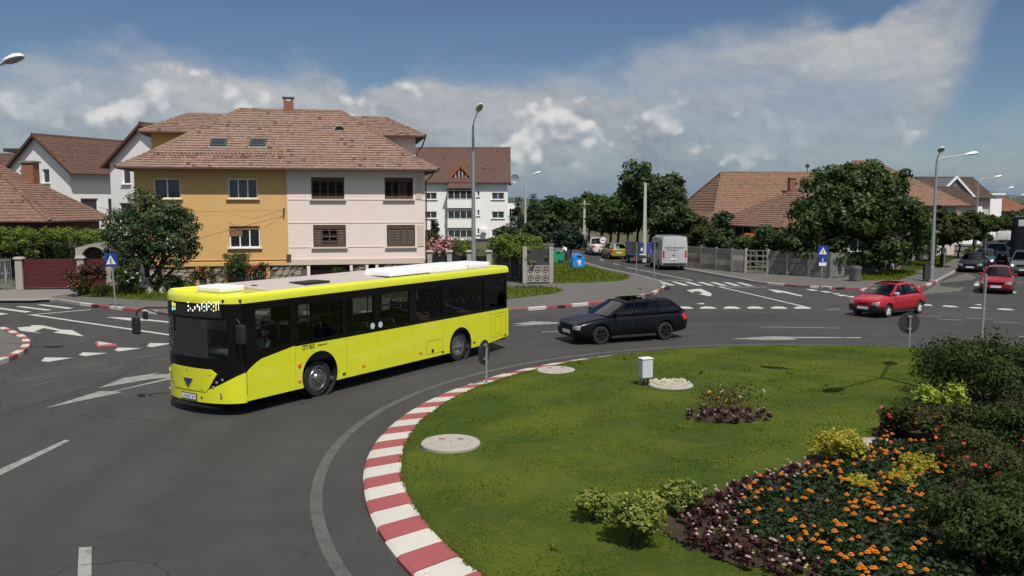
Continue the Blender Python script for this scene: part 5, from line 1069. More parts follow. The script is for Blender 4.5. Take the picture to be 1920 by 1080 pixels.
# floor, ceiling, rear
m = MB(); m.box((-3.2, 0, .38), (11.1, 2.44, .08)); m.build('floor', 'interior', bus); m = MB(); m.box((-3.2, 0, 2.60), (11.0, 2.4, .04)); m.build('ceiling', 'interior', bus)
m = MB(); m.box((-8.77, 0, 1.52), (.08, 2.46, 2.2)); m.build('rear_panel', 'bus_yellow', bus, bevel=.03)
m = MB(); m.box((-8.82, 0, 2.0), (.03, 2.0, .9)); m.build('rear_window', 'dark_glass', bus)
for sd in (-1, 1):
    m = MB(); m.box((-8.76, sd * 1.235, 1.55), (.10, .075, 2.25)); m.build('rear_corner', 'bus_yellow', bus, bevel=.03)
    for z in (.62, .80, .98, 1.16): m = MB(); m.lathe([(.07, 0), (.065, -.03), (.01, -.04)], 12, (-8.81, sd * 1.12, z), 'x'); m.build('tail_light', 'red_lens' if z > .7 else 'orange_lens', bus, fix=True)
# side fittings seen in the photograph
for x_, z_, m_, w_, h_ in ((.71, .54, 'orange_lens', .11, .055), (-1.60, .56, 'orange_lens', .11, .055), (-4.05, .56, 'orange_lens', .11, .055), (-4.62, .54, 'black_matt', .09, .09), (-.85, .46, 'black_matt', .1, .05), (-5.12, .43, 'black_matt', .09, .04), (-6.78, .50, 'black_matt', .1, .05), (-8.6, .52, 'black_matt', .09, .04)):
    m = MB(); m.box((x_, HWB + .006, z_), (w_, .02, h_)); m.build('side_reflector' if 'orange' in m_ else 'side_fitting', m_, bus)
m = MB(); m.lathe([(.06, 0), (.05, .03), (.01, .04)], 12, (.71, HWB, .95), 'y'); m.build('turn_signal', 'orange_lens', bus, fix=True)
for x_ in (-2.0, -2.32): m = MB(); m.lathe([(.085, 0), (.085, .004)], 18, (x_, HWB - .010, 1.60), 'y'); m.build('window_sticker', 'cabinet', bus, fix=True)
m = MB()
for a, b, c, d in ((-4.34, -5.10, .45, .84), (-7.75, -8.62, .52, 1.30), (-7.98, -8.35, .62, 1.2)):
    for q in (((a + b) / 2, c, a - b, .008), ((a + b) / 2, d, a - b, .008), (a, (c + d) / 2, .008, d - c), (b, (c + d) / 2, .008, d - c)): m.box((q[0], HWB + .0005, q[1]), (q[2], .003, q[3]))
m.build('hatch_outline', 'black_matt', bus)
TX = Matrix(((-1, 0, 0, 0), (0, 0, 1, 0), (0, 1, 0, 0), (0, 0, 0, 1)))
a = shit((566, 655)); text(bus, 'CITY BUS', .165, 'sheet_dark', Matrix.Translation((a[0], HWB + .003, 1.295)) @ TX, squeeze=.62, bold=.004); text(bus, 'Diamond', .085, 'sheet_dark', Matrix.Translation((a[0] - .53, HWB + .003, 1.325)) @ TX, shear=.4, squeeze=1.05, bold=.001)
# wheels
for sd in (1, -1):
    wheel(bus, 0, sd * 1.10, .48, .29, sd, style='convex'); wheel(bus, -6.05, sd * 1.10, .48, .29, sd, style='concave'); m = MB(); m.box((-.72, sd * 1.1, .42), (.03, .34, .36)); m.build('mudflap', 'rubber', bus)
# mirrors
m = MB(); m.tube([(2.55, -1.18, 2.40), (2.95, -1.50, 2.42), (3.08, -1.66, 2.36), (3.10, -1.70, 2.22)], .022, 7); m.tube([(2.60, -1.18, 2.22), (2.95, -1.50, 2.38)], .016, 6); arm = m.build('mirror_arm', 'black_matt', bus)
m = MB(); m.box((3.10, -1.72, 1.98), (.13, .22, .42)); m.build('mirror', 'black_matt', arm, bevel=.04); m = MB(); m.box((3.02, -1.45, 2.24), (.06, .16, .2)); m.build('kerb_mirror', 'black_matt', arm, bevel=.02)
m = MB(); m.tube([(2.45, 1.15, 2.28), (2.60, 1.40, 2.28), (2.58, 1.46, 2.2)], .022, 7); arm = m.build('mirror_arm', 'black_matt', bus); m = MB(); m.box((2.56, 1.46, 1.95), (.14, .24, .46)); m.build('mirror', 'black_matt', arm, bevel=.04)
# inside: seats, poles, driver's place
def seat(x, y, z=.42, face=1):
    m = MB(); m.box((x, y, z + .42), (.42, .42, .10)); m.box((x, y, z + .2), (.12, .2, .36)); m.box((x - face * .20, y, z + .78), (.09, .42, .72)); o = m.build('seat', 'seat', bus, bevel=.035)
    q = MB(); q.tube([(x - face * .2, y - .17, z + 1.1), (x - face * .22, y - .13, z + 1.24), (x - face * .22, y + .13, z + 1.24), (x - face * .2, y + .17, z + 1.1)], .018, 6); q.build('grab_handle', 'grab_yellow', o)
for x in (-.05, -1.0, -1.8): seat(x, .98, .62 if x > -.6 else .42); seat(x, .50, .62 if x > -.6 else .42)
for x in (-2.9, -3.7, -4.5): seat(x, .98); seat(x, .5)
for x in (-5.4, -6.3, -7.2, -8.0): seat(x, .98, .66); seat(x, .5, .66); seat(x, -.98, .66); seat(x, -.5, .66)
for x in (-.1, -1.1, -1.9): seat(x, -.98, .62 if x > -.6 else .42)
for x, y in ((.7, -.35), (-.6, .28), (-2.3, .3), (-2.3, -.6), (-3.9, -.6), (-5, .28), (-6.8, .28)): m = MB(); m.tube([(x, y, .4), (x, y, 2.58)], .018, 6); m.build('pole', 'grab_yellow', bus)
m = MB(); m.box((.62, .75, 1.15), (.05, .95, 1.5)); m.box((.62, .75, 2.25), (.05, .95, .5)); m.build('cab_partition', 'interior', bus); m = MB(); m.box((2.25, 0, 1.05), (.5, 2.0, .55)); m.build('dashboard', 'dark_plastic', bus, bevel=.08); m = MB(); m.box((2.30, .62, 1.45), (.4, .8, .16)); m.build('instrument_binnacle', 'interior_light', bus, bevel=.06)
m = MB(); k_ = [(1.90 + .10 * math.cos(t * math.pi / 8), .66 + .22 * math.sin(t * math.pi / 8), 1.42 - .12 * math.cos(t * math.pi / 8)) for t in range(17)]; m.tube(k_, .018, 6, cap=False); m.build('steering_wheel', 'black_matt', bus)
m = MB(); m.box((1.25, .66, 1.05), (.5, .5, .14)); m.box((1.02, .66, 1.42), (.12, .48, .75)); m.build('driver_seat', 'seat', bus, bevel=.05)
m = MB(); m.box((2.15, -.05, 2.08), (.03, 1.0, .34)); m.build('sun_blind', 'interior_light', bus)
drv = person('person', BO + BH * 1.28 + BL * .66 + Vector((0, 0, .62)), BA, 'bus driver in white shirt seated at the wheel of the yellow bus', sit=True, top='cloth_white')

# ---------------------------------------------------------------- cars
def car(name, label, loc, rz, paint_, st, cab, Wd, wb_, r=.31, group=None, bumper=None, rim='rim', glass_='car_glass', lights=False, lampc='clear_lens', panes=None, rails=False, sunroof=None, tail=True, scale=1.0, mirror=None, cat='car', plate=True, driver=None, spokes=5, grille=True):
    """st: (x, z_bottom, z_top, half width) from nose to tail, front axle at x=0; cab: A base, A top, C top, C base x, belt z front, belt z rear, roof z, half width at belt, half width at roof"""
    root = empty(name, loc, rz, label, cat, group); root.scale = (scale,) * 3; hw = Wd / 2
    m = MB(); rings = []
    for x, zb, zt, w in st:
        h = zt - zb; half = [(w * .5, zb), (w * .84, zb + .01), (w * .965, zb + .16 * h), (w, zb + .42 * h), (w * .992, zb + .70 * h), (w * .95, zb + .90 * h), (w * .82, zt - .012), (w * .42, zt + .012)]
        rings.append([(x, y, z) for y, z in half] + [(x, -y, z) for y, z in half[::-1]])
    m.loft(rings); o = m.build('body', [paint_, 'black_matt'], root, smooth=180, fix=True); sb = o.modifiers.new('s', 'SUBSURF'); sb.levels = 1; applied(o)
    cut(o, [arch_cutter(x, r + .03, r * 1.17, s * hw * .98, .42, root) for x in (0, -wb_) for s in (-1, 1)]); o.data.set_sharp_from_angle(angle=R(38))
    A0, A1, C1, C0, zf, zr_, zt, yb, yt = cab
    belt = lambda x: zf + (zr_ - zf) * max(0, min(1, (A0 - x) / (A0 - C0)))
    crown_ = lambda x: zt + .035 * math.sin(math.pi * max(0, min(1, (A1 - x) / (A1 - C1))))
    def side(x, t, s, off=0): z0 = belt(x) - .02; z1 = crown_(x) - .03; yy = yb + (yt - yb) * t ** 1.25 + off; return (x, s * yy, z0 + (z1 - z0) * t)
    xl = lambda t: A0 + (A1 - A0) * t; xr = lambda t: C0 + (C1 - C0) * t
    # roof skin
    m = MB(); rg = []
    for i in range(9):
        x = A1 + .04 + (C1 - A1 - .08) * i / 8; z = crown_(x); y = yt + .012; rg.append([(x, -y, z - .06), (x, -y * .94, z - .012), (x, -y * .6, z + .018), (x, 0, z + .028), (x, y * .6, z + .018), (x, y * .94, z - .012), (x, y, z - .06), (x, y * .9, z - .055), (x, -y * .9, z - .055)])
    m.loft(rg); m.build('roof', paint_, root, smooth=60, fix=True)
    if sunroof: m = MB(); m.box(((sunroof[0] + sunroof[1]) / 2, 0, zt + .052), (sunroof[0] - sunroof[1], yt * 1.45, .02)); m.build('sunroof', 'dark_glass', root)
    # windscreen and rear window
    for nm, x0, x1, sg in (('windscreen', A0, A1, 1), ('rear_window', C0, C1, -1)):
        m = MB(); n = 8; g_ = [[], []]
        for i in range(n + 1):
            v = -1 + 2 * i / n; b_ = .07 * (1 - v * v) * sg; z0, z1 = belt(x0) + .0, crown_(x1) - .03; g_[0].append((x0 + b_, v * (yb - .05), z0)); g_[1].append((x1 + b_ * .8, v * (yt - .05), z1 + .012 * (1 - v * v)))
        m.loft(g_, closed=False, cap=False); m.build(nm, glass_, root, smooth=60)
    # pillars and panes
    panes = panes or [(A0 - .22, A1 - .06, -wb_ * .46, -wb_ * .46), (-wb_ * .46 - .08, -wb_ * .46 - .08, C0 + .55, C1 + .3)]
    for s in (-1, 1):
        edge = [(A0 - .0, A1 - .0)] + [q for p in panes for q in ((p[0], p[1]), (p[2], p[3]))] + [(C0, C1)]
        for i in range(0, len(edge), 2):
            (a0, a1), (b0, b1) = edge[i], edge[i + 1]; m = MB(); P = lambda xb, xt, t, off: side(xb + (xt - xb) * t, t, s, off)
            m.loft([[P(a0, a1, t, .0), P(b0, b1, t, .0), P(b0, b1, t, -.05), P(a0, a1, t, -.05)] for t in (0, .25, .5, .75, .97)]); m.build('pillar', paint_ if i in (0, len(edge) - 2) else 'black_gloss', root, smooth=60, fix=True)
        for a0, a1, b0, b1 in panes:
            m = MB(); m.loft([[side(a0 + (a1 - a0) * t, t, s, -.022), side(b0 + (b1 - b0) * t, t, s, -.022)] for t in (.03, .25, .5, .75, .93)], closed=False, cap=False); m.build('side_window', glass_, root, smooth=60)
        m = MB(); m.loft([[side(xl(t) + (xr(t) - xl(t)) * k / 8, t, s, .002) for k in range(9)] for t in (.93, 1.0)], closed=False, cap=False); m.build('roof_rail' if rails else 'roof_edge', paint_, root)
    # inside
    m = MB(); zz = min(belt(A0), belt(C0)) - .0; m.quad((A0 - .02, -yb + .05, belt(A0) + .012), (A0 - .02, yb - .05, belt(A0) + .012), (C0 + .03, yb - .05, belt(C0) + .012), (C0 + .03, -yb + .05, belt(C0) + .012)); m.build('cabin_floor', 'black_matt', root)
    for x, y in ((A1 - .28, .36), (A1 - .28, -.36), (-wb_ * .80, .34), (-wb_ * .80, -.34)):
        m = MB(); m.box((x, y, belt(x) + .13), (.12, .44, .30)); m.box((x - .02, y, belt(x) + .33), (.09, .22, .13)); m.build('seat', 'seat', root, bevel=.03)
    # nose and tail details, laid on the body's surface
    xf, zfb, zft, wf = st[1]; x_l, zlb, zlt, wl = st[-2]
    bvh = BVHTree.FromPolygons([v.co for v in o.data.vertices], [tuple(p.vertices) for p in o.data.polygons])
    def surf(v, w_, rear=0, sd_=0):
        # rear/front: (y, z) -> point, side: (x, z) -> point
        if sd_: lo_ = bvh.ray_cast(Vector((v, sd_ * 3, w_)), Vector((0, -sd_, 0)))[0]; return lo_ if lo_ is not None else Vector((v, sd_ * hw, w_))
        lo_ = bvh.ray_cast(Vector((6 if not rear else -9, v, w_)), Vector((-1 if not rear else 1, 0, 0)))[0]; return lo_ if lo_ is not None else Vector((xf - .1 if not rear else x_l + .1, v, w_))
    def patch(nm, m_, q, off=.008, rear=0, sd_=0, nu=6, nv=3, par=None, bld=None):
        mm = bld or MB(); base = len(mm.v); d_ = Vector((0, sd_ * off, 0)) if sd_ else Vector((off if not rear else -off, 0, 0))
        for j in range(nv + 1):
            for i in range(nu + 1):
                u_, v_ = i / nu, j / nv; y_ = (q[0][0] * (1 - u_) + q[1][0] * u_) * (1 - v_) + (q[3][0] * (1 - u_) + q[2][0] * u_) * v_; z_ = (q[0][1] * (1 - u_) + q[1][1] * u_) * (1 - v_) + (q[3][1] * (1 - u_) + q[2][1] * u_) * v_
                sp = surf(y_, z_, rear, sd_); mm.v.append(tuple(sp + d_ + (Vector((0, math.copysign(off * .9, y_) * min(1, (abs(y_) / (hw * .8)) ** 4), 0)) if not sd_ else Vector((0, 0, 0)))))
        for j in range(nv):
            for i in range(nu): k = base + j * (nu + 1) + i; mm.f.append((k, k + 1, k + nu + 2, k + nu + 1)); mm.m.append(0)
        return None if bld else mm.build(nm, m_, par or root, smooth=60, fix=False)
    zh = zft - .02; zl = zft - .17
    if bumper:
        mm = MB(); patch('', '', [(-hw * .93, .23), (hw * .93, .23), (hw * .93, zl - .03), (-hw * .93, zl - .03)], .03, nu=16, nv=3, bld=mm)
        for s in (-1, 1): patch('', '', [(xf - .10, .23), (r * 1.25, .23), (r * 1.22, zl - .03), (xf - .10, zl - .03)], .018, sd_=s, nu=4, bld=mm)
        mm.build('bumper', bumper, root, smooth=60)
        mm = MB(); patch('', '', [(-hw * .90, .30), (hw * .90, .30), (hw * .90, .55), (-hw * .90, .55)], .03, rear=1, nu=16, nv=3, bld=mm)
        for s in (-1, 1): patch('', '', [(x_l + .12, .28), (-wb_ - r * 1.25, .28), (-wb_ - r * 1.22, .55), (x_l + .12, .55)], .018, sd_=s, nu=4, bld=mm)
        mm.build('bumper', bumper, root, smooth=60)
    if grille: patch('grille', 'black_gloss', [(-wf * .52, zl + .02), (wf * .52, zl + .02), (wf * .56, zh - .03), (-wf * .56, zh - .03)] if not bumper else [(-wf * .36, zl + .03), (wf * .36, zl + .03), (wf * .36, zl + .075), (-wf * .36, zl + .075)], .01, nu=8); patch('air_intake', 'black_matt', [(-wf * .8, zfb + .02), (wf * .8, zfb + .02), (wf * .7, zfb + .13), (-wf * .7, zfb + .13)], .012 if not bumper else .035, nu=8)
    for s in (-1, 1):
        hl_ = patch('headlight', lampc, [(s * wf * .60, zl + .01), (s * hw * .90, zl + .02), (s * hw * .885, zh + .03), (s * wf * .66, zh - .01)], .012, nu=6); mm = hl_
        c = surf(s * hw * .74, zl + .07)
        if lights: m = MB(); m.lathe([(.07, 0), (.05, .02), (.005, .03)], 10, (c.x + .02, c.y, c.z), 'x'); m.build('lamp', 'headlamp_on', hl_, fix=True)
        if tail: patch('tail_light', 'red_lens', [(s * wl * .72, zlt - .26), (s * wl * 1.0, zlt - .26), (s * wl * 1.0, zlt - .02), (s * wl * .72, zlt - .02)], .012, rear=1, nu=4); patch('tail_light', 'red_lens', [(x_l + .03, zlt - .26), (x_l + .24, zlt - .24), (x_l + .28, zlt - .04), (x_l + .04, zlt - .04)], .010, sd_=s, nu=4)
        m = MB(); mx = A0 - .28; m.box((mx, s * (hw + .04), belt(mx) + .06), (.12, .2, .13)); m.build('mirror', mirror or paint_, root, bevel=.035)
        for x in (-wb_ * .42, -wb_ * .80):
            c = surf(x, belt(x) - .17, 0, s); m = MB(); m.box((x, c.y, belt(x) - .17), (.16, .04, .03)); m.build('door_handle', paint_, root, bevel=.008)
        for x in (A0 - .42, -wb_ * .47, -wb_ * .86): patch('door_seam', 'black_matt', [(x, .34), (x + .010, .34), (x + .010, belt(x) - .05), (x, belt(x) - .05)], .003, sd_=s, nu=1, nv=5)
        m = MB(); m.box((-wb_ / 2, s * (hw - .035), .235), (wb_ - 2.6 * r, .05, .08)); m.build('sill', bumper or 'dark_plastic', root, bevel=.01)
        for x in (0, -wb_): wheel(root, x, s * (hw - .115), r, .2, s, rim=rim, spokes=spokes)
    if plate:
        c = surf(0, zfb + .17); m = MB(); m.box((c.x + (.02 if not bumper else .042), 0, zfb + .17), (.012, .52, .11)); m.build('number_plate', 'plate_white', root); c = surf(0, .60, 1); m = MB(); m.box((c.x - .012, 0, .62), (.012, .52, .11)); m.build('number_plate', 'plate_white', root)
    return root
def front_axle(a, b, wb_, track_half):
    """ground points of the near-side front and rear wheels -> axle centre and heading (the near side is the car's left)"""
    A, B = Vector(a), Vector(b); h = (A - B).normalized(); l = Vector((-h.y, h.x, 0)); return (A + B) / 2 + h * wb_ / 2 - l * track_half, math.atan2(h.y, h.x)
ESTATE = [(.93, .30, .66, .66), (.925, .26, .70, .74), (.84, .21, .76, .83), (.62, .19, .83, .875), (.30, .18, .90, .90), (-.15, .18, .965, .905), (-.60, .18, .99, .91), (-1.6, .18, .985, .91), (-2.7, .19, 1.00, .905), (-3.25, .22, 1.00, .89), (-3.62, .26, .98, .84), (-3.71, .30, .96, .78), (-3.72, .34, .92, .72)]
p, a = front_axle(at(1127.5, 645.3), at(1243.3, 636.7), 2.69, .80)
blk = car('estate_car', 'black estate car with black wheels driving behind the yellow bus', p, a, 'car_black', ESTATE, (-.30, -1.12, -3.10, -3.62, .99, 1.02, 1.44, .80, .60), 1.82, 2.69, .325, rim='dark_rim', rails=True, sunroof=(-1.3, -2.2), mirror='car_black',
          panes=[(-.62, -1.22, -1.42, -1.42), (-1.50, -1.50, -2.45, -2.40), (-2.53, -2.48, -3.42, -3.02)], lampc='clear_lens')
for s in (-1, 1):
    m = MB(); m.tube([(-1.45, s * .585, 1.465), (-1.55, s * .59, 1.50), (-2.85, s * .59, 1.495), (-2.95, s * .585, 1.45)], .016, 6); m.build('roof_bar', 'car_black', blk)
    m = MB(); m.lathe([(.05, 0), (.045, .02)], 10, (.86, s * .62, .36), 'x'); m.build('fog_light', 'clear_lens', blk, fix=True)
bh = Vector((math.cos(a), math.sin(a), 0)); bl = Vector((-bh.y, bh.x, 0))
person('person', p - bh * 1.55 + bl * .36 + Vector((0, 0, .16)), a, 'driver in pale shirt inside the black estate car', sit=True, top='cloth_white', legs='cloth_dark', h=1.66)
HATCH = [(.72, .30, .66, .60), (.715, .25, .71, .68), (.64, .21, .77, .75), (.45, .19, .84, .785), (.15, .18, .915, .80), (-.30, .18, .97, .805), (-1.2, .18, .965, .805), (-2.2, .19, .99, .80), (-2.62, .21, .99, .785), (-2.90, .26, .97, .74), (-2.97, .30, .94, .69), (-2.98, .34, .90, .64)]
p, a = front_axle(at(1666.9, 594.75), at(1717.5, 588.4), 2.44, .70)
cor = car('hatchback', 'small red three-door hatchback with dark bumpers and white wheels crossing at the right', p, a, 'car_red', HATCH, (-.18, -.92, -2.25, -2.86, .97, 1.0, 1.40, .71, .54), 1.61, 2.44, .285, bumper='dark_plastic', rim='lamp_white', glass_='clear_glass', mirror='cabinet', sunroof=(-1.1, -1.7), panes=[(-.42, -.98, -1.36, -1.36), (-1.46, -1.46, -2.42, -2.12)], spokes=5)
p = at(1864, 551.5); a = math.atan2(-.80, -.60)
car('hatchback', 'red hatchback at the right waiting to enter the roundabout', p + Vector((.42, .55, 0)), R(238), 'car_darkred', [(x * 1.06, zb, zt, w * 1.03) for x, zb, zt, w in HATCH], (-.18, -.95, -2.5, -3.05, .98, 1.0, 1.41, .73, .56), 1.66, 2.55, .285, bumper=None, rim='rim', panes=[(-.42, -1.0, -1.36, -1.36), (-1.46, -1.46, -2.6, -2.35)])
SEDAN = [(.90, .30, .64, .66), (.895, .26, .69, .74), (.80, .21, .75, .82), (.58, .19, .81, .86), (.25, .18, .88, .88), (-.2, .18, .94, .885), (-1.2, .18, .95, .885), (-2.5, .19, .97, .88), (-3.0, .21, .98, .87), (-3.45, .25, .97, .83), (-3.55, .30, .95, .77), (-3.56, .34, .91, .70)]
SUV = [(.85, .34, .80, .70), (.845, .30, .86, .77), (.76, .26, .93, .85), (.50, .25, 1.00, .89), (.15, .24, 1.05, .905), (-.3, .24, 1.10, .91), (-1.6, .24, 1.10, .91), (-2.6, .25, 1.12, .905), (-3.1, .27, 1.12, .88), (-3.32, .32, 1.09, .83), (-3.36, .38, 1.02, .77)]
sedan_cab = (-.45, -1.2, -2.35, -3.0, .95, .98, 1.38, .76, .56); suv_cab = (-.45, -1.15, -2.9, -3.3, 1.10, 1.12, 1.66, .80, .64)
q_dir = math.atan2(-42, -27)                        # the queue faces the roundabout
for (px_, py_), lab, pm, st, cb, w_, lt in (((1818, 511.5), 'dark grey saloon heading the queue in the right-hand street', 'car_anthracite', SEDAN, sedan_cab, 1.78, False), ((1842, 502), 'blue-grey car with shining headlamp, second in the queue', 'car_blue', SEDAN, sedan_cab, 1.76, True), ((1864.5, 494.5), 'black car third in the queue behind the blue-grey one', 'car_navy', SUV, suv_cab, 1.82, False), ((1880, 484.5), 'dark car fourth in the queue, just before the white van', 'car_anthracite', SUV, suv_cab, 1.82, False)):
    p = at(px_, py_); car('saloon_car' if st is SEDAN else 'suv_car', lab, p + Vector((math.cos(q_dir), math.sin(q_dir), 0)) * -.85, q_dir, pm, st, cb, w_, 2.65, .31, group='cars queueing in the right-hand street', lights=lt, scale=.97)
p = at(1917, 519); car('suv_car', 'silver-grey car with a lit headlamp cut by the right picture edge', p + Vector((.5, .7, 0)), R(237), 'car_grey', SUV, suv_cab, 1.82, 2.65, .32, lights=True)
# vans, lorry, trailer: boxy bodies built as lofts
def boxy(name, label, loc, rz, paint_, L, Wd, Ht, wb_, r, cat, nose=None, rear=True, sidewin=(), plain=False, axles=None, glass_='pane'):
    """x forward from the rear bumper at 0; nose: list of (x, z_top) from the windscreen foot to the bumper"""
    root = empty(name, loc, rz, label, cat); hw = Wd / 2; m = MB(); rings = []
    prof = [(0, Ht - .10), (.03, Ht)] + [(L * .5, Ht + .03)] + (nose or [(L - .05, Ht)]) + [(L, .75)]
    for i, (x, zt) in enumerate(prof):
        k = .95 if i in (0, len(prof) - 1) else 1; zb = .34; w = hw * k; h = zt - zb; half = [(w * .5, zb), (w * .93, zb), (w, zb + .12 * h), (w, zb + .5 * h), (w * .97, zb + .80 * h), (w * .93, zb + .95 * h), (w * .84, zt), (w * .4, zt + .02)]
        rings.append([(x, y, z) for y, z in half] + [(x, -y, z) for y, z in half[::-1]])
    m.loft(rings); o = m.build('body', [paint_, 'black_matt'], root, smooth=35, fix=True); ax = axles or (L - .95, L - .95 - wb_)
    cut(o, [arch_cutter(x, r + .02, r * 1.15, s * hw, .5, root) for x in ax for s in (-1, 1)])
    for x in ax:
        for s in (-1, 1): wheel(root, x, s * (hw - .14), r, .22, s)
    for x0, x1, z0, z1 in sidewin:
        for s in (-1, 1): m = MB(); m.box(((x0 + x1) / 2, s * (hw * .985 + .004), (z0 + z1) / 2), (x1 - x0, .02, z1 - z0)); m.build('side_window', glass_, root, bevel=.01)
    if rear:
        for s in (-1, 1): m = MB(); m.box((-.01, s * hw * .86, 1.25), (.04, .12, .5)); m.build('tail_light', 'red_lens', root)
        m = MB(); m.box((-.005, 0, Ht * .5), (.012, .012, Ht * .7)); m.build('door_seam', 'black_matt', root); m = MB(); m.box((-.03, .0, .48), (.06, hw * 1.8, .16)); m.build('rear_bumper', 'dark_plastic', root); m = MB(); m.box((-.02, .1, .85), (.012, .5, .11)); m.build('number_plate', 'plate_white', root)
    return root
p = at(1268, 507.5); VA = R(97)
van = boxy('panel_van', 'silver panel van with dark side parked at the kerb of the side street', p + Vector((-.1, .2, 0)), R(92), 'car_silver', 5.6, 1.95, 2.55, 3.4, .33, 'van', nose=[(4.1, 2.38), (4.75, 1.35), (5.5, 1.05)], sidewin=[(3.3, 4.2, 1.35, 2.0), (1.6, 3.1, 1.35, 2.05)])
m = MB(); m.box((-.012, 0, 1.72), (.01, 1.5, .05)); m.box((-.012, .15, 1.55), (.01, .9, .03)); m.box((-.012, .1, 1.15), (.01, .14, .10)); m.build('rear_marking', 'car_grey', van)
p = at(1886, 480); boxy('panel_van', 'white panel van queueing far down the right-hand street', p, math.atan2(42, 27), 'car_white', 5.4, 1.95, 2.35, 3.3, .33, 'van', nose=[(4.0, 2.3), (4.7, 1.3), (5.3, 1.0)], sidewin=[(3.3, 4.1, 1.3, 1.9)])
p = at(1921, 508); lo = boxy('box_lorry', 'tall black box lorry cut by the right picture edge', p + Vector((1.3, 2.0, 0)), math.atan2(42, 27), 'truck_dark', 7.5, 2.3, 4.0, 4.2, .42, 'lorry', nose=[(7.3, 3.9)], rear=False)
for s in (-1,): m = MB(); m.box((-.03, .35, 3.55), (.03, .62, .50)); m.build('white_panel', 'cabinet', lo)
# side street: trailer, yellow car, pickup, white car
p = at(1204, 494.5); tr = empty('box_trailer', p, R(97), 'blue two-wheeled box trailer parked in front of the silver van', 'trailer'); m = MB(); m.box((1.3, 0, 1.22), (2.5, 1.7, 1.1)); m.build('box', 'trailer_blue', tr, bevel=.04); m = MB(); m.box((1.3, 0, .58), (2.6, 1.5, .14)); m.tube([(2.5, 0, .58), (3.6, 0, .5)], .05, 6); m.build('chassis', 'sheet_dark', tr); m = MB(); m.box((.02, .1, 1.2), (.03, .26, .26)); m.build('rear_sticker', 'sign_white', tr)
for s in (-1, 1): wheel(tr, 1.2, s * .92, .33, .2, s); m = MB(); m.box((0, s * .6, .58), (.06, .22, .14)); m.build('tail_light', 'red_lens', tr)
m = MB(); m.box((-.02, 0, .78), (.02, .5, .11)); m.build('number_plate', 'plate_white', tr)
p = at(1161, 486.5); car('hatchback', 'yellow car seen from behind, parked in the shade of the side street', p + Vector((-.4, 3.0, 0)), R(97), 'car_yellow', [(x * 1.05, zb, zt, w * 1.06) for x, zb, zt, w in HATCH], (-.18, -.95, -2.5, -2.95, .97, 1.0, 1.42, .74, .58), 1.72, 2.5, .30)
p = at(1127, 479.5); pk = car('pickup_truck', 'white pickup with a round white sign on its load bed, parked in the side street', p + Vector((-.4, 3.2, 0)), R(97), 'car_white', SUV, (-.45, -1.1, -1.8, -2.0, 1.1, 1.12, 1.68, .80, .66), 1.8, 2.65, .33, cat='pickup'); m = MB(); m.lathe([(.40, 0), (.40, -.06)], 24, (-3.1, -.2, 1.52), 'x'); m.build('load_disc', 'shutter', pk, fix=True); m = MB(); m.lathe([(.33, 0), (.33, -.02)], 24, (-3.17, -.2, 1.52), 'x'); d_ = m.build('disc_face', 'sign_white', pk, fix=True); m = MB(); m.box((-3.2, -.2, 1.52), (.01, .45, .05)); m.build('disc_bar', 'brick_red', pk)
p = at(1075, 467.5); car('suv_car', 'small white off-roader driving far up the side street', p + Vector((-.4, 3.2, 0)), R(96), 'car_white', SUV, suv_cab, 1.8, 2.65, .33, cat='car')
# ================================================================== street furniture
def lamp_head(parent, p, d, L=.85, name='lamp_head'):
    """cobra head at p pointing along d"""
    d = Vector(d).normalized(); rz = math.atan2(d.y, d.x); tilt = math.asin(d.z); m = MB(); rings = []
    for t, w, h in ((0, .05, .05), (.12, .09, .08), (.35, .19, .13), (.65, .21, .15), (.88, .15, .11), (1, .04, .04)):
        rings.append([(t * L, w * math.cos(a), h * math.sin(a) * (1 if math.sin(a) > 0 else .35)) for a in [k * math.pi / 5 for k in range(10)]])
    m.loft(rings); o = m.build(name, 'lamp_white', parent, smooth=50, fix=True); o.location = p; o.rotation_euler = (0, -tilt, rz)
    m = MB(); m.loft([[(t * L, w * math.cos(a), -.035 - .035 * math.sin(a)) for a in [k * math.pi / 4 for k in range(5)]] for t, w in ((.3, .12), (.5, .16), (.75, .15), (.92, .06))], closed=False, cap=False); m.build('lamp_lens', 'lamp_glass', o, smooth=60); return o
def street_lamp(base, h, arms, label, name='street_lamp', r0=.11, r1=.055, group=None, mat_='galvanised', hl=.85):
    root = empty(name, base, 0, label, 'street lamp', group); m = MB(); m.tube([(0, 0, -.1), (0, 0, .9), (0, 0, .92), (0, 0, h)], [r0 * 1.25, r0 * 1.2, r0, r1], 12); m.build('post', mat_, root, smooth=50); m = MB(); m.lathe([(r0 * 2, 0), (r0 * 2, .05), (r0 * 1.3, .12)], 12, (0, 0, 0)); m.build('base_plate', 'concrete_dark', root)
    for dx, dy, dz in arms:
        e = Vector((dx, dy, h + dz)); m = MB(); m.tube([(0, 0, h - .04), Vector((dx * .15, dy * .15, h + dz * .3)), e], [.04, .035, .03], 8); m.build('arm', mat_, root, smooth=50); lamp_head(root, e - Vector((dx, dy, dz)).normalized() * .1, (dx, dy, dz * .8), hl)
    return root
q = atY(887, 240, 51.5); street_lamp((q.x, 51.5, .11), q.z, [(.32, -.9, .75)], 'tall street lamp with single head behind the rear of the bus', r0=.15, r1=.07)
q = atY(985, 335, 88); street_lamp((q.x, 88, .1), q.z, [(.9, -.2, .35)], 'smaller street lamp in front of the pines', r0=.13, r1=.08, mat_='pole_concrete')
b = at(1743, 527, .11); q = atY(1748, 303, b.y); street_lamp((b.x + .1, b.y, .11), q.z, [(-.28, -.9, .42), (1.75, -.1, .32)], 'double-headed street lamp on the corner beside the walnut tree', r0=.13, r1=.06)
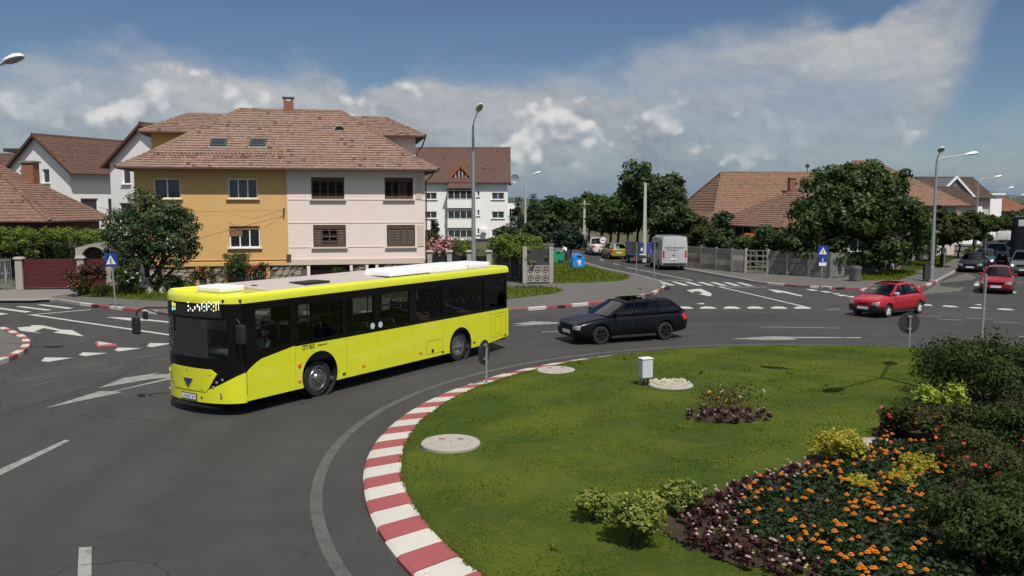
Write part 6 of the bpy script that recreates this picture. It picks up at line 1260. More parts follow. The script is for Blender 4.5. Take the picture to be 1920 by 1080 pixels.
q = atY(1837, 340, 98); street_lamp((q.x - .15, 98, .1), q.z, [(1.9, 0, .4)], 'single-arm street lamp beside the queue, nearest of the row', r0=.13, r1=.07, group='street lamps along the right-hand street')
q = atY(1869, 360, 130); street_lamp((q.x - .2, 130, .1), q.z, [(2.0, 0, .5)], 'second single-arm street lamp down the right-hand street', r0=.13, r1=.07, group='street lamps along the right-hand street')
q = atY(1893, 372, 165); street_lamp((q.x, 165, .1), q.z, [(2.2, 0, .5)], 'farthest street lamp near the right picture edge', r0=.13, r1=.07, group='street lamps along the right-hand street')
hd = atY(30, 121, 24.6); street_lamp((hd.x - 2.3, 25.1, .1), hd.z - .75, [(2.0, -.55, .68), (-1.9, .5, .68)], 'street lamp at the upper left picture edge, only its head in view', r0=.13, r1=.06, hl=.8)
street_lamp((11.75, 16.5, .4), 9.9, [(-1.5, -1.45, .3), (1.1, 1.75, .3), (-1.95, 1.15, .3), (1.7, -1.1, .3)], 'four-armed lamp mast in the middle of the island at the right edge', r0=.12, r1=.06, mat_='sign_back')
for (px_, yt, D_), lab in (((1210, 345, 72), 'weathered concrete utility pole beside the silver van'), ((1096, 378, 96), 'slim concrete utility pole far up the side street')):
    q = atY(px_, yt, D_); root = empty('utility_pole', (q.x, D_, .1), 0, lab, 'utility pole'); m = MB(); m.box((0, 0, q.z / 2), (.34, .30, q.z), tx=.6, ty=.6); m.build('post', 'pole_concrete', root, bevel=.02); 
    if px_ > 1150: continue
    m = MB(); m.box((0, -.1, q.z - .5), (1.1, .07, .09)); m.build('crossarm', 'sheet_dark', root)
    for k in (-.5, -.25, .25, .5): m = MB(); m.lathe([(.03, 0), (.05, .06), (.03, .14)], 8, (k, -.1, q.z - .44)); m.build('insulator', 'lamp_white', root)
# pedestrian-crossing signs
def crossing_sign(base, zc, s, rz, label, extra=False, lean=0):
    root = empty('crossing_sign', base, rz, label, 'road sign'); root.rotation_euler = (0, lean, rz); m = MB(); m.tube([(0, 0, -.1), (0, 0, zc + s * .45)], .035, 8); m.build('post', 'galvanised', root, smooth=60)
    m = MB(); m.box((0, -.05, zc), (s, .03, s)); pl_ = m.build('sign_plate', 'blue_sign', root, bevel=.012); m = MB(); y = -.0685
    m.quad((-s * .40, y, zc - s * .33), (s * .40, y, zc - s * .33), (0, y, zc + s * .36)); m.build('sign_triangle', 'sign_white', pl_); y -= .003; F = MB()
    def bar(a, b, w): a, b = Vector((a[0], 0, a[1])) * s, Vector((b[0], 0, b[1])) * s; d = (b - a).normalized(); n = Vector((-d.z, 0, d.x)) * w * s / 2; F.quad(*[(v.x, y, zc + v.z) for v in (a - n, b - n, b + n, a + n)])
    bar((0, .06), (-.01, -.10), .075); bar((-.01, -.10), (.08, -.29), .05); bar((-.01, -.10), (-.10, -.29), .05); bar((.0, .05), (.09, -.05), .035); bar((0, .05), (-.09, -.04), .035); F.quad(*[(.03 * s + .042 * s * math.cos(t * .785), y, zc + .125 * s + .042 * s * math.sin(t * .785)) for t in range(8)][::-1]) if False else F.quad(*[(.0 * s + .042 * s * math.cos(t * .785), y, zc + .13 * s + .042 * s * math.sin(t * .785)) for t in range(8)])
    for k in (-2, -1, 0, 1, 2): bar((k * .12 - .02, -.325), (k * .12 + .04, -.325), .03)
    F.build('walking_figure', 'sign_ink', pl_)
    if extra:
        z2 = zc - s * .98; m = MB(); m.box((0, -.05, z2), (s * .78, .025, s * .98)); p2 = m.build('sign_plate', 'blue_sign', root, bevel=.01); m = MB(); m.quad(*[(x_, -.066, z_) for x_, z_ in ((-s * .37, z2 - s * .47), (s * .37, z2 - s * .47), (s * .37, z2 - s * .12), (-s * .37, z2 - s * .12))]); m.build('text_panel', 'sign_white', p2)
        m = MB(); yy = -.069
        for k in range(9): m.quad(*[(x_ + k * .075 * s - .33 * s, yy, z_) for x_, z_ in ((0, z2 - s * .19), (.05 * s, z2 - s * .19), (.05 * s, z2 - s * .14), (0, z2 - s * .14))])
        m.build('plate_marks', 'blue_sign', p2); m = MB(); m.quad(*[(x_ * s, yy, z2 + z_ * s) for x_, z_ in ((-.03, .05), (.04, .05), (.05, .2), (-.05, .2))]); m.quad(*[(x_ * s, yy, z2 + z_ * s) for x_, z_ in ((-.05, -.06), (-.01, -.06), (.0, .05), (-.03, .05))]); m.quad(*[(x_ * s, yy, z2 + z_ * s) for x_, z_ in ((.02, -.06), (.06, -.06), (.04, .05), (.0, .05))]); m.quad(*[(.035 * s * math.cos(t * .785), yy, z2 + .25 * s + .035 * s * math.sin(t * .785)) for t in range(8)]); m.build('child_figure', 'sign_white', p2)
    return root
b = at(217, 577, .11); q = atY(213, 487, b.y); crossing_sign(b, q.z - .11, .63, R(-8), 'blue pedestrian crossing sign leaning beside the juniper on the left', lean=R(-2.5))
b = at(1540, 538, .11); q = atY(1540.5, 470.5, b.y); crossing_sign(b, q.z - .11, .60, R(4), 'blue pedestrian crossing sign with second plate before the walnut tree', True)
def round_sign(base, zc, r, rz, label, top=.15):
    root = empty('round_sign', base, rz, label, 'road sign'); m = MB(); m.tube([(0, 0, -.1), (0, 0, zc + top)], .035, 8); m.build('post', 'galvanised', root, smooth=60); m = MB(); m.lathe([(r, 0), (r, .02), (r * .96, .035)], 30, (0, .05, zc), 'y'); p_ = m.build('sign_plate', 'sign_back', root, fix=True)
    m = MB(); m.lathe([(r * .95, 0), (r * .95, .006)], 30, (0, .084, zc), 'y'); m.build('sign_face', 'blue_sign', p_, fix=True)
    for dz in (-.5, .6): m = MB(); m.box((0, .03, zc + dz * r), (.14, .06, .05)); m.build('bracket', 'galvanised', root)
b = isl(912, 717.5); round_sign((b.x, b.y, .12), atY(909, 661, b.y).z - .12, .34, R(68), 'round blue sign on a low post at the island kerb, turned edge-on behind the bus')
b = at(1704, 656, .15); round_sign((b.x, b.y, .15), atY(1706, 606, b.y).z - .15, .36, R(4), 'round sign with dark back on the far rim of the island')
b = at(1839, 657, .15); root = empty('sign_post', (b.x, b.y, .15), -math.atan2(b.x, b.y), 'slim grey post on the far rim of the island near the red car', 'post'); m = MB(); zt = atY(1843, 522, b.y).z; m.tube([(0, 0, -.1), (.03, 0, zt)], [.045, .045], 8); m.build('post', 'galvanised', root, smooth=60); m = MB(); m.box((.03, .04, zt - .32), (.022, .5, .56)); m.build('sign_plate', 'galvanised', root, bevel=.004)
for (px_, py_), (pt, pw, ph, eo), lab in (((1226, 546), (463, .5, .5, 75), 'grey traffic sign seen from behind on the corner by the red-white kerb'), ((1193, 519), (465, .62, .75, 12), 'square sign plate seen from behind at the side-street corner'), ((1846, 497), (455, .5, .6, 10), 'square grey sign back beside the queueing cars'), ((1769, 512), (470, .5, .5, 80), 'slim sign post by the pedestrian on the right pavement')):
    b = at(px_, py_, .11); z = atY(px_, pt, b.y).z - .11; root = empty('sign_post', b, R(eo), lab, 'road sign'); m = MB(); m.tube([(0, 0, -.1), (0, 0, z + ph / 2)], .032, 8); m.build('post', 'galvanised', root, smooth=60); m = MB(); m.box((0, .05, z), (pw, .025, ph)); p_ = m.build('sign_plate', 'sign_back', root, bevel=.01); m = MB(); m.box((0, .066, z), (pw * .94, .005, ph * .94)); m.build('sign_face', 'sign_white', p_)
# bins
def bank(loc, rz, label, m_, sticker):
    root = empty('bottle_bank', loc, rz, label, 'recycling bin'); root.scale = (.76, .76, .76); m = MB(); rg = []
    for k in range(9):
        a = math.pi * k / 8; rg.append((-.62 * math.cos(a), .95 + .55 * math.sin(a)))
    poly = [(-.62, .08)] + [(-.64, .5)] + rg + [(.64, .5), (.62, .08)]; m.extr([(x, -.55, z) for x, z in poly], (0, 1.1, 0)); o = m.build('shell', m_, root, bevel=.06, seg=3); m = MB(); m.box((.05, -.57, 1.22), (.42, .06, .14)); m.build('slot', 'black_matt', root, bevel=.02)
    for sx in (-1, 1): m = MB(); m.box((sx * .4, 0, .05), (.2, .9, .1)); m.build('foot', 'black_matt', root)
    if sticker: m = MB(); m.box((.05, -.56, .72), (.36, .012, .22)); m.build('sticker', 'sign_white', root); m = MB(); m.box((.08, -.56, .45), (.26, .012, .24)); s_ = m.build('sticker', 'sign_white', root); m = MB(); m.extr([(.08 - .09, -.566, .38), (.08 + .09, -.566, .38), (.08, -.566, .52)], (0, -.004, 0)); m.build('sticker_mark', 'brick_red', s_)
p = at(1083, 503, .12); bank(p, R(8), 'blue dome-topped recycling bin on the grass by the side street', 'bin_blue', True); p = at(1047, 494, .12); bank(p, R(-4), 'green dome-topped recycling bin beside the black fence', 'bin_green', False)
p = at(1062, 496, .12); person('person', p, R(150), 'person in white shirt bending beside the green recycling bin', {'che': (.14, 0, 1.26), 'nck': (.24, 0, 1.38), 'hd': (.32, 0, 1.48), 'top': (.34, 0, 1.58), 'lsh': (.14, .19, 1.33), 'rsh': (.14, -.19, 1.33), 'lel': (.3, .24, 1.08), 'lwr': (.45, .2, .9), 'lhd': (.5, .2, .82), 'rel': (.3, -.24, 1.08), 'rwr': (.45, -.2, .95), 'rhd': (.52, -.18, .9)}, top='cloth_white')
p = at(1766, 500, .11); person('person', p, R(60), 'pedestrian in dark trousers walking on the right-hand pavement', top='cabinet', legs='cloth_dark')
b = at(1603, 527, .11); root = empty('litter_bin', b, 0, 'round grey concrete litter bin in the walnut tree\'s shade', 'litter bin'); m = MB(); m.lathe([(.30, 0), (.36, .1), (.36, .75), (.40, .8), (.40, .9), (.30, .9), (.28, .3)], 18, (0, 0, 0), cap=False); m.build('bin', 'concrete_dark', root, smooth=40, fix=True); m = MB(); m.lathe([(.02, 1.02), (.3, .98), (.34, .9)], 18, (0, 0, 0), cap=False); m.build('bin_lid', 'sheet_dark', root, smooth=40)
b = at(1736, 527, .11); root = empty('litter_bin', b, 0, 'slim dark litter bin at the foot of the corner lamp', 'litter bin'); m = MB(); m.box((0, 0, .55), (.34, .3, .95)); m.build('bin', 'sheet_dark', root, bevel=.03); m = MB(); m.box((0, 0, 1.06), (.38, .34, .06)); m.build('bin_lid', 'sheet_dark', root)
# ================================================================== fences and walls
def frame_between(a, b): a, b = Vector((a[0], a[1], 0)), Vector((b[0], b[1], 0)); d = b - a; return a, d.length, math.atan2(d.y, d.x)
def pillar(root, x, w, h, m_='concrete', cap=True, z0=0):
    m = MB(); m.box((x, 0, h / 2 + z0), (w, w, h)); o = m.build('pillar', m_, root, bevel=.02)
    if cap: m = MB(); m.box((x, 0, h + .06 + z0), (w + .16, w + .16, .12), tx=.8, ty=.8); m.build('pillar_cap', m_, o, bevel=.02)
    return o
# left: maroon sliding gate between concrete pillars
a, L, an = frame_between(at(30, 543.5, .12), at(148, 541.5, .12)); g = empty('driveway_gate', a + Vector((0, 0, .12)), an, 'maroon boarded driveway gate between concrete pillars at left', 'gate'); pillar(g, .25, .38, 1.75); pillar(g, L + .18, .38, 1.75); np_ = 7
for i in range(np_): m = MB(); hh = 1.62 / np_; m.box((L / 2 + .2, 0, .10 + hh * (i + .5)), (L - .45, .05, hh - .012)); m.build('board', 'gate_maroon', g, bevel=.006)
m = MB(); m.box((L / 2 + .2, .05, .95), (L - .5, .04, 1.6)); m.build('gate_frame', 'iron_black', g)
# arched gateway with roofed top
a, L, an = frame_between(at(151, 541, .12), at(205, 541, .12)); g = empty('arched_gateway', a + Vector((0, 0, .12)), an, 'concrete garden gateway with arched top beside the maroon gate', 'gate'); pillar(g, .12, .36, 1.8); pillar(g, L + .1, .36, 1.8)
m = MB(); cxx = L / 2 + .1; ar = [(-.1, 1.86), (-.1, 2.35), (cxx, 2.62), (L + .3, 2.72), (L + .3, 1.86)] + [(cxx + .66 * math.cos(t * math.pi / 10), 1.86 + .56 * math.sin(t * math.pi / 10)) for t in range(11)]
m.extr([(x, -.2, z) for x, z in ar], (0, .4, 0)); m.build('arch', 'concrete', g); m = MB(); m.box((cxx, 0, .9), (1.3, .05, 1.65)); m.build('gate_leaf', 'gate_maroon', g); m = MB(); m.quad((cxx - .66, .12, 1.8), (cxx + .66, .12, 1.8), (cxx + .66, .12, 2.4), (cxx - .66, .12, 2.4)); m.build('arch_back', 'black_matt', g)
a, L, an = frame_between(at(206, 541, .12), at(272, 541, .12)); g = empty('garden_fence', a + Vector((0, 0, .12)), an, 'dark boarded garden fence with white end pillar behind the juniper', 'fence'); pillar(g, L, .34, 1.7, 'wall_white'); pillar(g, .2, .2, 1.7)
for i in range(12): m = MB(); m.box((.35 + (L - .7) * (i + .5) / 12, 0, .82), ((L - .7) / 12 - .012, .04, 1.6)); m.build('board', 'shutter', g)
# far left wrought-iron gate
a, L, an = frame_between(at(-90, 545, .12), at(26, 543.5, .12)); g = empty('iron_gate', a + Vector((0, 0, .12)), an, 'wrought iron gate with diamond ornaments at the left picture edge', 'gate'); pillar(g, L - .95, .34, 1.95); pillar(g, 0, .34, 1.95)
for x in [L - .72 + .09 * i for i in range(8)] + [.3 + .16 * i for i in range(int((L - 1.5) / .16))]: m = MB(); m.box((x, 0, .95), (.022, .022, 1.7)); m.build('bar', 'galvanised', g)
for z in (.25, .95, 1.7): m = MB(); m.box((L / 2, 0, z), (L - .3, .03, .04)); m.build('rail', 'galvanised', g)
m = MB(); m.lathe([(.07, 0), (.10, 0), (.10, .03), (.07, .03)], 14, (L - .38, -.03, .95), 'y', cap=False); m.extr([(L - .46, -.03, .95), (L - .38, -.03, 1.65), (L - .30, -.03, .95), (L - .38, -.03, .25)], (0, .012, 0)); m.build('ornament', 'galvanised', g, fix=True)
# right of the house: garden fence of iron panels between pillars
a, L, an = frame_between((-5.3, 53.4), (-1.3, 53.5)); g = empty('iron_fence', a + Vector((0, 0, .14)), an, 'dark wrought iron fence with pale pillars right of the cream house', 'fence')
nb = 3
for i in range(nb + 1): pillar(g, .15 + (L - .3) * i / nb, .3, 1.85, 'concrete')
for i in range(nb):
    x0 = .3 + (L - .3) * i / nb; x1 = (L - .3) * (i + 1) / nb; n_ = 11; m = MB(); m.box(((x0 + x1) / 2, 0, .3), (x1 - x0, .2, .6)); m.build('fence_base', 'concrete_dark', g)
    for k in range(n_): xx = x0 + (x1 - x0) * (k + .5) / n_; m = MB(); m.box((xx, 0, 1.15), (.022, .022, 1.0 + .35 * math.sin(math.pi * (k + .5) / n_))); m.build('bar', 'iron_black', g)
    m = MB(); m.box(((x0 + x1) / 2, .03, 1.12), (x1 - x0, .01, .95)); m.build('sheet', 'iron_black', g)
    m = MB(); m.tube([(x0 + (x1 - x0) * t / 12, 0, 1.62 + .38 * math.sin(math.pi * t / 12)) for t in range(13)], .025, 6); m.build('top_rail', 'iron_black', g)
a, L, an = frame_between((-1.2, 53.6), (1.0, 54.0)); g = empty('sheet_metal_gate', a + Vector((0, 0, .12)), an, 'tall dark sheet metal gate under the grape vine', 'gate')
for i in range(4): m = MB(); m.box((L * (i + .5) / 4, 0, 1.05), (L / 4 - .015, .05, 2.1)); m.build('panel', 'sheet_dark', g, bevel=.008)
# ornamental concrete fence bay
a, L, an = frame_between(at(980, 531.5, .12), at(1036, 531, .12)); g = empty('ornamental_fence', a + Vector((0, 0, .12)), an, 'fence bay of ornamental concrete panels with circle and diamond motifs', 'fence'); pillar(g, .12, .26, 2.25, 'concrete', False); pillar(g, L - .1, .26, 2.25, 'concrete', False)
for i in range(3):
    for j in range(2):
        x0, x1 = .27 + (L - .52) * i / 3, .27 + (L - .52) * (i + 1) / 3; z0, z1 = .08 + .48 * j, .08 + .48 * (j + 1); cx_, cz_ = (x0 + x1) / 2, (z0 + z1) / 2; m = MB(); t_ = .05
        m.box((cx_, 0, z0 + t_ / 2), (x1 - x0 - .01, .07, t_)); m.box((cx_, 0, z1 - t_ / 2), (x1 - x0 - .01, .07, t_)); m.box((x0 + t_ / 2, 0, cz_), (t_ - .01, .068, z1 - z0)); m.box((x1 - t_ / 2, 0, cz_), (t_ - .01, .068, z1 - z0))
        for sx in (-1, 1):
            for sz in (-1, 1): m.extr([(cx_ + sx * (x1 - x0) * .46, -.03, cz_ + sz * .03), (cx_ + sx * .03, -.03, cz_ + sz * .22), (cx_ + sx * .10, -.03, cz_ + sz * .22), (cx_ + sx * (x1 - x0) * .46, -.03, cz_ + sz * .12)], (0, .06, 0))
        m.lathe([(.07, -.03), (.13, -.03), (.13, .03), (.07, .03), (.07, -.03)], 14, (cx_, 0, cz_), 'y', cap=False); m.build('panel', 'concrete', g, fix=True)
m = MB(); m.box((L / 2, .03, 1.55), (L - .5, .04, 1.0)); m.build('top_panel', 'sheet_dark', g); m = MB(); m.box((L / 2, .12, .55), (L - .5, .03, 1.0)); m.build('back_panel', 'sheet_dark', g); m = MB(); m.box((L / 2, 0, 1.08), (L - .4, .12, .06)); m.build('ledge', 'concrete', g)
a, L, an = frame_between((2.5, 58.5), (4.3, 70)); 
g = empty('picket_fence', (2.2, 72.5, .12), R(4), 'dark fence behind the recycling bins with posters on it', 'fence')
for i in range(22): m = MB(); m.box((-2.6 + i * .25, 0, .55), (.22, .03, 1.0)); m.build('board', 'sheet_dark', g)
for x in (.6, 1.0, 1.7, 2.0): m = MB(); m.box((x, -.03, .8), (.12, .01, .3)); m.build('poster', 'sign_white', g)
# right: wall of concrete boards between posts
pts_ = [XY(at(1287, 500.5, .12)), XY(at(1372, 509.5, .12)), XY(at(1398, 511, .12)), XY(at(1439, 512.5, .12)), XY(at(1556, 521, .12)), XY(at(1648, 513, .12))]
g = empty('concrete_board_wall', (0, 0, 0), 0, 'grey wall of stacked concrete boards with one openwork bay along the right corner', 'wall'); rnd = random.Random(6)
for k in range(len(pts_) - 1):
    A, B = Vector((*pts_[k], 0)), Vector((*pts_[k + 1], 0)); d = (B - A); L = d.length; d.normalize(); an = math.atan2(d.y, d.x); nbay = max(1, round(L / 1.75)) if k != 2 else 1
    for i in range(nbay):
        s0, s1 = L * i / nbay, L * (i + 1) / nbay; c = A + d * (s0 + s1) / 2; P0 = A + d * s0
        m = MB(); m.box((P0.x, P0.y, .95), (.16, .18, 1.75), an); m.build('post', 'concrete' if k in (2, 3) and i < 2 else 'concrete_dark', g, bevel=.015)
        for j in range(4):
            hb_ = .40; zc = .14 + hb_ * (j + .5)
            if k == 2:
                m = MB()
                for sx in range(3):
                    cc = c + d * ((sx - 1) * (s1 - s0) * .29)
                    for dz, hh in ((-.17, .06), (.17, .06)): m.box((cc.x, cc.y, zc + dz), ((s1 - s0) * .27, .08, hh), an)
                    m.box((cc.x, cc.y, zc), (.07, .078, .30), an)
                m.build('openwork_board', 'concrete_dark', g)
            else: m = MB(); m.box((c.x, c.y, zc), (s1 - s0 - .14, .08 + rnd.uniform(0, .02), hb_ - .02), an); m.build('board', rnd.choice(['concrete', 'concrete_dark', 'concrete_dark']) if k < 3 else 'concrete_dark', g, bevel=.012)
# posts and fence along the right-hand street
a, L, an = frame_between(at(1655, 511, .12), (44, 87)); g = empty('garden_fence', a + Vector((0, 0, .12)), an, 'fence of brown boards and white posts along the right-hand pavement', 'fence'); n_ = 10
for i in range(n_ + 1): pillar(g, L * i / n_, .32, 1.6, 'wall_white' if i % 2 else 'concrete', True)
for i in range(n_):
    for k in range(8): m = MB(); m.box((L * (i + (k + .8) / 8.6) / n_, 0, .85), (L / n_ / 9.6, .04, 1.35)); m.build('board', 'wall_maroon' if i % 3 else 'sheet_dark', g)
# ================================================================== island furniture
def cover(px_, py_, r, h, label, name='concrete_cover'):
    p = isl(px_, py_); root = empty(name, p, 0, label, 'manhole cover'); m = MB(); m.lathe([(r, -.2), (r, h - .02), (r - .02, h), (r * .70, h), (r * .69, h - .008), (r * .66, h - .008), (r * .65, h + .002), (.02, h + .012)], 30, (0, 0, 0), cap=False); m.build('slab', 'concrete', root, smooth=40)
    for k in range(2): m = MB(); m.tube([(.18 * (-1) ** k - .05, .12, h - .01), (.18 * (-1) ** k - .05, .12, h + .03), (.18 * (-1) ** k + .05, .12, h + .03), (.18 * (-1) ** k + .05, .12, h - .01)], .01, 5); m.build('lifting_ring', 'brick_red', root)
    return p
C1 = cover(845, 834, .57, .06, 'round concrete manhole slab on the lawn close to the striped kerb'); C2 = cover(1043, 694, .54, .02, 'round concrete manhole slab near the far rim of the lawn'); C3 = cover(1258, 722, .56, .03, 'round concrete slab covered with broken stone by the grey cabinet')
m = MB(); rnd = random.Random(2)
for i in range(160):
    r = .55 * math.sqrt(rnd.random()); t = rnd.random() * 6.28; s_ = rnd.uniform(.015, .04) * (1.4 if math.sin(t) > .2 else .7); m.box((C3.x + r * math.cos(t) * .95, C3.y + .16 + r * math.sin(t) * .7, C3.z + .035 + rnd.random() * .03), (s_ * 1.6, s_ * 1.2, s_), rnd.random() * 3, tx=.6, ty=.7)
tag(m.build('broken_stone', 'gravel'), 'heap of pale broken stone on the round slab', 'rubble', kind='stuff')
p = isl(1210, 722); root = empty('electric_cabinet', p, R(22), 'pale grey electric cabinet on short steel legs in the lawn', 'cabinet'); z0 = .20; m = MB(); m.box((0, 0, z0 + .235), (.30, .22, .47)); cb = m.build('housing', 'cabinet', root, bevel=.012); m = MB(); m.box((0, 0, z0 + .485), (.32, .25, .03)); m.build('lid', 'lamp_white', cb, bevel=.008)
for sx in (-1, 1): m = MB(); m.box((sx * .12, .05, z0 / 2 - .05), (.04, .04, z0 + .12)); m.build('leg', 'galvanised', root); m = MB(); m.tube([(sx * .06, -.03, z0), (sx * .05, .0, 0)], .02, 6); m.build('cable', 'black_matt', root)
m = MB(); m.box((.155, 0, z0 + .235), (.012, .16, .40)); m.build('door', 'lamp_white', cb)
# ================================================================== vegetation
# juniper with two whitewashed trunks
b = at(293, 549, .14); s = 1600 / b.y; J = lambda px_, py_, dy=0: (atY(px_, py_, b.y).x - b.x, dy, atY(px_, py_, b.y).z - .14)
root = empty('juniper_tree', b, 0, 'dark twin-trunked juniper with whitewashed trunk feet in front of the ochre house', 'tree')
for x0, x1, sd in ((-.36, -.55, 3), (.36, .30, 4)):
    trunk('trunk', (x0, 0, 0), (x1, 0, 3.2), .16, .10, root, [((x1 - 1.0, .2, 2.6), .5), ((x1 + 1.1, -.2, 2.4), .45), ((x1 + .4, .3, 4.4), .9), ((x1 + 1.6, 0, 1.9), .35)], seed=sd); m = MB(); m.tube([(x0, 0, -.02), (x0 + .0, 0, .4), (x0 + (x1 - x0) * .25, 0, .85)], [.245, .19, .165], 10); m.build('whitewash', 'whitewash', root, smooth=60)
lobs = [J(268, 385, .2) + (.9, 1.0, .8), J(240, 425) + (1.15, 1.2, .9), J(285, 425, -.3) + (1.2, 1.2, 1.1), J(325, 420, .1) + (1.0, 1.1, .9), J(225, 460, -.2) + (.85, .9, .7), J(262, 465, -.5) + (1.1, 1.0, .75), J(315, 465, -.4) + (1.2, 1.0, .85), J(350, 445) + (.75, .9, .9), J(355, 478) + (.55, .7, .5), J(330, 395) + (.55, .6, .6), J(265, 362) + (.32, .35, .45), J(300, 385) + (.5, .6, .6), J(215, 482, -.4) + (.7, .8, .5), J(250, 490, -.6) + (.85, .8, .5), J(290, 488, -.7) + (.8, .7, .5), J(330, 492, -.5) + (.8, .7, .45), J(362, 462, -.2) + (.5, .6, .6), J(205, 440) + (.5, .7, .6)]
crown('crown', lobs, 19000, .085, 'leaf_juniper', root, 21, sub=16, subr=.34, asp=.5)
# walnut on the right corner
b = Vector((25.0, 60.2, .14)); root = empty('walnut_tree', b, 0, 'broad dark walnut tree overhanging the concrete wall on the right corner', 'tree')
J = lambda px_, py_, dy=0: (atY(px_, py_, b.y + dy).x - b.x, dy, atY(px_, py_, b.y + dy).z - .14)
lobs = [J(1600, 345) + (2.6, 2.4, 1.4), J(1545, 375, -.5) + (2.0, 2.0, 1.5), J(1660, 360, -.3) + (2.1, 2.0, 1.5), J(1515, 420, -1) + (1.7, 1.8, 1.6), J(1590, 415, -2.2) + (2.6, 2.0, 1.9), J(1670, 415, -1.5) + (2.2, 2.0, 1.8), J(1718, 420) + (1.3, 1.6, 1.5), J(1500, 470, -1.4) + (1.5, 1.4, 1.0), J(1560, 475, -2.4) + (1.8, 1.4, 1.1), J(1660, 470, -2) + (2.0, 1.6, 1.1), J(1715, 462, -.5) + (1.2, 1.3, 1.1), J(1605, 390, 2.5) + (3.6, 2.4, 2.6), J(1740, 440, 1) + (.9, 1.1, 1.0), J(1530, 492, -2.0) + (1.1, 1.0, .6), J(1590, 488, -2.4) + (1.3, 1.0, .6), J(1640, 492, -2.2) + (1.2, 1.0, .6), J(1690, 488, -1.2) + (1.0, 1.0, .7), J(1480, 450, -1.2) + (.8, .9, .8)]
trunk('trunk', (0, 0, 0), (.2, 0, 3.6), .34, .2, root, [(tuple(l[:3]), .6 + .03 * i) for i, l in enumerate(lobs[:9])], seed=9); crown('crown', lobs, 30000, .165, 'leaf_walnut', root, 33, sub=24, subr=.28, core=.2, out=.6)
def tpx(name, px_, yb, yt, D_, w, label, group=None, material='leaf_green', n=5000, size=.22, seed=1, z0=.2, k=7, **kw):
    """tree filling the photograph from pixel row yt (top) with a crown w pixels wide at distance D_"""
    q = atY(px_, yt, D_); return tree(name, (q.x, D_, .1), q.z - .1, w / 2 * D_ / 1600, label, group, material, n, size, seed, z0, k, **kw)
SS = 'trees lining the side street'
tpx('chestnut_tree', 1225, 0, 296, 80, 128, 'tall dark chestnut rising behind the utility pole', SS, 'leaf_dark', 15000, .19, 41, .12, 9, trunk_r=.3)
tpx('garden_tree', 1160, 0, 345, 88, 90, 'loose olive-green tree left of the tall chestnut', SS, 'leaf_green', 7000, .18, 42, .2)
tpx('garden_tree', 1270, 0, 380, 74, 95, 'mid-green garden tree above the silver van', SS, 'leaf_dark', 8000, .17, 43, .12)
tpx('garden_tree', 1130, 0, 388, 104, 80, 'round tree shading the white pickup', SS, 'leaf_dark', 6000, .2, 44, .18)
tpx('garden_tree', 1052, 0, 366, 98, 76, 'bright green feathery tree left of the side street', SS, 'leaf_green', 7000, .2, 45, .15)
tpx('garden_tree', 1020, 0, 404, 84, 90, 'dark low spreading tree behind the green bin', SS, 'leaf_dark', 7500, .18, 46, .2)
tpx('garden_tree', 1083, 0, 372, 135, 62, 'dark tree at the far end of the side street', SS, 'leaf_dark', 4500, .28, 47, .1)
tpx('garden_tree', 1068, 0, 415, 78, 62, 'grey-green bushy conifer behind the blue bin', SS, 'leaf_pine', 6000, .14, 48, .12)
tpx('garden_tree', 955, 0, 418, 80, 60, 'small dark tree before the apartment block', SS, 'leaf_dark', 4500, .16, 49, .1)
tpx('garden_tree', 1112, 0, 375, 160, 70, 'distant tree closing the side street', SS, 'leaf_dark', 4000, .32, 50, .05)
tpx('garden_tree', 1180, 0, 362, 98, 60, 'pale-branched tree with sparse crown beside the chestnut', SS, 'leaf_olive', 3500, .17, 51, .3)
tpx('garden_tree', 1195, 0, 330, 90, 110, 'broad dark tree filling the gap left of the chestnut', SS, 'leaf_dark', 9000, .19, 52, .1)
tpx('garden_tree', 1105, 0, 362, 118, 84, 'rounded tree above the yellow car', SS, 'leaf_green', 6500, .24, 53, .08)
tpx('garden_tree', 1030, 0, 382, 112, 90, 'mid-green tree right of the pines', SS, 'leaf_green', 6000, .22, 54, .08)
tpx('garden_tree', 1250, 0, 318, 84, 96, 'right-hand half of the tall chestnut group', SS, 'leaf_walnut', 10000, .19, 55, .1)
tpx('garden_tree', 1145, 0, 372, 92, 90, 'low tree overhanging the parked trailer', SS, 'leaf_walnut', 7000, .19, 56, .14)
def pine(px_, yt, D_, w, label, seed):
    q = atY(px_, yt, D_); h = q.z - .1; root = empty('pine_tree', (q.x, D_, .1), 0, label, 'tree', 'pines beside the apartment block'); R0 = w / 2 * D_ / 1600; trunk('trunk', (0, 0, 0), (0, 0, h * .95), .18, .05, root, seed=seed, bend=.05)
    lobs = []; rnd = random.Random(seed)
    for i in range(9):
        z = h * (.12 + .86 * i / 9); r = R0 * (1 - i / 9.6)
        for k in range(5 if i < 7 else 2): t = rnd.random() * 6.28; lobs.append((math.cos(t) * r * .55, math.sin(t) * r * .55, z, max(.25, r * .55), max(.25, r * .55), h * .045 + .12))
    crown('crown', lobs, 6000, .15, 'leaf_pine', root, seed, sub=5, subr=.5, asp=.3)
pine(1000, 358, 100, 62, 'dark pine nearest the small street lamp', 61); pine(972, 364, 104, 64, 'dark pine just right of the apartment block', 62); pine(1018, 370, 108, 46, 'slimmer pine behind the lamp', 63)
pine(815, 410, 62, 34, 'small blue-green spruce right of the cream house', 64); pine(1892, 368, 150, 34, 'spruce among the red roofs at the right', 65)
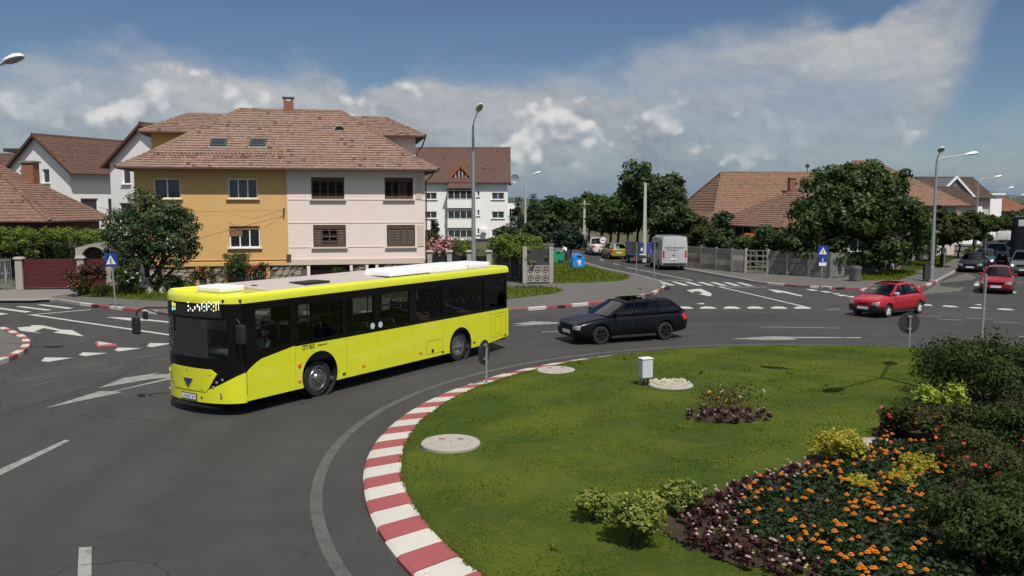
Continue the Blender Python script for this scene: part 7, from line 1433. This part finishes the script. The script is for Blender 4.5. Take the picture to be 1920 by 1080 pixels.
# shrubs behind the concrete wall
WG = 'shrubs behind the concrete wall'
for i, (px_, yt, D_, w, mt, lab) in enumerate(((1318, 412, 72, 62, 'leaf_olive', 'olive shrub over the left end of the concrete wall'), (1356, 396, 76, 34, 'leaf_dark', 'dark shrub in front of the red awning'), (1390, 446, 68, 60, 'leaf_green', 'green shrub above the openwork wall bay'), (1440, 420, 64, 74, 'leaf_dark', 'dense shrub between wall and walnut crown'), (1345, 440, 66.5, 60, 'leaf_dark', 'low dark hedge shrub just behind the board wall'), (1300, 400, 76, 50, 'leaf_dark', 'dark shrub behind the silver van'), (1480, 445, 62.5, 50, 'leaf_olive', 'grey-green shrub under the walnut crown'))):
    q = atY(px_, yt, D_); bush('garden_shrub', (q.x, D_, .1), w / 2 * D_ / 1600, q.z, lab, mt, 4500, .13, 70 + i, WG)
q = atY(1412, 432, 67.0); bush('lime_shrub', (q.x, 67.0, .1), 1.1, q.z, 'yellow-green shrub glowing below the corner house roof', 'leaf_vine', 2600, .12, 79, WG)
q = atY(1820, 405, 84)
RS = 'street trees along the right-hand pavement'
for i, (px_, yt, D_, w, lab) in enumerate(((1772, 390, 66, 84, 'street tree right behind the corner lamp'), (1800, 402, 78, 84, 'street tree above the pedestrian'), (1848, 398, 98, 74, 'street tree beside the first lamp of the row'), (1872, 402, 116, 66, 'street tree behind the queueing cars'), (1893, 404, 138, 62, 'street tree over the white van'), (1912, 402, 160, 64, 'street tree at the right picture edge'), (1828, 410, 88, 64, 'small street tree left of the first lamp'), (1745, 405, 72, 80, 'street tree touching the walnut crown'))):
    tpx('street_tree', px_, 0, yt, D_, w, lab, RS, 'leaf_green' if i % 2 else 'leaf_olive', 7000, .13 + D_ / 1200, 80 + i, .24, 7, trunk_r=.10)
DT = ('behind the orange-roofed house', 'behind the grey gable', 'beyond the red roof', 'at the far right behind the red roofs', 'behind the wide tiled house', 'behind the silver van', 'at the end of the side street, left', 'at the end of the side street, right', 'behind the houses at the left edge', 'between apartment block and pines', 'right of the black lorry', 'at the right edge behind the queue')
for i, (px_, D_, yt, w) in enumerate(((1700, 150, 378, 120), (1780, 190, 380, 120), (1860, 220, 382, 90), (1915, 240, 380, 80), (1400, 140, 372, 120), (1290, 150, 376, 110), (1040, 190, 376, 80), (1150, 200, 372, 120), (-20, 110, 330, 90), (900, 190, 378, 160), (1960, 130, 390, 120), (1990, 90, 395, 100))):
    tpx('distant_tree', px_, 0, yt, D_, w, 'distant tree ' + DT[i], 'distant trees on the skyline', 'leaf_dark', 3200, .4, 120 + i, .05, 8)
# vines, oleander, house-front shrubs
def vine(name, boxes, label, n, size, seed, material='leaf_vine'):
    c = Vector((sum(b[0] for b in boxes) / len(boxes), sum(b[1] for b in boxes) / len(boxes), 0)); root = empty(name, c, 0, label, 'climbing plant')
    crown('foliage', [(b[0] - c.x, b[1] - c.y, b[2], b[3], b[4], b[5]) for b in boxes], n, size, material, root, seed, sub=16, subr=.4, bias=.05)
    m = MB(); rnd = random.Random(seed)
    for b in boxes[::2]: m.tube([(b[0] - c.x, b[1] - c.y, 0), (b[0] - c.x + rnd.uniform(-.2, .2), b[1] - c.y, b[2])], [.05, .03], 6)
    m.build('stem', 'bark', root); return root
bx = []
for i in range(9): q = atY(-20 + i * 26, 441 + (i % 3) * 2, 54.6); bx.append((q.x, 54.6, q.z, .8, 1.3, .42))
for px_, py_ in ((15, 462), (45, 458), (60, 475)): q = atY(px_, py_, 53.6); bx.append((q.x, 53.6, q.z, .5, .5, .5))
vine('grape_vine', bx, 'sunlit grape vine trained over the pergola behind the maroon gate', 8500, .085, 131)
bx = []
for i in range(8): q = atY(5 + i * 26, 478, 56.5); bx.append((q.x, 56.8, q.z - .2, .85, .9, 1.1))
vine('dark_hedge', bx, 'dark shaded shrubs under the pergola behind the maroon gate', 6500, .10, 132, 'leaf_dark')
m = MB(); root = empty('pergola', (atY(90, 445, 55).x, 55.2, 0), 0, 'timber pergola carrying the grape vine at left', 'pergola')
for dx in (-3.4, -1.1, 1.1, 3.2):
    m = MB(); m.box((dx, 0, 1.6), (.09, .09, 3.1)); m.build('post', 'iron_black', root)
for dy in (-1, 0, 1): m = MB(); m.box((0, dy, 3.08), (8, .07, .07)); m.build('beam', 'iron_black', root)
bx = []
for px_, py_, D_, rx, rz_ in ((945, 458, 54, .9, .55), (970, 456, 54.3, .9, .5), (1000, 462, 54.2, .9, .5), (960, 470, 53.3, .8, .5), (985, 475, 53.2, .8, .5), (1010, 478, 53.2, .6, .45), (1020, 482, 53.1, .45, .4), (935, 462, 54.6, .6, .5), (996, 490, 53.0, .4, .35)): q = atY(px_, py_, D_); bx.append((q.x, D_, q.z, rx, .9, rz_))
vine('grape_vine', bx, 'bright grape vine sprawling over the ornamental fence bay', 7000, .085, 133)
q = atY(828, 447, 55.5); bush('oleander', (q.x, 55.5, .1), 1.0, q.z, 'pink-flowering oleander right of the cream house', 'leaf_green', 2600, .07, 141, blossoms=('petal_oleander', 420, .065))
for px_, yt, D_, w, lab, sd in ((868, 446, 56.5, 55, 'green shrub between oleander and street lamp', 142), (805, 440, 58, 40, 'dark shrub hugging the cream house corner', 143)): q = atY(px_, yt, D_); bush('garden_shrub', (q.x, D_, .1), w / 2 * D_ / 1600, q.z, lab, 'leaf_vine' if sd == 142 else 'leaf_dark', 2600, .08, sd)
fq = lambda px_, dy: HO + hu * hray((px_, 500), (0, 0, 0), (0, 1, 0)).x - hb * dy
b = fq(447, 1.0); bush('rose_shrub', (b.x, b.y, .14), .75, 2.05, 'rounded green shrub against the ochre house front', 'leaf_green', 2600, .06, 144); b = fq(485, .9); bush('rose_bush', (b.x, b.y, .14), .7, 1.25, 'red rose bush below the barred cellar window', 'leaf_dark', 1300, .06, 145, blossoms=('petal_red', 34, .045)); b = fq(385, 1.1); bush('rose_bush', (b.x, b.y, .14), .8, 1.0, 'red rose bush in front of the stone plinth', 'leaf_dark', 1200, .06, 146, blossoms=('petal_red', 14, .05)); b = fq(640, .8); bush('rose_bush', (b.x, b.y, .14), .5, 1.0, 'small shrub beside the garage opening', 'leaf_olive', 700, .05, 147)
b = at(165, 553, .14); bush('smoke_bush', b, (.95, .6), 1.75, 'reddish bush in front of the arched gateway', 'leaf_redbrown', 2600, .07, 148); b = at(195, 556, .14); bush('iris_clump', b, (.7, .4), .75, 'green clump of leaves at the foot of the crossing sign', 'leaf_olive', 900, .10, 149, asp=.15); b = at(238, 553, .14); bush('rose_bush', b, (1.05, .6), 1.45, 'dark rose bush between crossing sign and juniper', 'leaf_dark', 2400, .07, 150, blossoms=('petal_white', 22, .05)); b = at(148, 555, .14); bush('rose_bush', b, .4, .9, 'low red-flowered rose at the end of the maroon gate', 'leaf_dark', 700, .06, 151, blossoms=('petal_red', 10, .045))
b = at(320, 549, .14); bush('garden_shrub', b, (1.4, .5), .9, 'low shrub at the stone plinth beside the juniper', 'leaf_dark', 1800, .07, 152)
# ------------------------------------------------------------------ planting on the island
def ibush(px_, py_, w, h, label, mt, n, size, seed, name='bush', **kw): p = isl(px_, py_); s = 1600 / p.y; cp = mt in ('leaf_variegated', 'leaf_gold'); return bush(name, p, w / 2 / s, h / s, label, mt, int(n * 1.9) if cp else n, size * .92 if cp else size, seed, compact=cp, **kw)
VG = 'variegated bushes at the tip of the flower bed'
ibush(1114, 975, 78, 62, 'small round variegated bush, leftmost at the bed tip', 'leaf_variegated', 1500, .033, 201, 'spindle_bush', group=VG); ibush(1190, 1018, 118, 100, 'largest variegated bush with green front at the bed tip', 'leaf_variegated', 2800, .034, 202, 'spindle_bush', group=VG); ibush(1276, 960, 86, 64, 'variegated bush nearest the dark-leaved begonias', 'leaf_variegated', 1700, .034, 203, 'spindle_bush', group=VG); ibush(1208, 982, 84, 66, 'yellowish bush behind the largest variegated one', 'leaf_gold', 1500, .033, 209, 'spindle_bush', group=VG, bias=-.2)
GG = 'yellow-green bushes among the marigolds'
ibush(1577, 868, 112, 70, 'largest golden bush at the bed edge by the lawn', 'leaf_gold', 2600, .032, 204, 'golden_bush', group=GG); ibush(1718, 896, 80, 50, 'golden bush between marigolds and red flowers', 'leaf_gold', 1700, .032, 205, 'golden_bush', group=GG); ibush(1609, 928, 60, 40, 'smallest golden bush in the middle of the marigolds', 'leaf_gold', 1100, .030, 206, 'golden_bush', group=GG); ibush(1688, 918, 60, 36, 'low golden bush just right of the smallest one', 'leaf_gold', 1100, .030, 207, 'golden_bush', group=GG); ibush(1545, 905, 36, 24, 'tiny golden tuft at the left of the marigolds', 'leaf_gold', 500, .026, 208, 'golden_bush', group=GG)
DG = 'dark shrubs at the right of the island'
ibush(1850, 762, 250, 125, 'dense dark shrub at the back right of the island', 'leaf_shrub', 11000, .045, 211, 'dark_shrub', group=DG, k=8); ibush(1800, 665 + 45, 110, 70, 'reddish-tipped rose shoots rising behind the dark shrub', 'leaf_redbrown', 1600, .045, 212, 'rose_bush', group=DG); ibush(1758, 775, 92, 60, 'lime-green leafy shrub in front of the dark one', 'leaf_lime', 700, .075, 213, 'lime_shrub', asp=.35)
ibush(1885, 850, 180, 100, 'dark leafy shrub at the right edge behind the red flowers', 'leaf_shrub', 9000, .036, 214, 'dark_shrub', group=DG); ibush(1745, 830, 150, 70, 'olive rose bush with scattered red blooms', 'leaf_olive', 5000, .034, 215, 'rose_bush', group=DG, blossoms=('petal_red', 30, .03)); ibush(1850, 905, 190, 85, 'dark rose bush with red blooms at the right edge', 'leaf_olive', 6000, .033, 216, 'rose_bush', group=DG, blossoms=('petal_red', 26, .03)); ibush(1690, 815, 90, 50, 'small olive shrub at the bed edge by the stone', 'leaf_olive', 1600, .045, 217, 'rose_bush', group=DG, blossoms=('petal_red', 10, .03))
ibush(1870, 1060, 250, 145, 'large dark green shrub in the lower right corner', 'leaf_shrub', 15000, .032, 218, 'dark_shrub', group=DG, k=9); ibush(1815, 985, 140, 66, 'greyish green shrub right of the marigolds', 'leaf_olive', 5000, .032, 219, 'dark_shrub', group=DG); ibush(1935, 985, 160, 100, 'dark shrub at the right picture edge above the corner', 'leaf_shrub', 8000, .034, 220, 'dark_shrub', group=DG); ibush(1330, 965, 70, 34, 'thin brownish plant next to the begonias', 'leaf_redbrown', 500, .03, 221, 'low_plant')
p = isl(1640, 836); m = MB(); m.lathe([(.34, -.1), (.34, .07), (.28, .10), (.01, .11)], 9, (0, 0, 0)); o = tag(m.build('flat_stone', 'concrete', smooth=30), 'flat grey stone beside the largest golden bush', 'stone'); o.location = p; o.scale = (1.4, .8, 1)
# marigolds and begonias: prototypes, then copies
def flower(name, label, group, cat, leafm, petalm, n, lsize, h, r, heads, psize, seed, dome=True):
    root = empty(name, (0, 0, -50), 0, label, cat, group); crown('foliage', ell_lobes((0, 0, h * .5), (r, r, h * .5), 4, seed, .5), n, lsize, leafm, root, seed, sub=6, subr=.5, core=.3); rnd = random.Random(seed)
    for k in range(heads):
        t, q = rnd.random() * 6.28, r * .85 * math.sqrt(rnd.random()); c = np.array((q * math.cos(t), q * math.sin(t), h * rnd.uniform(.95, 1.15))); Vq, T = [], []
        for ring, (rr, zz, cnt) in enumerate(((1, 0, 9), (.7, .35, 7), (.38, .55, 5))):
            for j in range(cnt):
                a = 2 * math.pi * j / cnt + ring * .4; d = np.array((math.cos(a), math.sin(a), 0)); s_ = np.array((-math.sin(a), math.cos(a), 0)); w = psize * rr * .55
                Vq.append([c + np.array((0, 0, psize * zz * .6)), c + d * psize * rr * .6 + s_ * w * .7 + np.array((0, 0, psize * zz)), c + d * psize * rr + np.array((0, 0, psize * (zz - .12))), c + d * psize * rr * .6 - s_ * w * .7 + np.array((0, 0, psize * zz))]); T.append(rnd.random())
        link('blossom', quads_mesh('blossom', np.array(Vq), np.array(T), petalm), root)
    return root
MT = ('marigold plant without open blooms', 'marigold plant with a single orange bloom', 'marigold plant with two orange blooms', 'marigold plant with three orange blooms')
protoM = [flower('marigold', MT[hN] + ' in the bed', 'marigolds in the flower bed', 'flower', 'leaf_marigold', 'petal_orange', 130, .034, .24, .17, hN, .040, 300 + hN) for hN in (0, 1, 2, 3)]; protoM
protoB = [flower('begonia', 'bronze-leaved begonia with ' + {1: 'one pale pink flower', 2: 'two pale pink flowers', 4: 'four pale pink flowers'}[hN] + ' edging the bed', 'begonias edging the flower bed', 'flower', 'leaf_bronze', 'petal_pink', 90, .036, .20, .12, hN, .022, 320 + hN) for hN in (1, 2, 4)]
rnd = random.Random(77); used = set()
def plant(protos, p, s=1.0):
    k = rnd.randrange(len(protos))
    if protos is protoM:                            # blooms come in clusters
        v = math.sin(p[0] * 2.9 + 1.3 * math.sin(p[1] * 2.1)) * math.sin(p[1] * 3.3 + .7) + rnd.gauss(0, .35); k = 0 if v < -.15 else 1 if v < .25 else 2 if v < .6 else 3
    pr = protos[k]; o = pr if id(pr) not in used else copy_tree(pr); used.add(id(pr)); o.location = p; o.rotation_euler = (0, 0, rnd.random() * 6.28); q = s * rnd.uniform(.85, 1.2); o.scale = (q, q, q)
MZ = [XY(isl(*q)) for q in ((1395, 962), (1430, 928), (1500, 915), (1535, 895), (1600, 862), (1640, 842), (1760, 852), (1790, 905), (1770, 945), (1735, 960), (1730, 1010), (1790, 1060), (1900, 1090), (1640, 1120), (1560, 1090), (1470, 1035), (1410, 1010))]
BZ = [XY(isl(*q)) for q in ((1275, 985), (1330, 945), (1420, 905), (1500, 882), (1530, 880), (1500, 918), (1430, 932), (1390, 965), (1400, 1010), (1470, 1040), (1560, 1092), (1500, 1110), (1400, 1070), (1300, 1030))]
def fill(poly, dist, protos, s=1.0, limit=300, skip=()):
    xs = [p[0] for p in poly]; ys = [p[1] for p in poly]; pts = []; tries = 0
    while len(pts) < limit and tries < 9000:
        tries += 1; p = (rnd.uniform(min(xs), max(xs)), rnd.uniform(min(ys), max(ys)))
        if inside(p, poly) and all((p[0] - q[0]) ** 2 + (p[1] - q[1]) ** 2 > dist * dist for q in pts): pts.append(p)
    for p in pts: plant(protos, (p[0], p[1], zi(*p)), s)
fill(MZ, .215, protoM); fill(BZ, .235, protoB)
B3 = [XY(isl(*q)) for q in ((1648, 822), (1690, 790), (1700, 800), (1672, 828))]; fill(B3, .14, protoB)
B4 = [(BED2C.x + .95 * math.cos(t * .5236), BED2C.y - .35 + .55 * math.sin(t * .5236)) for t in range(12)]; fill(B4, .27, protoB, .75)
p = isl(1355, 768); bush('rose_bush', p, (.75, .8), .34, 'sparse rose bush in the small round bed on the lawn', 'leaf_redbrown', 420, .032, 231, blossoms=('petal_orange', 4, .026)); bush('rose_bush', p + Vector((.35, .5, 0)), (.7, .6), .5, 'thin green rose bush with white blooms in the small round bed', 'leaf_olive', 300, .032, 232, blossoms=('petal_white', 7, .03))
# ------------------------------------------------------------------ grass
def blades(name, pts, h, label, seed, material='grass_blade', w=.012):
    rng = np.random.default_rng(seed); P = np.array(pts); n = len(P); a = rng.uniform(0, 6.283, n); hh = h * rng.uniform(.5, 1.5, n); u = np.stack([np.cos(a), np.sin(a), np.zeros(n)], 1) * (w * rng.uniform(.6, 1.4, n))[:, None]
    lean = np.stack([rng.normal(size=n), rng.normal(size=n), np.zeros(n)], 1) * (hh * .45)[:, None]; up = np.zeros((n, 3)); up[:, 2] = hh
    V = np.stack([P - u, P + u, P + lean + up + u * .25, P + lean + up - u * .25], 1); big = .5 + .24 * np.sin(P[:, 0] * .9 + np.sin(P[:, 1] * .7) * 2) * np.sin(P[:, 1] * 1.1 + 1) ; t = np.clip(big + rng.normal(size=n) * .15, 0, 1)
    o = link(name, quads_mesh(name, V, t, material)); return tag(o, label, 'grass', kind='stuff')
rng = np.random.default_rng(5); pts = []; covers = [(C1, .64), (C2, .58), (C3, .66), (BED2C, .72)]
N_ = 170000; rr = IRI * np.sqrt(rng.uniform(0, 1, N_)) * 1.003; tt = rng.uniform(0, 2 * np.pi, N_); X_ = IC.x + rr * np.cos(tt); Y__ = IC.y + rr * np.sin(tt)
ok = (np.abs(X_ / np.maximum(Y__, 1)) < .78) & (Y__ > 8)
for c_, r_ in covers: ok &= (X_ - c_.x) ** 2 + (Y__ - c_.y) ** 2 > r_ * r_
X_, Y__ = X_[ok], Y__[ok]
def inside_np(x, y, poly):
    c = np.zeros(len(x), bool); n = len(poly)
    for i in range(n):
        (x0, y0), (x1, y1) = poly[i], poly[(i + 1) % n]
        if y0 == y1: continue
        c ^= ((y0 > y) != (y1 > y)) & (x < (x1 - x0) * (y - y0) / (y1 - y0) + x0)
    return c
bcx, bcy = sum(p[0] for p in BED) / len(BED), sum(p[1] for p in BED) / len(BED); k_ = ~inside_np(X_, Y__, [(bcx + (p[0] - bcx) * .97, bcy + (p[1] - bcy) * .97) for p in BED]); X_, Y__ = X_[k_], Y__[k_]; r_ = np.hypot(X_ - IC.x, Y__ - IC.y); Z_ = .15 + .15 * np.clip((IRI - r_) / .6, 0, 1) ** .6 + .16 * (1 - np.clip(r_ / IRI, 0, 1) ** 2)
er = IRI + rng.uniform(-.14, -.01, 9000); ea = rng.uniform(0, 2 * np.pi, 9000); ex, ey = IC.x + er * np.cos(ea), IC.y + er * np.sin(ea); clump = np.sin(ea * 61) * np.sin(ea * 23 + 1) > -.2; blades('edge_grass', np.stack([ex[clump], ey[clump], np.full(clump.sum(), .155)], 1), .04, 'longer ragged grass along the island kerb', 12, w=.014)
blades('lawn_grass', np.stack([X_, Y__, Z_ - .006], 1), .019, 'short mown grass of the roundabout island', 9, w=.014)
vp = []
for poly in VERGES:
    xs = [p[0] for p in poly]; ys = [p[1] for p in poly]; n = int((max(xs) - min(xs)) * (max(ys) - min(ys)) * 60); x, y = rng.uniform(min(xs), max(xs), n), rng.uniform(min(ys), max(ys), n); q = inside_np(x, y, poly); vp.append(np.stack([x[q], y[q], np.full(q.sum(), PZ + .04)], 1))
blades('verge_grass', np.vstack(vp), .13, 'rough grass of the pavement verges', 10, w=.03)
# tufts and weeds on the lawn
wd = []
for i in range(36):
    t, r = rnd.random() * 6.28, 11 * math.sqrt(rnd.random()); x, y = IC.x + r * math.cos(t), IC.y + r * math.sin(t)
    if inside((x, y), BED): continue
    for k in range(14): wd.append((x + rnd.gauss(0, .035), y + rnd.gauss(0, .035), zi(x, y) - .01))
blades('lawn_weeds', wd, .085, 'taller tufts and weeds scattered over the lawn', 11, w=.016)
